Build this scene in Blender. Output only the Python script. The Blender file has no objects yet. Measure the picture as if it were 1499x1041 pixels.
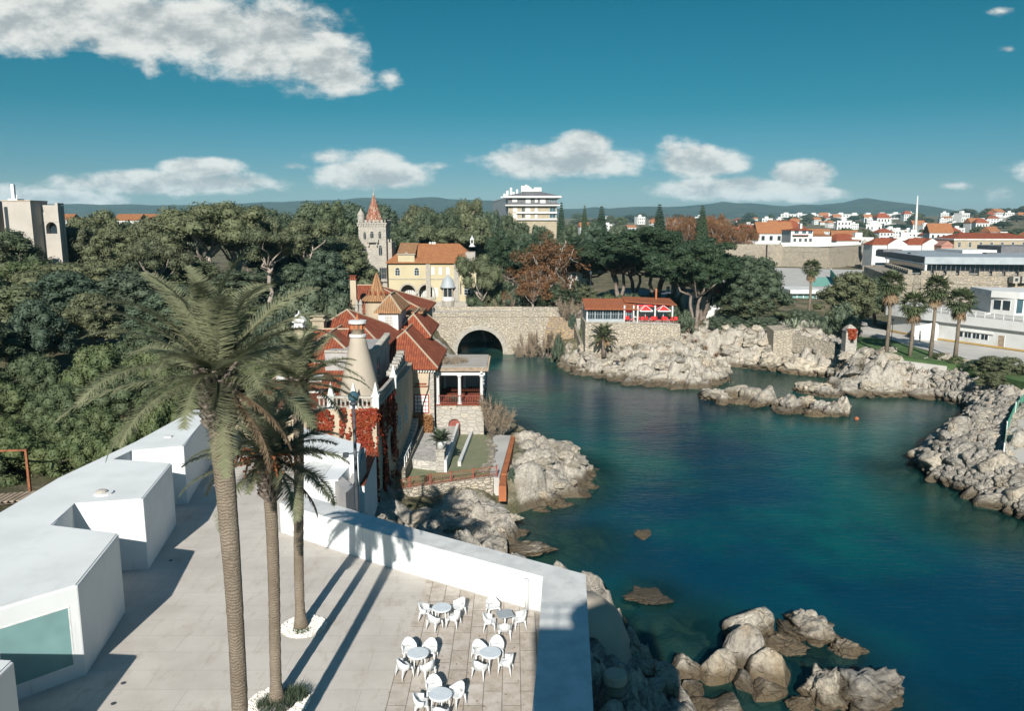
import bpy, math, random
import numpy as np
from mathutils import Vector, Matrix
R = math.radians
scene = bpy.context.scene
col = scene.collection
# ------------------------------------------------------------------ camera
PITCH = R(9.66); CAMZ = 25.0; FPX = 1166.0
cd = bpy.data.cameras.new('camera'); cam = bpy.data.objects.new('camera', cd); col.objects.link(cam)
cam.location = (0, 0, CAMZ); cam.rotation_euler = (R(90)-PITCH, 0, 0)
cd.sensor_width = 36; cd.lens = 28.0; cd.clip_start = 0.3; cd.clip_end = 30000
scene.camera = cam
# ------------------------------------------------------------------ sun, exposure
SUN_EL, SUN_AZ = R(29), R(4.8)           # azimuth: light travels towards +Y, a little to +X
sd = bpy.data.lights.new('sun', 'SUN'); sd.energy = 4.3; sd.angle = R(0.5); sd.color = (1.0, 0.95, 0.87)
sun = bpy.data.objects.new('sun', sd); col.objects.link(sun); sun.location = (-20, -200, 150)
dirv = Vector((math.sin(SUN_AZ)*math.cos(SUN_EL), math.cos(SUN_AZ)*math.cos(SUN_EL), -math.sin(SUN_EL)))
sun.rotation_euler = dirv.to_track_quat('-Z', 'Y').to_euler()
scene.view_settings.view_transform = 'Standard'; scene.view_settings.look = 'None'
scene.view_settings.exposure = 0.88; scene.view_settings.gamma = 1.0
# ------------------------------------------------------------------ node helper
class NT:
    def __init__(s, nt): s.nt = nt
    def n(s, typ, ins=None, out=0, **at):
        nd = s.nt.nodes.new(typ)
        for k, v in at.items(): setattr(nd, k, v)
        for k, v in (ins or {}).items():
            sk = nd.inputs[k]
            if isinstance(v, bpy.types.NodeSocket): s.nt.links.new(v, sk)
            elif isinstance(v, (tuple, list)) and len(v) == 3 and sk.type == 'RGBA': sk.default_value = (*v, 1)
            else: sk.default_value = v
        return nd.outputs[out] if len(nd.outputs) else None
    def m(s, op, a, b=0.0, c=0.0, clamp=False): return s.n('ShaderNodeMath', {0: a, 1: b, 2: c}, operation=op, use_clamp=clamp)
    def v(s, op, a, b=(0, 0, 0), c=(0, 0, 0), out=0): return s.n('ShaderNodeVectorMath', {0: a, 1: b, 2: c}, out=out, operation=op)
    def mix(s, f, a, b): return s.n('ShaderNodeMix', {0: f, 6: a, 7: b}, out=2, data_type='RGBA')
    def mul(s, a, b): return s.n('ShaderNodeMix', {0: 1.0, 6: a, 7: b}, out=2, data_type='RGBA', blend_type='MULTIPLY')
    def ramp(s, f, lo, hi, a=0.0, b=1.0): return s.n('ShaderNodeMapRange', {0: f, 1: lo, 2: hi, 3: a, 4: b}, interpolation_type='SMOOTHSTEP')
    def noise(s, vec, sc, det=4, rough=.55, out=0): return s.n('ShaderNodeTexNoise', {'Vector': vec, 'Scale': sc, 'Detail': det, 'Roughness': rough}, out=out)
# ------------------------------------------------------------------ world: sky texture with broken cumulus placed by direction
def px_dir(px, py):
    a = (px-749.5)/FPX; b = -(py-520.5)/FPX
    f = math.cos(PITCH)+b*math.sin(PITCH)
    return a/f, (b*math.cos(PITCH)-math.sin(PITCH))/f
W = bpy.data.worlds.new('World'); scene.world = W; W.use_nodes = True
W.node_tree.nodes.clear(); w = NT(W.node_tree)
sky = w.n('ShaderNodeTexSky', sky_type='NISHITA', sun_disc=False, sun_elevation=SUN_EL, sun_rotation=R(180)+SUN_AZ, altitude=30, air_density=1.0, dust_density=0.7, ozone_density=3.0)
gen = w.n('ShaderNodeTexCoord', out=0)
sx = W.node_tree.nodes.new('ShaderNodeSeparateXYZ'); W.node_tree.links.new(gen, sx.inputs[0])
gr = W.node_tree.nodes.new('ShaderNodeValToRGB'); W.node_tree.links.new(sx.outputs[2], gr.inputs[0])      # teal grading of clear sky with height; unseen top stop brightened to fill shade
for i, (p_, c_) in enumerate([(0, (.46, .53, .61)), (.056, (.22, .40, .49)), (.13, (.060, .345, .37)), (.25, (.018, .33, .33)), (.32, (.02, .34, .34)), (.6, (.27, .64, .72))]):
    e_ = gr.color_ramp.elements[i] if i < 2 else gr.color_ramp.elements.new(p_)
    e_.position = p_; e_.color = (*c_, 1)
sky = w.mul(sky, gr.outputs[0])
yy = w.m('MAXIMUM', sx.outputs[1], 0.02)
uv = w.n('ShaderNodeCombineXYZ', {0: w.m('DIVIDE', sx.outputs[0], yy), 1: w.m('DIVIDE', sx.outputs[2], yy), 2: 0.0})
CL = [(60, 18, 230, 58), (250, 42, 190, 52), (385, 62, 150, 66), (470, 88, 82, 60), (495, 116, 66, 30), (222, 92, 17, 18), (566, 114, 26, 17), (-60, 25, 200, 60),
      (245, 268, 190, 21), (292, 246, 70, 18), (60, 292, 150, 18), (-80, 282, 160, 22), (545, 256, 108, 24), (478, 230, 42, 14), (552, 232, 48, 15), (640, 243, 36, 9),
      (815, 236, 150, 32), (850, 214, 58, 26), (1022, 238, 85, 30), (985, 216, 38, 18), (1070, 276, 150, 22), (1172, 256, 62, 26), (1190, 284, 60, 14),
      (1467, 286, 40, 16), (1465, 15, 34, 11), (1398, 272, 40, 8), (1475, 71, 20, 7), (430, 243, 30, 8), (1600, 250, 120, 30)]
field = None
for (cx, cy, rx, ry) in CL:
    u, v = px_dir(cx, cy)
    d = w.n('ShaderNodeVectorMath', {0: uv, 1: (FPX/rx, FPX/ry*1.0, 0), 2: (-u*FPX/rx, -v*FPX/ry, 0)}, operation='MULTIPLY_ADD')
    l = w.v('LENGTH', d, out=1)
    f = w.m('SUBTRACT', 1.0, l)
    if rx < 50: f = w.m('MULTIPLY', f, .42)
    field = f if field is None else w.n('ShaderNodeMath', {0: field, 1: f, 2: 0.15}, operation='SMOOTH_MAX')
def cloud_density(off):
    p = w.v('MULTIPLY', w.v('ADD', uv, off), (1.0, 1.7, 1.0))
    n1 = w.noise(p, 15, 10, .62); n2 = w.noise(p, 4.5, 2, .5)
    return w.m('ADD', w.m('MULTIPLY', w.m('SUBTRACT', n1, .5), 1.35), w.m('MULTIPLY', w.m('SUBTRACT', n2, .5), .55))
dA = cloud_density((0, 0, 0)); dB = cloud_density((-0.004, 0.016, 0))
dens = w.ramp(w.m('ADD', w.m('MULTIPLY', field, 1.0), dA), 0.03, 0.46)
front = w.ramp(sx.outputs[1], 0.02, 0.15)
dens = w.m('MULTIPLY', w.m('MULTIPLY', dens, front), 0.93)
relief = w.m('SUBTRACT', dA, dB)
lit = w.ramp(w.m('ADD', relief, w.m('MULTIPLY', field, -0.22)), -0.40, 0.10)
ccol = w.mix(lit, (3.4, 3.7, 3.75), (6.8, 6.85, 6.5))
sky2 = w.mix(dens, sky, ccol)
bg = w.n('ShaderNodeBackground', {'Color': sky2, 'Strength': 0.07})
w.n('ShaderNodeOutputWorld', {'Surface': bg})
# ------------------------------------------------------------------ photo point -> place in the world
def PZ(px, py, z):
    u, v = px_dir(px, py); Y = (z-CAMZ)/v
    return Vector((u*Y, Y, z))
def PY(px, py, Y):
    u, v = px_dir(px, py); return Vector((u*Y, Y, CAMZ+v*Y))
def mpp(Y, z=5): return (Y*math.cos(PITCH)+(CAMZ-z)*math.sin(PITCH))/FPX      # metres per photo pixel there
# ------------------------------------------------------------------ things, parts
def tag(o, label=None, cat=None, group=None, kind=None):
    if label: o['label'] = label
    if cat: o['category'] = cat
    if group: o['group'] = group
    if kind: o['kind'] = kind
    return o
def thing(name, label, cat, loc=(0, 0, 0), rz=0, group=None):
    o = bpy.data.objects.new(name, None); col.objects.link(o); o.empty_display_size = .3
    o.location = loc; o.rotation_euler = (0, 0, rz)
    return tag(o, label, cat, group)
def copy_tree(o, parent=None):
    c = o.copy(); col.objects.link(c)
    if parent: c.parent = parent
    for ch in o.children: copy_tree(ch, c)
    return c
def np_mesh(name, V, F, mat=None, smooth=False, uv=False):
    V = np.asarray(V, np.float32).reshape(-1, 3); me = bpy.data.meshes.new(name)
    F = np.asarray(F, np.int32); k = F.shape[1]; nF = len(F)
    me.vertices.add(len(V)); me.vertices.foreach_set('co', V.ravel())
    me.loops.add(nF*k); me.loops.foreach_set('vertex_index', F.ravel())
    me.polygons.add(nF); me.polygons.foreach_set('loop_start', np.arange(nF, dtype=np.int32)*k)
    me.polygons.foreach_set('loop_total', np.full(nF, k, np.int32))
    if smooth: me.polygons.foreach_set('use_smooth', np.ones(nF, bool))
    me.update(calc_edges=True)
    if mat: me.materials.append(mat)
    return me
def auto_uv(me):
    n = len(me.polygons)
    if not n: return
    nr = np.empty(n*3, np.float32); me.polygons.foreach_get('normal', nr); nr = nr.reshape(-1, 3)
    lt = np.empty(n, np.int32); me.polygons.foreach_get('loop_total', lt)
    li = np.empty(len(me.loops), np.int32); me.loops.foreach_get('vertex_index', li)
    co = np.empty(len(me.vertices)*3, np.float32); me.vertices.foreach_get('co', co); co = co.reshape(-1, 3)[li]
    u = np.stack([-nr[:, 1], nr[:, 0], np.zeros(n)], 1); L = np.linalg.norm(u, axis=1)
    flat = L < 0.05; u[flat] = (1, 0, 0); L[flat] = 1; u /= L[:, None]
    v = np.cross(nr, u)
    ur = np.repeat(u, lt, 0); vr = np.repeat(v, lt, 0)
    lay = me.uv_layers.new(name='UVMap')
    lay.data.foreach_set('uv', np.stack([(co*ur).sum(1), (co*vr).sum(1)], 1).astype(np.float32).ravel())
def link(name, me, parent=None):
    o = bpy.data.objects.new(name, me); col.objects.link(o)
    if parent: o.parent = parent
    return o
class MB:
    def __init__(s): s.V = []; s.F = []
    def add(s, vs, fs):
        b = len(s.V); s.V += [tuple(v) for v in vs]; s.F += [tuple(i+b for i in f) for f in fs]; return s
    def box(s, x0, y0, z0, x1, y1, z1):
        return s.add([(x0, y0, z0), (x1, y0, z0), (x1, y1, z0), (x0, y1, z0), (x0, y0, z1), (x1, y0, z1), (x1, y1, z1), (x0, y1, z1)],
                     [(3, 2, 1, 0), (4, 5, 6, 7), (0, 1, 5, 4), (1, 2, 6, 5), (2, 3, 7, 6), (3, 0, 4, 7)])
    def prism(s, poly, z0, z1):
        n = len(poly)
        f0 = z0 if isinstance(z0, (list, tuple)) else [z0]*n
        f1 = z1 if isinstance(z1, (list, tuple)) else [z1]*n
        vs = [(p[0], p[1], f0[i]) for i, p in enumerate(poly)]+[(p[0], p[1], f1[i]) for i, p in enumerate(poly)]
        return s.add(vs, [tuple(range(n-1, -1, -1)), tuple(range(n, 2*n))]+[(i, (i+1) % n, n+(i+1) % n, n+i) for i in range(n)])
    def beam(s, p0, p1, wd, ht, up=(0, 0, 1)):
        p0 = Vector(p0); p1 = Vector(p1); d = (p1-p0).normalized(); up = Vector(up)
        if abs(d.dot(up)) > .98: up = Vector((0, 1, 0))
        a = d.cross(up).normalized()*wd/2; b = a.cross(d).normalized()*ht/2
        vs = [p+q for p in (p0, p1) for q in (-a-b, a-b, a+b, -a+b)]
        return s.add(vs, [(3, 2, 1, 0), (4, 5, 6, 7), (0, 1, 5, 4), (1, 2, 6, 5), (2, 3, 7, 6), (3, 0, 4, 7)])
    def tube(s, pts, rad, n=8, cap=True):
        pts = [Vector(p) for p in pts]
        rad = rad if isinstance(rad, (list, tuple)) else [rad]*len(pts)
        b = len(s.V); ref = Vector((1, 0, 0))
        for i, p in enumerate(pts):
            d = (pts[min(i+1, len(pts)-1)]-pts[max(i-1, 0)]).normalized()
            if abs(d.dot(ref)) > .95: ref = Vector((0, 1, 0))
            a = d.cross(ref).normalized(); c = d.cross(a).normalized(); ref = -c if False else ref
            for k in range(n):
                t = 2*math.pi*k/n; s.V.append(tuple(p+(a*math.cos(t)+c*math.sin(t))*rad[i]))
        for i in range(len(pts)-1):
            for k in range(n):
                s.F.append((b+i*n+k, b+i*n+(k+1) % n, b+(i+1)*n+(k+1) % n, b+(i+1)*n+k))
        if cap:
            s.F.append(tuple(b+k for k in range(n-1, -1, -1))); s.F.append(tuple(b+(len(pts)-1)*n+k for k in range(n)))
        return s
    def lathe(s, prof, c=(0, 0, 0), n=16, a0=0.0):
        b = len(s.V)
        for (r, z) in prof:
            for k in range(n):
                t = a0+2*math.pi*k/n; s.V.append((c[0]+r*math.cos(t), c[1]+r*math.sin(t), c[2]+z))
        for i in range(len(prof)-1):
            for k in range(n):
                s.F.append((b+i*n+k, b+i*n+(k+1) % n, b+(i+1)*n+(k+1) % n, b+(i+1)*n+k))
        s.F.append(tuple(b+k for k in range(n-1, -1, -1))); s.F.append(tuple(b+(len(prof)-1)*n+k for k in range(n)))
        return s
    def hip(s, x0, y0, x1, y1, z0, z1, ax='x', ends=(True, True), inset=None, th=.18):
        """hip (or gable where ends False) roof over a rectangle, closed below"""
        if ax == 'x':
            ins = inset if inset is not None else (y1-y0)/2
            ym = (y0+y1)/2; a = (x0+(ins if ends[0] else 0), ym, z1); b = (x1-(ins if ends[1] else 0), ym, z1)
        else:
            ins = inset if inset is not None else (x1-x0)/2
            xm = (x0+x1)/2; a = (xm, y0+(ins if ends[0] else 0), z1); b = (xm, y1-(ins if ends[1] else 0), z1)
        vs = [(x0, y0, z0), (x1, y0, z0), (x1, y1, z0), (x0, y1, z0), a, b, (x0, y0, z0-th), (x1, y0, z0-th), (x1, y1, z0-th), (x0, y1, z0-th)]
        low = [(9, 8, 7, 6), (6, 7, 1, 0), (7, 8, 2, 1), (8, 9, 3, 2), (9, 6, 0, 3)]
        if ax == 'x': f = [(0, 1, 5, 4), (2, 3, 4, 5), (1, 2, 5), (3, 0, 4)]
        else: f = [(1, 2, 5, 4), (3, 0, 4, 5), (0, 1, 4), (2, 3, 5)]
        return s.add(vs, f+low)
    def arch_wall(s, x0, x1, y0, y1, z0, z1, arches, seg=12):
        """solid wall between planes y0 (front) and y1 with arched openings (cx, halfwidth, zsill, zspring, rise)"""
        arches = sorted(arches); cur = x0
        for (cx, hw, zb, zs, rise) in arches:
            xa, xb = cx-hw, cx+hw
            if xa > cur+1e-4: s.box(cur, y0, z0, xa, y1, z1)
            if zb > z0+1e-4: s.box(xa, y0, z0, xb, y1, zb)
            cv = [(cx-hw*math.cos(math.pi*i/seg), zs+rise*math.sin(math.pi*i/seg)) for i in range(seg+1)]
            for i in range(seg):
                (xA, zA), (xB, zB) = cv[i], cv[i+1]
                s.add([(xA, y0, zA), (xB, y0, zB), (xB, y0, z1), (xA, y0, z1), (xA, y1, zA), (xB, y1, zB), (xB, y1, z1), (xA, y1, z1)],
                      [(0, 1, 2, 3), (5, 4, 7, 6), (4, 5, 1, 0), (3, 2, 6, 7)])
            cur = xb
        if cur < x1-1e-4: s.box(cur, y0, z0, x1, y1, z1)
        return s
    def build(s, name, mat, parent=None, smooth=False, world=True):
        me = bpy.data.meshes.new(name); V = s.V
        if parent is not None and world:
            p = parent; M = Matrix()
            while p is not None:
                M = Matrix.Translation(p.location) @ p.rotation_euler.to_matrix().to_4x4() @ M; p = p.parent
            Mi = M.inverted(); V = [tuple(Mi @ Vector(v)) for v in V]
        me.from_pydata(V, [], s.F); me.update()
        if smooth: me.polygons.foreach_set('use_smooth', [True]*len(me.polygons))
        auto_uv(me)
        if mat: me.materials.append(mat)
        return link(name, me, parent)
def part(name, mat, parent, fn, smooth=False):
    m = MB(); fn(m); return m.build(name, mat, parent, smooth)
# ------------------------------------------------------------------ materials
MATS = {}
def newmat(name):
    m = bpy.data.materials.new(name); m.use_nodes = True; m.node_tree.nodes.clear(); return m, NT(m.node_tree)
def finish(t, base, rough=.85, bump=None, bd=.1, spec=.3, metal=0.0, extra=None):
    ins = {'Base Color': base, 'Roughness': rough, 'Specular IOR Level': spec, 'Metallic': metal}
    if bump is not None: ins['Normal'] = t.n('ShaderNodeBump', {'Height': bump, 'Distance': bd, 'Strength': 1.0})
    if extra: ins.update(extra)
    b = t.n('ShaderNodeBsdfPrincipled', ins); t.n('ShaderNodeOutputMaterial', {'Surface': b}); return b
def coords(t, kind): return t.n('ShaderNodeUVMap') if kind == 'uv' else t.n('ShaderNodeTexCoord', out=3)
def plain(name, c, c2=None, sc=1.5, rough=.8, bump=.0, bs=20, kind='obj', spec=.3, metal=0.0, sc2=None, c3=None):
    """colour mottled by noise, optional stains, fine bump"""
    m, t = newmat(name); P = coords(t, kind)
    c2 = c2 or tuple(x*.82 for x in c)
    base = t.mix(t.ramp(t.noise(P, sc, 5), .35, .68), c, c2)
    if c3: base = t.mix(t.m('MULTIPLY', t.ramp(t.noise(P, sc2 or sc*.3, 6, .65), .56, .74), .7), base, c3)
    if name in ('white render', 'white stucco', 'coping render', 'cream plaster', 'pinkish concrete'):      # rain streaks and grime
        stq = t.m('MULTIPLY', t.ramp(t.noise(t.v('MULTIPLY', P, (2.6, 2.6, .22)), 1.6, 5, .6), .56, .76), t.ramp(t.noise(P, .7, 3), .35, .65))
        base = t.mul(base, t.mix(stq, (1, 1, 1), (.80, .78, .74)))
    finish(t, base, rough, t.noise(P, bs, 3) if bump else None, bump, spec, metal)
    MATS[name] = m; return m
def masonry(name, cols, mortar, size=(.6, .35), gap=.06, bump=.06, stain=None, spec=.2):
    """rubble or ashlar from voronoi cells on metric UV"""
    m, t = newmat(name); P = coords(t, 'uv')
    W_ = t.v('ADD', P, t.v('MULTIPLY', t.n('ShaderNodeTexNoise', {'Vector': P, 'Scale': 1.3}, out=1), (.22, .12, 0)))
    Q = t.v('MULTIPLY', W_, (1/size[0], 1/size[1], 1))
    e = t.n('ShaderNodeTexVoronoi', {'Vector': Q, 'Scale': 1.0, 'Randomness': .8}, out=0, feature='DISTANCE_TO_EDGE')
    cc = t.n('ShaderNodeTexVoronoi', {'Vector': Q, 'Scale': 1.0, 'Randomness': .8}, out=1)
    sep = t.nt.nodes.new('ShaderNodeSeparateColor'); t.nt.links.new(cc, sep.inputs[0])
    base = t.mix(sep.outputs[0], cols[0], cols[1])
    base = t.mix(t.m('GREATER_THAN', sep.outputs[1], .78), base, cols[2])
    base = t.mul(base, t.mix(t.noise(P, 7, 5), (.7, .7, .7), (1.25, 1.25, 1.25)))
    mm = t.ramp(e, gap*.4, gap*1.6)
    base = t.mix(mm, mortar, base)
    if stain: base = t.mix(t.m('MULTIPLY', t.ramp(t.noise(P, .23, 6, .65), .5, .7), .75), base, stain)
    finish(t, base, .9, t.m('ADD', mm, t.noise(P, 9, 3)), bump, spec)
    MATS[name] = m; return m
def tiles(name, c1, c2, c3, pu=.24, pv=.42):
    m, t = newmat(name); P = coords(t, 'uv')
    s = t.nt.nodes.new('ShaderNodeSeparateXYZ'); t.nt.links.new(P, s.inputs[0])
    iu = t.m('FLOOR', t.m('DIVIDE', s.outputs[0], pu)); iv = t.m('FLOOR', t.m('DIVIDE', s.outputs[1], pv))
    wn = t.n('ShaderNodeTexWhiteNoise', {'Vector': t.n('ShaderNodeCombineXYZ', {0: iu, 1: iv})}, out=0, noise_dimensions='3D')
    base = t.mix(wn, c1, c2)
    base = t.mix(t.m('MULTIPLY', t.ramp(t.noise(P, .55, 5, .65), .48, .7), .65), base, c3)
    wu = t.m('ABSOLUTE', t.m('SINE', t.m('MULTIPLY', s.outputs[0], math.pi/pu)))
    fv = t.m('FRACT', t.m('DIVIDE', s.outputs[1], pv))
    base = t.mul(base, t.mix(t.ramp(wu, 0, .45), (.55, .5, .5), (1, 1, 1)))
    finish(t, base, .85, t.m('ADD', wu, t.m('MULTIPLY', fv, -.5)), .07, .2)
    MATS[name] = m; return m
def leafmat(name, c1, c2, c3, tr=.22, sc=.35):
    m, t = newmat(name); P = coords(t, 'obj')
    oi = t.n('ShaderNodeObjectInfo', out=5)
    a = t.mix(t.ramp(t.noise(P, sc, 3, .6), .35, .68), c1, c2)
    a = t.mix(t.m('MULTIPLY', t.m('POWER', oi, 1.5), .85), a, c3)
    a = t.mul(a, t.mix(t.m('FRACT', t.m('MULTIPLY', oi, 7.31)), (.88, .90, .90), (1.16, 1.14, 1.08)))
    a = t.mul(a, t.mix(t.noise(P, 6.0, 1), (.72, .72, .72), (1.28, 1.28, 1.28)))
    d = t.n('ShaderNodeBsdfPrincipled', {'Base Color': a, 'Roughness': .6, 'Specular IOR Level': .25})
    tl = t.n('ShaderNodeBsdfTranslucent', {'Color': a})
    t.n('ShaderNodeOutputMaterial', {'Surface': t.n('ShaderNodeMixShader', {0: tr, 1: d, 2: tl})})
    MATS[name] = m; return m
def glassmat(name, c, rough=.08):
    m, t = newmat(name); P = coords(t, 'obj')
    base = t.mix(t.noise(P, .8, 2), c, tuple(x*.55 for x in c))
    finish(t, base, rough, None, 0, .6); MATS[name] = m; return m
white = plain('white render', (.63, .645, .645), (.59, .605, .605), .5, .75, .004, 30, c3=(.53, .54, .54), sc2=.35)
whiteroof = plain('white coating roof', (.66, .67, .66), (.58, .59, .58), .35, .8, .006, 25, c3=(.48, .49, .48), sc2=.5)
greytop = plain('coping render', (.56, .565, .55), (.46, .465, .455), 1.2, .85, .006, 25, c3=(.36, .36, .35), sc2=.6)
chairw = plain('white plastic', (.60, .61, .61), (.55, .56, .56), 3, .45, spec=.4)
steelw = plain('white painted metal', (.72, .73, .72), (.62, .63, .62), 2, .5)
dark = plain('dark metal', (.035, .045, .055), (.06, .065, .07), 3, .5)
rust = plain('rusty steel', (.27, .10, .045), (.16, .06, .03), 3, .8, .005, 40)
orange = plain('rust orange paint', (.36, .125, .05), (.28, .095, .04), 1.2, .75, .004, 30, c3=(.28, .10, .05))
redp = plain('red painted metal', (.24, .065, .048), (.18, .055, .045), 3, .6)
redfab = plain('red canvas', (.72, .035, .03), (.55, .03, .03), 2, .8)
whitefab = plain('white canvas', (.75, .74, .72), None, 2, .8)
plaster = plain('cream plaster', (.42, .345, .25), (.36, .29, .21), .5, .88, .01, 14, c3=(.29, .24, .18), sc2=.4)
cement = plain('grey cement plaster', (.36, .31, .25), (.31, .27, .215), .5, .9, .01, 14, c3=(.24, .21, .18), sc2=.5)
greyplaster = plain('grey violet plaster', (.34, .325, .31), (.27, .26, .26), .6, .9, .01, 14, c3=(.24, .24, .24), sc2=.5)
yellow = plain('yellow plaster', (.44, .385, .255), (.40, .345, .225), .25, .88, .01, 10, c3=(.33, .28, .18), sc2=.3)
stucco = plain('white stucco', (.56, .56, .545), (.49, .49, .47), .4, .85, .006, 12, c3=(.38, .37, .35), sc2=.4)
concrete = plain('pinkish concrete', (.40, .365, .325), (.35, .32, .285), .25, .9, .01, 8, c3=(.28, .255, .23), sc2=.3)
slate = plain('slate grey cladding', (.10, .10, .11), (.14, .14, .145), 1.0, .7)
zinc = plain('grey zinc cladding', (.30, .33, .35), (.25, .28, .30), .5, .55, spec=.4)
brickb = plain('tan brick', (.34, .29, .21), (.29, .245, .18), .8, .9)
wood = plain('weathered wood', (.34, .26, .19), (.22, .17, .12), 2, .85)
bark = plain('pale pine bark', (.34, .29, .25), (.20, .165, .14), 1.6, .9, .03, 9)
barkd = plain('dark bark', (.13, .105, .085), (.20, .165, .14), 1.6, .9, .03, 9)
winframe = plain('white window frame', (.70, .70, .68), None, 3, .6)
redframe = plain('red window frame', (.28, .06, .05), None, 3, .6)
stonecarve = plain('carved limestone', (.36, .335, .295), (.30, .275, .245), .8, .9, .03, 5, c3=(.29, .27, .24), sc2=.35)
gw = glassmat('dark glass', (.03, .045, .055)); gteal = glassmat('teal glass', (.20, .36, .355), .12); gblue = glassmat('blue glass', (.05, .11, .14))
greennet = plain('green netting', (.10, .32, .22), (.05, .20, .14), 1.0, .8)
court = plain('green court paint', (.19, .40, .33), (.16, .35, .29), .3, .85)
pave = plain('pale promenade paving', (.44, .42, .385), (.37, .355, .33), .25, .9, .01, 6, c3=(.31, .30, .285), sc2=.15)
terrpave = masonry('terrace slabs', [(.42, .40, .37), (.37, .355, .33), (.47, .44, .40)], (.28, .27, .25), (.7, .5), .04, .02)
asphalt = plain('asphalt', (.14, .14, .145), (.10, .10, .105), .4, .9)
yellowline = plain('ochre kerb paint', (.46, .30, .10), (.38, .26, .11), 1, .85)
skinm = plain('skin', (.42, .25, .17), None, 3, .6)
cloth = plain('dark clothing', (.03, .035, .05), (.05, .05, .06), 4, .9)
rubble = masonry('rubble wall', [(.33, .29, .235), (.27, .24, .195), (.36, .285, .19)], (.215, .19, .155), (.45, .25), .09, .10, (.21, .19, .16))
rubblel = masonry('bridge rubble', [(.55, .485, .385), (.455, .40, .32), (.52, .445, .33)], (.34, .30, .245), (.55, .27), .09, .14, (.35, .315, .26))
fortstone = masonry('fort masonry', [(.36, .315, .25), (.295, .26, .21), (.39, .325, .24)], (.25, .22, .18), (.8, .42), .06, .08, (.20, .178, .15))
ashlar = masonry('pale ashlar', [(.375, .35, .31), (.335, .31, .275), (.39, .35, .295)], (.28, .26, .23), (.85, .42), .03, .03, (.27, .25, .225))
redtile = tiles('red clay tiles', (.32, .092, .044), (.21, .058, .032), (.15, .052, .034))
orangetile = tiles('orange clay tiles', (.37, .165, .072), (.29, .12, .055), (.24, .115, .065))
terracotta = tiles('terracotta roof tiles', (.36, .125, .058), (.29, .095, .046), (.25, .10, .06))
browntile = tiles('mossy brown tiles', (.36, .20, .10), (.27, .145, .075), (.20, .13, .075))
spiretile = tiles('red and pale spire tiles', (.25, .075, .045), (.36, .27, .20), (.21, .07, .045), .5, .5)
# ground
def m_deck():
    m, t = newmat('smooth terrace concrete'); P = coords(t, 'obj')
    a = t.mix(t.ramp(t.noise(P, .35, 6, .62), .34, .68), (.50, .465, .42), (.425, .39, .35))
    a = t.mix(t.m('MULTIPLY', t.ramp(t.noise(t.v('MULTIPLY', P, (1, .45, 1)), 1.7, 6, .7), .52, .70), .55), a, (.36, .30, .245))
    a = t.mix(t.m('MULTIPLY', t.ramp(t.noise(P, 9, 3), .62, .75), .3), a, (.33, .31, .29))
    br = t.n('ShaderNodeTexBrick', {'Vector': t.v('ADD', P, (.7, .3, 0)), 'Scale': 1.0, 'Mortar Size': .012, 'Brick Width': 3.1, 'Row Height': 1.25, 'Color1': (1, 1, 1), 'Color2': (.95, .95, .95), 'Mortar': (.76, .75, .74)})
    finish(t, t.mul(a, br), .9, t.noise(P, 18, 4), .004, .2); MATS['deck'] = m; return m
def m_slab():
    m, t = newmat('weathered terrace slabs'); P = coords(t, 'obj')
    Q = t.n('ShaderNodeMapping', {'Vector': P, 'Rotation': (0, 0, R(90)), 'Location': (.2, .35, 0)})
    br = t.nt.nodes.new('ShaderNodeTexBrick'); t.nt.links.new(Q, br.inputs['Vector'])
    for k, v in {'Scale': 1.0, 'Mortar Size': .014, 'Brick Width': 1.35, 'Row Height': .66, 'Mortar Smooth': .3, 'Bias': -.1}.items(): br.inputs[k].default_value = v
    br.offset = .37; br.offset_frequency = 2
    br.inputs['Color1'].default_value = (.47, .425, .375, 1); br.inputs['Color2'].default_value = (.385, .335, .285, 1); br.inputs['Mortar'].default_value = (.20, .175, .15, 1)
    nz = t.noise(P, 2.2, 6, .65)
    a = t.mul(br.outputs[0], t.mix(t.ramp(nz, .3, .72), (1.10, 1.10, 1.12), (.80, .77, .72)))
    a = t.mix(t.m('MULTIPLY', t.ramp(t.noise(t.v('MULTIPLY', P, (2.2, .8, 1)), 2.4, 6, .75), .61, .72), .8), a, (.13, .10, .075))
    finish(t, a, .9, t.m('ADD', t.m('MULTIPLY', br.outputs[1], -1.0), t.m('MULTIPLY', t.noise(P, 14, 4), .4)), .012, .2); MATS['slab'] = m; return m
deckm = m_deck(); slabm = m_slab()
def rockcolor(t, P, zpos, seed=None):
    a = t.mix(t.ramp(t.noise(P, .55, 6, .65), .33, .7), (.46, .42, .36), (.345, .31, .26))
    a = t.mix(t.m('MULTIPLY', t.ramp(t.noise(P, 1.7, 6, .7), .52, .7), .8), a, (.185, .17, .155))
    a = t.mix(t.m('MULTIPLY', t.ramp(t.noise(P, .31, 4, .6), .57, .7), .55), a, (.33, .245, .15))
    a = t.mul(a, t.mix(t.ramp(t.noise(P, 5, 6, .75), .3, .7), (.62, .62, .62), (1.22, 1.22, 1.22)))
    tide = t.ramp(t.m('ADD', zpos, t.m('MULTIPLY', t.noise(P, .9, 4), -.9)), -.05, .75, 1.0, 0.0)
    return t.mix(t.m('MULTIPLY', tide, .88), a, (.085, .062, .035))
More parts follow.
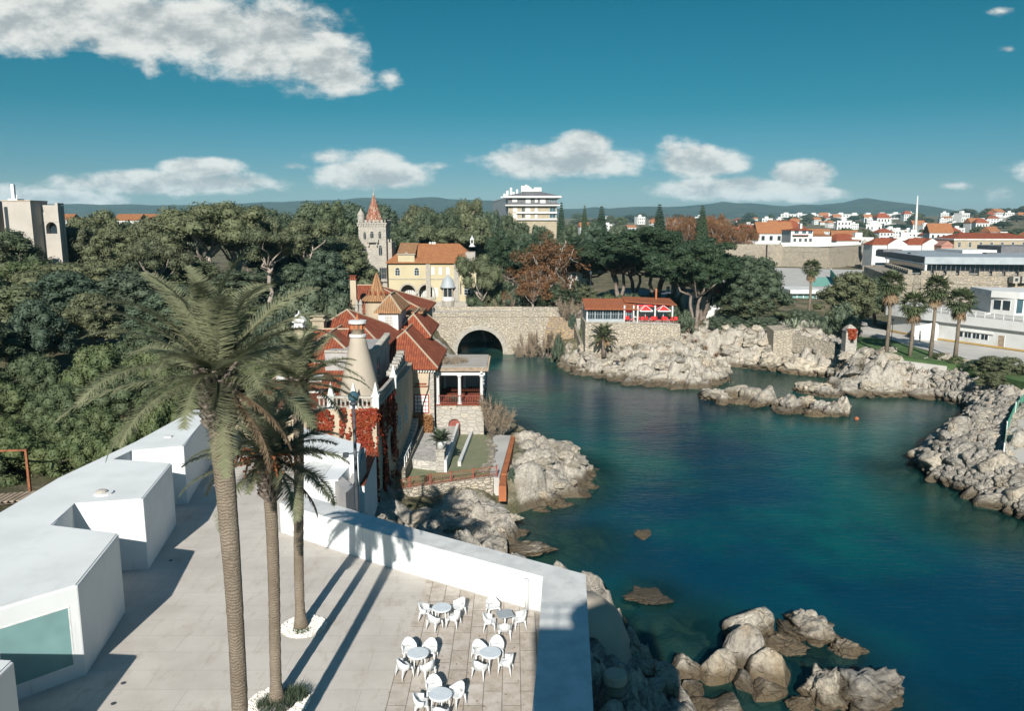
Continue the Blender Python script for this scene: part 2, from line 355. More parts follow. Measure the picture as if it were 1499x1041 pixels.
def m_rock():
    m, t = newmat('limestone boulder'); P = coords(t, 'obj')
    oi = t.n('ShaderNodeObjectInfo', out=5)
    P2 = t.v('ADD', P, t.n('ShaderNodeCombineXYZ', {0: t.m('MULTIPLY', oi, 37.0), 1: t.m('MULTIPLY', oi, 91.0), 2: 0.0}))
    g = t.n('ShaderNodeNewGeometry'); s = t.nt.nodes.new('ShaderNodeSeparateXYZ'); t.nt.links.new(g, s.inputs[0])
    a = rockcolor(t, P2, s.outputs[2])
    a = t.mul(a, t.mix(oi, (.85, .86, .88), (1.14, 1.10, 1.02)))
    vo = t.n('ShaderNodeTexVoronoi', {'Vector': P2, 'Scale': 1.3}, feature='DISTANCE_TO_EDGE')
    vc = t.n('ShaderNodeTexVoronoi', {'Vector': t.v('ADD', t.v('MULTIPLY', P2, (1.0, 1.5, 2.2)), t.v('MULTIPLY', t.n('ShaderNodeTexNoise', {'Vector': P2, 'Scale': 2.0, 'Detail': 4.0}, out=1), (.9, .9, .9))), 'Scale': .9}, feature='DISTANCE_TO_EDGE')
    ck = t.m('MAXIMUM', t.ramp(vc, .0, .03), t.ramp(t.noise(P2, 1.1, 3), .42, .58))
    a = t.mul(a, t.mix(ck, (.5, .47, .45), (1, 1, 1)))
    h = t.m('ADD', t.m('ADD', t.m('MULTIPLY', t.noise(P2, 3.2, 9, .74), 1.0), t.m('MULTIPLY', t.ramp(vo, 0, .1), .2)), t.m('MULTIPLY', ck, .35))
    finish(t, a, .92, h, .28, .2); MATS['rock'] = m; return m
rockm = m_rock()
def m_terrain():
    m, t = newmat('shore ground'); P = coords(t, 'obj')
    s = t.nt.nodes.new('ShaderNodeSeparateXYZ'); t.nt.links.new(P, s.inputs[0])
    rk = t.n('ShaderNodeAttribute', out=2, attribute_name='rock')
    rock = rockcolor(t, P, s.outputs[2])
    soil = t.mix(t.ramp(t.noise(P, .25, 6, .6), .35, .65), (.085, .085, .045), (.19, .155, .105))
    soil = t.mul(soil, t.mix(t.noise(P, 3, 4), (.7, .7, .7), (1.3, 1.3, 1.3)))
    a = t.mix(t.ramp(t.m('ADD', rk, t.m('MULTIPLY', t.m('SUBTRACT', t.noise(P, .5, 5), .5), .7)), .35, .6), soil, rock)
    under = t.ramp(s.outputs[2], -1.6, .05, 1.0, 0.0)
    sea = t.mix(t.ramp(t.noise(P, .6, 5, .65), .4, .62), (.12, .11, .07), (.05, .055, .045))
    a = t.mix(under, a, sea)
    vo = t.n('ShaderNodeTexVoronoi', {'Vector': t.v('MULTIPLY', P, (1, 1.4, 1.4)), 'Scale': .9}, feature='DISTANCE_TO_EDGE')
    h = t.m('ADD', t.noise(P, 2.2, 9, .74), t.m('MULTIPLY', t.ramp(vo, 0, .06), .10))
    finish(t, a, .92, h, .3, .15); MATS['terrain'] = m; return m
terrm = m_terrain()
def m_grass():
    m, t = newmat('mown grass'); P = coords(t, 'obj')
    a = t.mix(t.ramp(t.noise(P, .5, 5, .6), .35, .65), (.085, .14, .055), (.06, .105, .04))
    a = t.mul(a, t.mix(t.noise(P, 8, 3), (.75, .75, .75), (1.25, 1.25, 1.25)))
    finish(t, a, .95, t.noise(P, 30, 3), .03, .1); MATS['grass'] = m; return m
grassm = m_grass()
def m_lawn():
    m, t = newmat('dry lawn'); P = coords(t, 'obj')
    a = t.mix(t.ramp(t.noise(P, .6, 6, .65), .35, .68), (.155, .175, .10), (.21, .205, .135))
    a = t.mix(t.m('MULTIPLY', t.ramp(t.noise(P, 2.2, 4), .58, .7), .5), a, (.27, .245, .18))
    finish(t, a, .95, t.noise(P, 30, 3), .03, .1); return m
lawnm = m_lawn()
def m_water():
    m, t = newmat('sea water'); P = coords(t, 'obj')
    sh = t.n('ShaderNodeAttribute', out=2, attribute_name='shore')
    n1 = t.noise(P, .035, 4, .55); n2 = t.noise(P, .12, 5, .6)
    c = t.mix(t.ramp(n1, .40, .60), (.0, .031, .056), (.0, .072, .062))
    c = t.mix(t.m('MULTIPLY', t.ramp(n2, .48, .66), .4), c, (.0, .014, .030))
    near = t.ramp(t.m('ADD', sh, t.m('MULTIPLY', t.m('SUBTRACT', n2, .5), 5.0)), 0.0, 6.5, 1.0, 0.0)
    c = t.mix(t.m('MULTIPLY', near, .55), c, (.012, .042, .036))
    s = t.nt.nodes.new('ShaderNodeSeparateXYZ'); t.nt.links.new(P, s.inputs[0])
    w1 = t.noise(t.v('MULTIPLY', P, (.55, 1.5, 1)), 1.4, 5, .62)
    w2 = t.noise(t.v('MULTIPLY', P, (.7, 1.3, 1)), .22, 3, .5)
    h = t.m('ADD', w1, t.m('MULTIPLY', w2, 1.4))
    bmp = t.n('ShaderNodeBump', {'Height': h, 'Distance': .055, 'Strength': 1.0})
    b = t.n('ShaderNodeBsdfPrincipled', {'Base Color': c, 'Roughness': .07, 'IOR': 1.33, 'Specular IOR Level': .5, 'Normal': bmp})
    tr = t.n('ShaderNodeBsdfTransparent', {'Color': (.55, .82, .80)})
    fac = t.m('MULTIPLY', t.ramp(t.m('ADD', sh, t.m('MULTIPLY', t.m('SUBTRACT', n2, .5), 3.0)), .2, 5.0, 1.0, 0.0), .62)
    t.n('ShaderNodeOutputMaterial', {'Surface': t.n('ShaderNodeMixShader', {0: fac, 1: b, 2: tr})})
    return m
waterm = m_water()
def m_trunk():
    m, t = newmat('palm trunk'); P = coords(t, 'obj')
    s = t.nt.nodes.new('ShaderNodeSeparateXYZ'); t.nt.links.new(P, s.inputs[0])
    z = t.m('ADD', s.outputs[2], t.m('MULTIPLY', t.noise(t.v('MULTIPLY', P, (1, 1, .5)), 4.5, 6, .65), .34))
    ring = t.m('ABSOLUTE', t.m('SINE', t.m('MULTIPLY', z, math.pi/.085)))
    a = t.mix(t.ramp(t.noise(t.v('MULTIPLY', P, (1, 1, .6)), 1.3, 5), .35, .65), (.235, .195, .15), (.175, .14, .105))
    a = t.mul(a, t.mix(t.ramp(ring, .0, .5), (.74, .72, .7), (1.06, 1.06, 1.06)))
    a = t.mul(a, t.mix(t.noise(P, 16, 3), (.7, .7, .7), (1.25, 1.25, 1.25)))
    finish(t, a, .9, t.m('ADD', t.m('MULTIPLY', ring, .6), t.m('MULTIPLY', t.noise(P, 11, 5, .7), 1.6)), .035, .15); return m
trunkm = m_trunk()
L_pine = leafmat('pine needles', (.088, .102, .054), (.135, .152, .085), (.108, .116, .066))
L_dark = leafmat('dark evergreen leaves', (.062, .080, .042), (.096, .122, .068), (.060, .092, .068))
L_cyp = leafmat('cypress foliage', (.034, .060, .032), (.055, .082, .038), (.030, .055, .035))
L_shrub = leafmat('bright shrub leaves', (.075, .105, .042), (.125, .145, .062), (.085, .11, .06), .25, .5)
L_blue = leafmat('grey green shrub leaves', (.070, .092, .060), (.10, .12, .078), (.065, .09, .06), .2, .5)
L_aut = leafmat('autumn leaves', (.21, .105, .048), (.155, .082, .042), (.25, .12, .05), .3, .5)
L_twig = leafmat('bare grey twigs', (.24, .19, .14), (.17, .135, .10), (.20, .16, .12), .05, .5)
L_date = leafmat('date palm leaflets', (.245, .25, .16), (.185, .195, .115), (.22, .23, .14), .35, .8)
L_fan = leafmat('fan palm leaves', (.085, .105, .052), (.058, .076, .038), (.07, .09, .045), .15, .6)
L_dead = leafmat('dead palm leaves', (.26, .18, .105), (.17, .115, .065), (.2, .14, .09), .1, .6)
L_creep = leafmat('red creeper leaves', (.26, .035, .016), (.34, .10, .03), (.16, .02, .012), .2, 1.6)
L_agave = leafmat('pale agave leaves', (.26, .29, .22), (.18, .22, .15), (.22, .25, .18), .05, .6)
# ------------------------------------------------------------------ numpy noise
def _h(ix, iy, s):
    v = np.sin(ix*127.1+iy*311.7+s*74.7)*43758.5453; return v-np.floor(v)
def vnoise(x, y, s=0):
    ix, iy = np.floor(x), np.floor(y); fx, fy = x-ix, y-iy
    fx = fx*fx*(3-2*fx); fy = fy*fy*(3-2*fy)
    return (_h(ix, iy, s)*(1-fx)+_h(ix+1, iy, s)*fx)*(1-fy)+(_h(ix, iy+1, s)*(1-fx)+_h(ix+1, iy+1, s)*fx)*fy
def fbm(x, y, s=0, o=4):
    a, r = .5, 0
    for i in range(o): r = r+a*vnoise(x, y, s+i*7); x, y, a = x*2.03, y*2.03, a*.5
    return r
def cells(x, y, s=0):
    """block noise: each cell its own height and tilt, with cracks between"""
    ix, iy = np.floor(x), np.floor(y); f1 = np.full(x.shape, 9.); f2 = np.full(x.shape, 9.)
    hx = np.zeros(x.shape); tx = np.zeros(x.shape)
    for dx in (-1, 0, 1):
        for dy in (-1, 0, 1):
            cx, cy = ix+dx, iy+dy
            px = cx+.1+.8*_h(cx, cy, s); py = cy+.1+.8*_h(cx, cy, s+3)
            d = np.hypot(x-px, y-py)
            t = (_h(cx, cy, s+11)-.5)*(x-px)*1.1+(_h(cx, cy, s+17)-.5)*(y-py)*1.1
            m = d < f1
            f2 = np.where(m, f1, np.minimum(f2, d)); hx = np.where(m, _h(cx, cy, s+5), hx); tx = np.where(m, t, tx); f1 = np.where(m, d, f1)
    return hx+tx-.55*np.clip(1-(f2-f1)/.22, 0, 1)
def ss(a, b, x): t = np.clip((x-a)/(b-a), 0, 1); return t*t*(3-2*t)
# ------------------------------------------------------------------ shoreline (z = 0), from the photograph
SHORE_PX = [(1010, 1041), (985, 985), (935, 955), (905, 915)]
SHORE_W = [(14, -60), (11, 0), (9.3, 25)]+[tuple(PZ(x, y, 0)[:2]) for x, y in SHORE_PX]+[(4.8, 48.5), (1.5, 51), (-1.5, 54)]
SHORE_W += [tuple(PZ(x, y, 0)[:2]) for x, y in [(733, 799), (760, 790), (757, 781), (735, 766), (742, 757), (776, 751), (802, 745), (822, 737), (852, 724), (864, 703), (864, 687), (846, 675), (812, 665), (792, 658),
    (753, 638), (735, 618), (700, 612), (688, 570), (676, 540), (668, 524), (667, 505), (672, 500), (738, 500), (722, 508), (741, 513), (796, 517), (820, 531), (822, 539), (846, 549), (870, 553), (875, 551), (913, 561), (953, 565), (994, 571), (1038, 568),
    (1062, 559), (1052, 536), (1101, 539), (1153, 541), (1171, 549), (1214, 553), (1222, 566), (1262, 581), (1309, 581), (1365, 583), (1402, 592), (1424, 602), (1394, 629), (1373, 645), (1341, 679), (1361, 701), (1402, 719), (1442, 737), (1499, 762), (1600, 800)]]
SHORE_W += [(70, 52), (120, 40), (400, 20), (400, -60)]
# the strait under the bridge keeps going a little beyond it
SH = np.array(SHORE_W)
def shore_d(X, Y):
    """signed distance to the shoreline, positive on land"""
    X = np.asarray(X, float); Y = np.asarray(Y, float); best = np.full(X.shape, 1e9); ins = np.zeros(X.shape, bool)
    n = len(SH)
    for i in range(n):
        ax, ay = SH[i]; bx, by = SH[(i+1) % n]; dx, dy = bx-ax, by-ay
        t = np.clip(((X-ax)*dx+(Y-ay)*dy)/(dx*dx+dy*dy+1e-9), 0, 1)
        best = np.minimum(best, np.hypot(X-ax-t*dx, Y-ay-t*dy))
        c = (ay > Y) != (by > Y)
        ins ^= c & (X < (bx-ax)*(Y-ay)/((by-ay) if abs(by-ay) > 1e-9 else 1e-9)+ax)
    return np.where(ins, -best, best)
# controls: x, y, height, width of the rise from the water, rockiness
C = []
def ctl(x, y, h, wd, r): C.append((x, y, h, wd, r))
def ctlp(px, py, h, wd, r): v = PZ(px, py, h); C.append((v.x, v.y, h, wd, r))
for x, y in [(-18, 20), (-10, 30), (-5, 15), (-19, 50), (-12, 45)]: ctl(x, y, 6.5, 6, 1)
ctl(4, 35, 4.5, 6, 1); ctl(6, 25, 4.5, 6, 1); ctl(-2, 40, 5, 7, 1); ctl(-7, 45, 5, 8, 1); ctl(5, 42, 3.4, 6, 1)
for x, y in [(-30, 40), (-27, 30), (-28, 52)]: ctl(x, y, 9.6, 8, 0)
for x, y in [(-40, 60), (-30, 62), (-55, 70)]: ctl(x, y, 10.5, 8, 0)
for x, y in [(-30, 85), (-50, 95), (-75, 80)]: ctl(x, y, 11.5, 10, 0)
for x, y in [(-35, 120), (-70, 130), (-100, 120), (-50, 160), (-100, 180), (-35, 190)]: ctl(x, y, 13, 10, 0)
for x, y in [(-12, 62), (-14, 72), (-10, 84), (-14, 95)]: ctl(x, y, 4.6, 5, .4)
for x, y in [(-24, 62), (-24, 75), (-22, 90)]: ctl(x, y, 8.5, 5, .1)
for x, y in [(-6, 68), (-3, 75), (-2, 66), (-7, 63), (-1.2, 70), (-.8, 76), (-4, 70), (-3, 78)]: ctl(x, y, 2.3, 3, .15)
for x, y in [(1.6, 74), (1.2, 68), (2.0, 78), (3.5, 71)]: ctl(x, y, 2.6, 3, 1)
for x, y in [(.2, 68), (.5, 74), (-.3, 65), (.7, 78)]: ctl(x, y, 2.3, 2, .2)
for px, py in [(800, 690), (830, 690), (790, 720), (845, 700)]: ctlp(px, py, 2.1, 4, 1)
ctlp(760, 725, 2.6, 3, 1); ctlp(690, 745, 1.8, 4, 1); ctlp(775, 680, 2.3, 4, 1)
ctlp(640, 770, 2.6, 8, 1); ctlp(720, 775, 1.6, 6, 1)
ctl(-18, 130, 6.2, 8, .5); ctl(-22, 150, 7, 8, .3); ctl(-20, 165, 5, 10, 0); ctl(0, 168, 4.6, 8, 0); ctl(14, 165, 6, 10, 0)
for px, py in [(770, 500), (810, 505)]: ctlp(px, py, 3.0, 8, .9)
for px, py in [(850, 520), (880, 530), (925, 530)]: ctlp(px, py, 2.6, 12, 1)
for x, y, h in [(3, 145.6, 2.6), (6, 144, 4.0), (8, 146.4, 6.2), (.5, 147.2, 1.9), (9, 142, 4.0)]: ctl(x, y, h, 1.6, .2)
for px, py in [(960, 540), (1010, 550)]: ctlp(px, py, 3.0, 8, 1)
for px, py in [(925, 505), (985, 505)]: ctlp(px, py, 4.2, 10, .9)
ctlp(1040, 520, 3.6, 8, 1); ctlp(1035, 550, 2.2, 6, 1)
for px in (1060, 1090, 1120, 1150, 1180): ctl((px-749.5)*.121, 141, 6.0, 6.5, 1); ctl((px-749.5)*.128, 149, 6.3, 8, .1)
ctlp(1030, 480, 7.2, 12, .6); ctlp(1070, 480, 7.4, 12, .2)
for px, py in [(870, 450), (930, 440), (1000, 440), (820, 440)]: ctlp(px, py, 8.2, 12, 0)
for px, py in [(1110, 460), (1180, 470)]: ctlp(px, py, 6.0, 12, .1)
for px, py in [(1260, 524), (1300, 528), (1350, 533), (1400, 539), (1450, 552), (1499, 568)]: ctlp(px, py, 3.5, 4.5, .9)
for px, py in [(1262, 506), (1300, 509), (1350, 514), (1400, 524), (1450, 532), (1280, 498)]: ctlp(px, py, 4.1, 6, 0)
for px, py in [(1455, 672), (1462, 640), (1472, 610), (1480, 690)]: ctlp(px, py, 2.4, 3, .8)
ctl(52, 123, 4.4, 4, 1); ctl(48, 129, 5.2, 4, 1)
for px, py in [(1440, 600), (1450, 640), (1470, 590)]: ctlp(px, py, 2.6, 5, 1)
for px, py in [(1420, 690), (1490, 720)]: ctlp(px, py, 2.8, 9, 1)
for x, y in [(55, 78), (60, 90), (80, 80)]: ctl(x, y, 3.6, 9, .8)
for x, y in [(62, 70), (75, 66)]: ctl(x, y, 3.4, 8, 1)
for px, py in [(1300, 490), (1400, 500), (1499, 520), (1240, 470)]: ctlp(px, py, 4.2, 12, 0)
for x, y in [(60, 190), (100, 190), (120, 160), (150, 250), (80, 260), (40, 250), (-40, 250), (0, 260), (100, 330), (10, 340), (-80, 330)]: ctl(x, y, 6, 12, 0)
for x, y in [(-30, 185), (-10, 185), (5, 190)]: ctl(x, y, 4.8, 12, 0)
for x, y in [(20, 160), (38, 165), (45, 190), (30, 200)]: ctl(x, y, 7.8, 12, 0)
CA = np.array(C)
ctl(48, 132, 4.4, 3.0, .9); ctl(50.5, 127.5, 4.2, 3.0, .9); ctl(45.5, 134.5, 5, 3.5, .9)
REEF = [(*PZ(px, py, 0)[:2], r) for px, py, r in [(1000, 925, 4.2), (1040, 950, 3.2), (800, 800, 6), (845, 790, 4), (1190, 965, 4), (1110, 1000, 5), (1200, 1030, 5), (952, 874, 2.6), (1330, 690, 5), (1370, 715, 5), (1440, 765, 6), (1110, 555, 9), (1090, 590, 6), (1190, 600, 7), (700, 520, 8), (775, 775, 4), (1060, 1010, 4)]]
def reef_t(X, Y):
    t = np.full(X.shape, -9.)
    for (rx, ry, rr) in REEF: t = np.maximum(t, 1-np.hypot(X-rx, Y-ry)/rr)
    return t
def ground(X, Y, rough=True):
    X = np.atleast_1d(np.asarray(X, float)); Y = np.atleast_1d(np.asarray(Y, float))
    d = shore_d(X, Y); w_ = np.zeros(X.shape); acc = np.zeros(X.shape+(3,))
    for (cx, cy, h, wd, r) in C:
        k = 1.0/((X-cx)**2+(Y-cy)**2+4.0)**2; w_ += k
        acc[..., 0] += k*h; acc[..., 1] += k*wd; acc[..., 2] += k*r
    acc /= w_[..., None]; H, WD, RK = acc[..., 0], acc[..., 1], acc[..., 2]
    far = ss(330, 520, Y)
    H = H*(1-far)+far*(7+24*ss(600, 3000, Y)+9*(fbm(X/300, Y/300, 5)-.45)*ss(600, 1500, Y)+26*ss(.42, .72, X/(Y+1))*ss(700, 1700, Y)-40*ss(3200, 3800, Y))
    RK = RK*(1-ss(170, 230, Y))
    t = np.clip(d/WD, 0, 1)
    prof = 1-(1-t)**1.9
    z = np.where(d > 0, H*prof, np.maximum(d*.55, -6.0))
    rt = reef_t(X, Y); z = np.where((d <= 0) & (rt > -.6), np.maximum(z, -2.3+1.9*np.minimum(rt, .8)+(fbm(X/1.3, Y/1.3, 41, 4)-.47)*1.1), z)
    if rough:
        edge = ss(-2.5, 1.0, d)*RK
        a = X*.93+Y*.36; b = -X*.36+Y*.93                      # tilted strata
        wx = fbm(X/2.2, Y/2.2, 31, 3)-.47; wy = fbm(X/2.2+9, Y/2.2, 33, 3)-.47; a = a+wx*1.6; b = b+wy*1.2
        blk = cells(a/4.4, b/2.1, 1)*1.15+cells(a/1.7+3, b/.95, 2)*.62+cells(a/.8, b/.6, 4)*.36
        z = z+edge*((blk-.85)*1.3+(fbm(X/.9, Y/.9, 9, 5)-.47)*1.15)
        z = z+(1-RK)*ss(1, 5, d)*(fbm(X/6, Y/6, 3)-.47)*.6*(1-far)
    return z, RK, d
def gz(x, y): return float(ground([x], [y], False)[0][0])
def grid_mesh(xs, ys, keep=None):
    X, Y = np.meshgrid(xs, ys); Z, RK, D = ground(X, Y)
    nx, ny = len(xs), len(ys); idx = np.arange(nx*ny).reshape(ny, nx)
    F = np.stack([idx[:-1, :-1], idx[:-1, 1:], idx[1:, 1:], idx[1:, :-1]], -1).reshape(-1, 4)
    return X, Y, Z, RK, F
def terrain_obj(name, X, Y, Z, RK, F):
    used = np.unique(F); mp = np.full(X.size, -1); mp[used] = np.arange(len(used))
    V = np.stack([X.ravel(), Y.ravel(), Z.ravel()], 1)[used]
    me = np_mesh(name, V, mp[F], terrm, smooth=False)
    at = me.attributes.new('rock', 'FLOAT', 'POINT'); at.data.foreach_set('value', RK.ravel()[used].astype(np.float32))
    return tag(link(name, me), kind='structure')
NX0, NX1, NY0, NY1 = -34.0, 74.0, 22.0, 152.0
st = .27
xs = np.arange(NX0, NX1+.01, st); ys = np.arange(NY0, NY1+.01, st)
X, Y, Z, RK, F = grid_mesh(xs, ys)
zf = Z.ravel()[F]; F1 = F[(zf.max(1) > -3.2)]
terrain_obj('shore_terrain', X, Y, Z, RK, F1)
# the rest of the land, out to the hills
ys2 = np.concatenate([np.arange(-80, 20, 5), np.arange(20, 330, 3.0), np.geomspace(330, 7600, 60)])
sx_ = np.linspace(-1.35, 1.35, 200)
S, Y2 = np.meshgrid(sx_, ys2); X2 = S*(Y2+170)
Z2, RK2, D2 = ground(X2, Y2)
inside = (X2 > NX0+2) & (X2 < NX1-2) & (Y2 > NY0+2) & (Y2 < NY1-2)
Z2 = np.where((X2 > NX0-4) & (X2 < NX1+4) & (Y2 > NY0-4) & (Y2 < NY1+4), Z2-.45, Z2)
ny, nx = X2.shape; idx = np.arange(nx*ny).reshape(ny, nx)
F2 = np.stack([idx[:-1, :-1], idx[:-1, 1:], idx[1:, 1:], idx[1:, :-1]], -1).reshape(-1, 4)
F2 = F2[(~inside.ravel()[F2].all(1)) & (Z2.ravel()[F2].max(1) > -3)]
terrain_obj('terrain', X2, Y2, Z2, RK2, F2)
# sea
xs3 = np.arange(-14, 130, 1.5); ys3 = np.arange(-60, 170, 1.5)
X3, Y3 = np.meshgrid(xs3, ys3); D3 = shore_d(X3, Y3); ny, nx = X3.shape
idx = np.arange(nx*ny).reshape(ny, nx)
F3 = np.stack([idx[:-1, :-1], idx[:-1, 1:], idx[1:, 1:], idx[1:, :-1]], -1).reshape(-1, 4)
F3 = F3[D3.ravel()[F3].min(1) < 4]
def sea_obj(name, X, Y, D, F):
    used = np.unique(F); mp = np.full(X.size, -1); mp[used] = np.arange(len(used))
    V = np.stack([X.ravel(), Y.ravel(), np.zeros(X.size)], 1)[used]
    me = np_mesh(name, V, mp[F], waterm)
    at = me.attributes.new('shore', 'FLOAT', 'POINT'); at.data.foreach_set('value', np.clip(np.minimum(-D, 3.2-3.4*np.clip(reef_t(X, Y), -6, .8)).ravel()[used], 0, 30).astype(np.float32))
    return tag(link(name, me), kind='structure')
sea_obj('sea', X3, Y3, D3, F3)
bed = MB().add([(-60, -80, -5.9), (140, -80, -5.9), (140, 170, -5.9), (-60, 170, -5.9)], [(0, 1, 2, 3)]).build('sea_bed', terrm); tag(bed, kind='structure')
# distant range
HP = [(-500, 300), (-200, 296), (100, 299), (300, 300), (430, 294), (500, 292), (530, 290), (560, 290), (600, 291), (620, 289), (640, 288), (662, 291), (690, 292), (720, 294), (770, 303), (825, 307), (848, 306), (870, 303), (890, 305), (910, 303.5), (932, 302), (955, 302.5), (1000, 302), (1040, 298), (1058, 295.5), (1080, 298), (1100, 297), (1125, 300), (1150, 301), (1175, 299), (1200, 300), (1240, 296), (1255, 292), (1268, 290), (1285, 293), (1310, 298), (1340, 307), (1370, 313), (1420, 320), (1499, 322), (1700, 318), (2100, 310)]
HP.sort(); hx = np.array([p[0] for p in HP], float); hy = np.array([p[1] for p in HP], float)
n = 420; pxs = np.linspace(-500, 2100, n); rows = 14; Yr = 5600.0
V = []
for j in range(rows):
    f = j/(rows-1); Yh = Yr-1800*(1-f) if f < 1 else Yr
    for i in range(n):
        u, v = px_dir(pxs[i], np.interp(pxs[i], hx, hy)); top = CAMZ+v*Yr
        rid = fbm(np.array([pxs[i]/38.]), np.array([f*3.]), 21, 5)[0]-.47
        z = 0+top*(f**1.1)*(1+.55*rid*(1-f)**.6)+rid*16*f
        V.append((u*Yr, Yh, max(z, -20)))
for i in range(n): V.append((V[(rows-1)*n+i][0], Yr+900, 30))
idx = np.arange((rows+1)*n).reshape(rows+1, n)
Fh = np.stack([idx[:-1, :-1], idx[:-1, 1:], idx[1:, 1:], idx[1:, :-1]], -1).reshape(-1, 4)
def m_hill():
    m, t = newmat('wooded hillside'); P = coords(t, 'obj')
    a = t.mix(t.ramp(t.noise(P, .006, 6, .65), .36, .66), (.030, .042, .024), (.062, .066, .040))
    a = t.mix(t.m('MULTIPLY', t.ramp(t.noise(P, .02, 4), .66, .74), .5), a, (.20, .17, .13))
    finish(t, a, .95, t.noise(P, .02, 6), 14, .05); return m
tag(link('hills', np_mesh('hills', np.array(V), Fh, m_hill(), smooth=True)), kind='structure')
# ------------------------------------------------------------------ the fort terrace in front
D = 8.5; PT = 10.12
def flat(name, poly, z, m, kind='structure', th=None):
    mb = MB()
    if th: mb.prism(poly, z-th, z)
    else: mb.add([(x, y, z) for x, y in poly], [tuple(range(len(poly)))])
    return tag(mb.build(name, m), kind=kind)
flat('terrace_floor', [(-23.2, 2), (-.2, 2), (.2, 18), (.83, 24.7), (1.3, 31.6), (-6.26, 36.3), (-12.4, 40.5), (-13.4, 45.5), (-13.6, 57.4), (-22.4, 57.4), (-23.4, 45)], D, deckm, th=7.5)
flat('terrace_paving', [(-4.75, 3), (-.5, 3), (-.1, 18), (.78, 24.7), (1.2, 31.5), (-3.98, 34.75), (-4.3, 28)], D+.006, slabm)
# parapet round the terrace
pw = thing('parapet_wall', 'long white rendered parapet wall along the seaward edge of the paved terrace', 'wall', (-4, 36.5, D))
ini = [(-12.4, 40.5), (-6.26, 36.3), (1.3, 31.6), (.83, 24.7), (.25, 18), (-.1, 2)]
out = [(-11.6, 41.85), (-5.0, 37.05), (3.13, 31.8), (2.5, 22.3), (2.2, 18), (2.0, 2)]
def ring(m, z0, z1, i0, i1, grow=0.0):
    for i in range(i0, i1):
        a, b = ini[i], ini[i+1]; c, d_ = out[i+1], out[i]
        m.prism([a, b, c, d_], z0, z1)
def parapet(m):
    for i in range(len(ini)-1): m.prism([ini[i], ini[i+1], out[i+1], out[i]], -.5, PT)
parapet_o = part('wall', white, pw, parapet)
def soften(o, w_=.03):
    b = o.modifiers.new('edge', 'BEVEL'); b.width = w_; b.segments = 2; b.limit_method = 'ANGLE'
soften(parapet_o)
def coping(m):
    for i in range(len(ini)-1): m.prism([ini[i], ini[i+1], out[i+1], out[i]], PT+.003, PT+.02)
part('coping', greytop, pw, coping)
# drain pipe on the parapet
dp = thing('drain_pipe', 'short white downpipe standing against the parapet wall behind the tables', 'pipe', (.62, 31.75, D))
part('pipe', chairw, dp, lambda m: m.tube([(.62, 31.82, D+.02), (.62, 31.82, D+1.35)], .085, 10), True)
part('pipe_cap', chairw, dp, lambda m: m.tube([(.62, 31.82, D+1.35), (.62, 31.82, D+1.42)], [.1, .1], 10), True)
# white museum block range
mus = thing('museum_building', 'low white cubic museum pavilion with sawtooth walls along the left of the terrace', 'building', (-18, 32, D))
RZ = 12.0
rp = [(-14, 8), (-14.86, 21.9), (-19.0, 22.3), (-19.3, 23.2), (-15.65, 26.9), (-16.5, 31.7), (-19.8, 32.6), (-20.4, 35.3), (-17.4, 35.9), (-18.4, 41.5), (-22.0, 42.2), (-21.8, 43.9), (-19.1, 44.8), (-20.8, 53.4), (-22.1, 53.8), (-22.4, 45.7), (-23.2, 39), (-23.0, 30), (-23.2, 8)]
soften(part('wall', white, mus, lambda m: m.prism(rp, 6.5, RZ)), .05)
# roof coating follows the outline, slightly inside the edge, with the folds of each block
def roof(m):
    ins = [(p[0]+(-.09 if p[0] > -20 else .09), p[1]) for p in rp]
    m.prism(ins, RZ+.002, RZ+.03)
part('roof', whiteroof, mus, roof)
def rooflight(x, y):
    f = part('roof_vent', whiteroof, mus, lambda m: m.tube([(x, y, RZ+.02), (x, y, RZ+.11)], .42, 14))
    part('vent_cap', concrete, f, lambda m: m.lathe([(.0, .0), (.26, 0), (.26, .06), (.16, .12), (0, .13)], (x-.1, y, RZ+.11), 12))
rooflight(-19.6, 36.6)
part('roof_vent', greytop, mus, lambda m: m.box(-21.0, 46.6, RZ+.02, -20.6, 46.9, RZ+.1))
# the big glazed window in the front block: line from (-19.3,23.2) to (-15.65,26.9)
wa = Vector((-15.65, 26.9)); wb = Vector((-19.3, 23.2)); wd_ = (wb-wa).normalized(); wn_ = Vector((wd_.y, -wd_.x)); wn_ = -wn_ if wn_.y > 0 else wn_
def onwall(s, o): p = wa+wd_*s+wn_*o; return (p.x, p.y)
def pane(m, s0, s1, z0, z1, o0, o1):
    a, b, c, d_ = onwall(s0, o0), onwall(s1, o0), onwall(s1, o1), onwall(s0, o1)
    m.prism([a, b, c, d_], z0, z1)
wf = part('window', winframe, mus, lambda m: [pane(m, .34, 2.62, z, z+.05, -.12, .012) for z in (9.02, 11.28)]+[pane(m, s, s+.05, 9.07, 11.28, -.12, .012) for s in (.34, 2.57)])
part('pane', gteal, wf, lambda m: pane(m, .39, 2.57, 9.07, 11.28, -.05, .004))
# ground spots on the floor
for i, (px, py) in enumerate([(180.5, 1001), (166, 1031), (250, 821)]):
    p = PZ(px, py, D); o = MB().tube([(p.x, p.y, D+.004), (p.x, p.y, D+.02)], .09, 12).build('floor_light', dark)
    tag(o, ['small dark round floor light in the shade, nearer the glazed block', 'small dark round floor light at the lower edge of the shade by the corner block', 'small dark round floor light in the shade beside the second white block'][i], 'light', 'round lights set in the terrace floor')
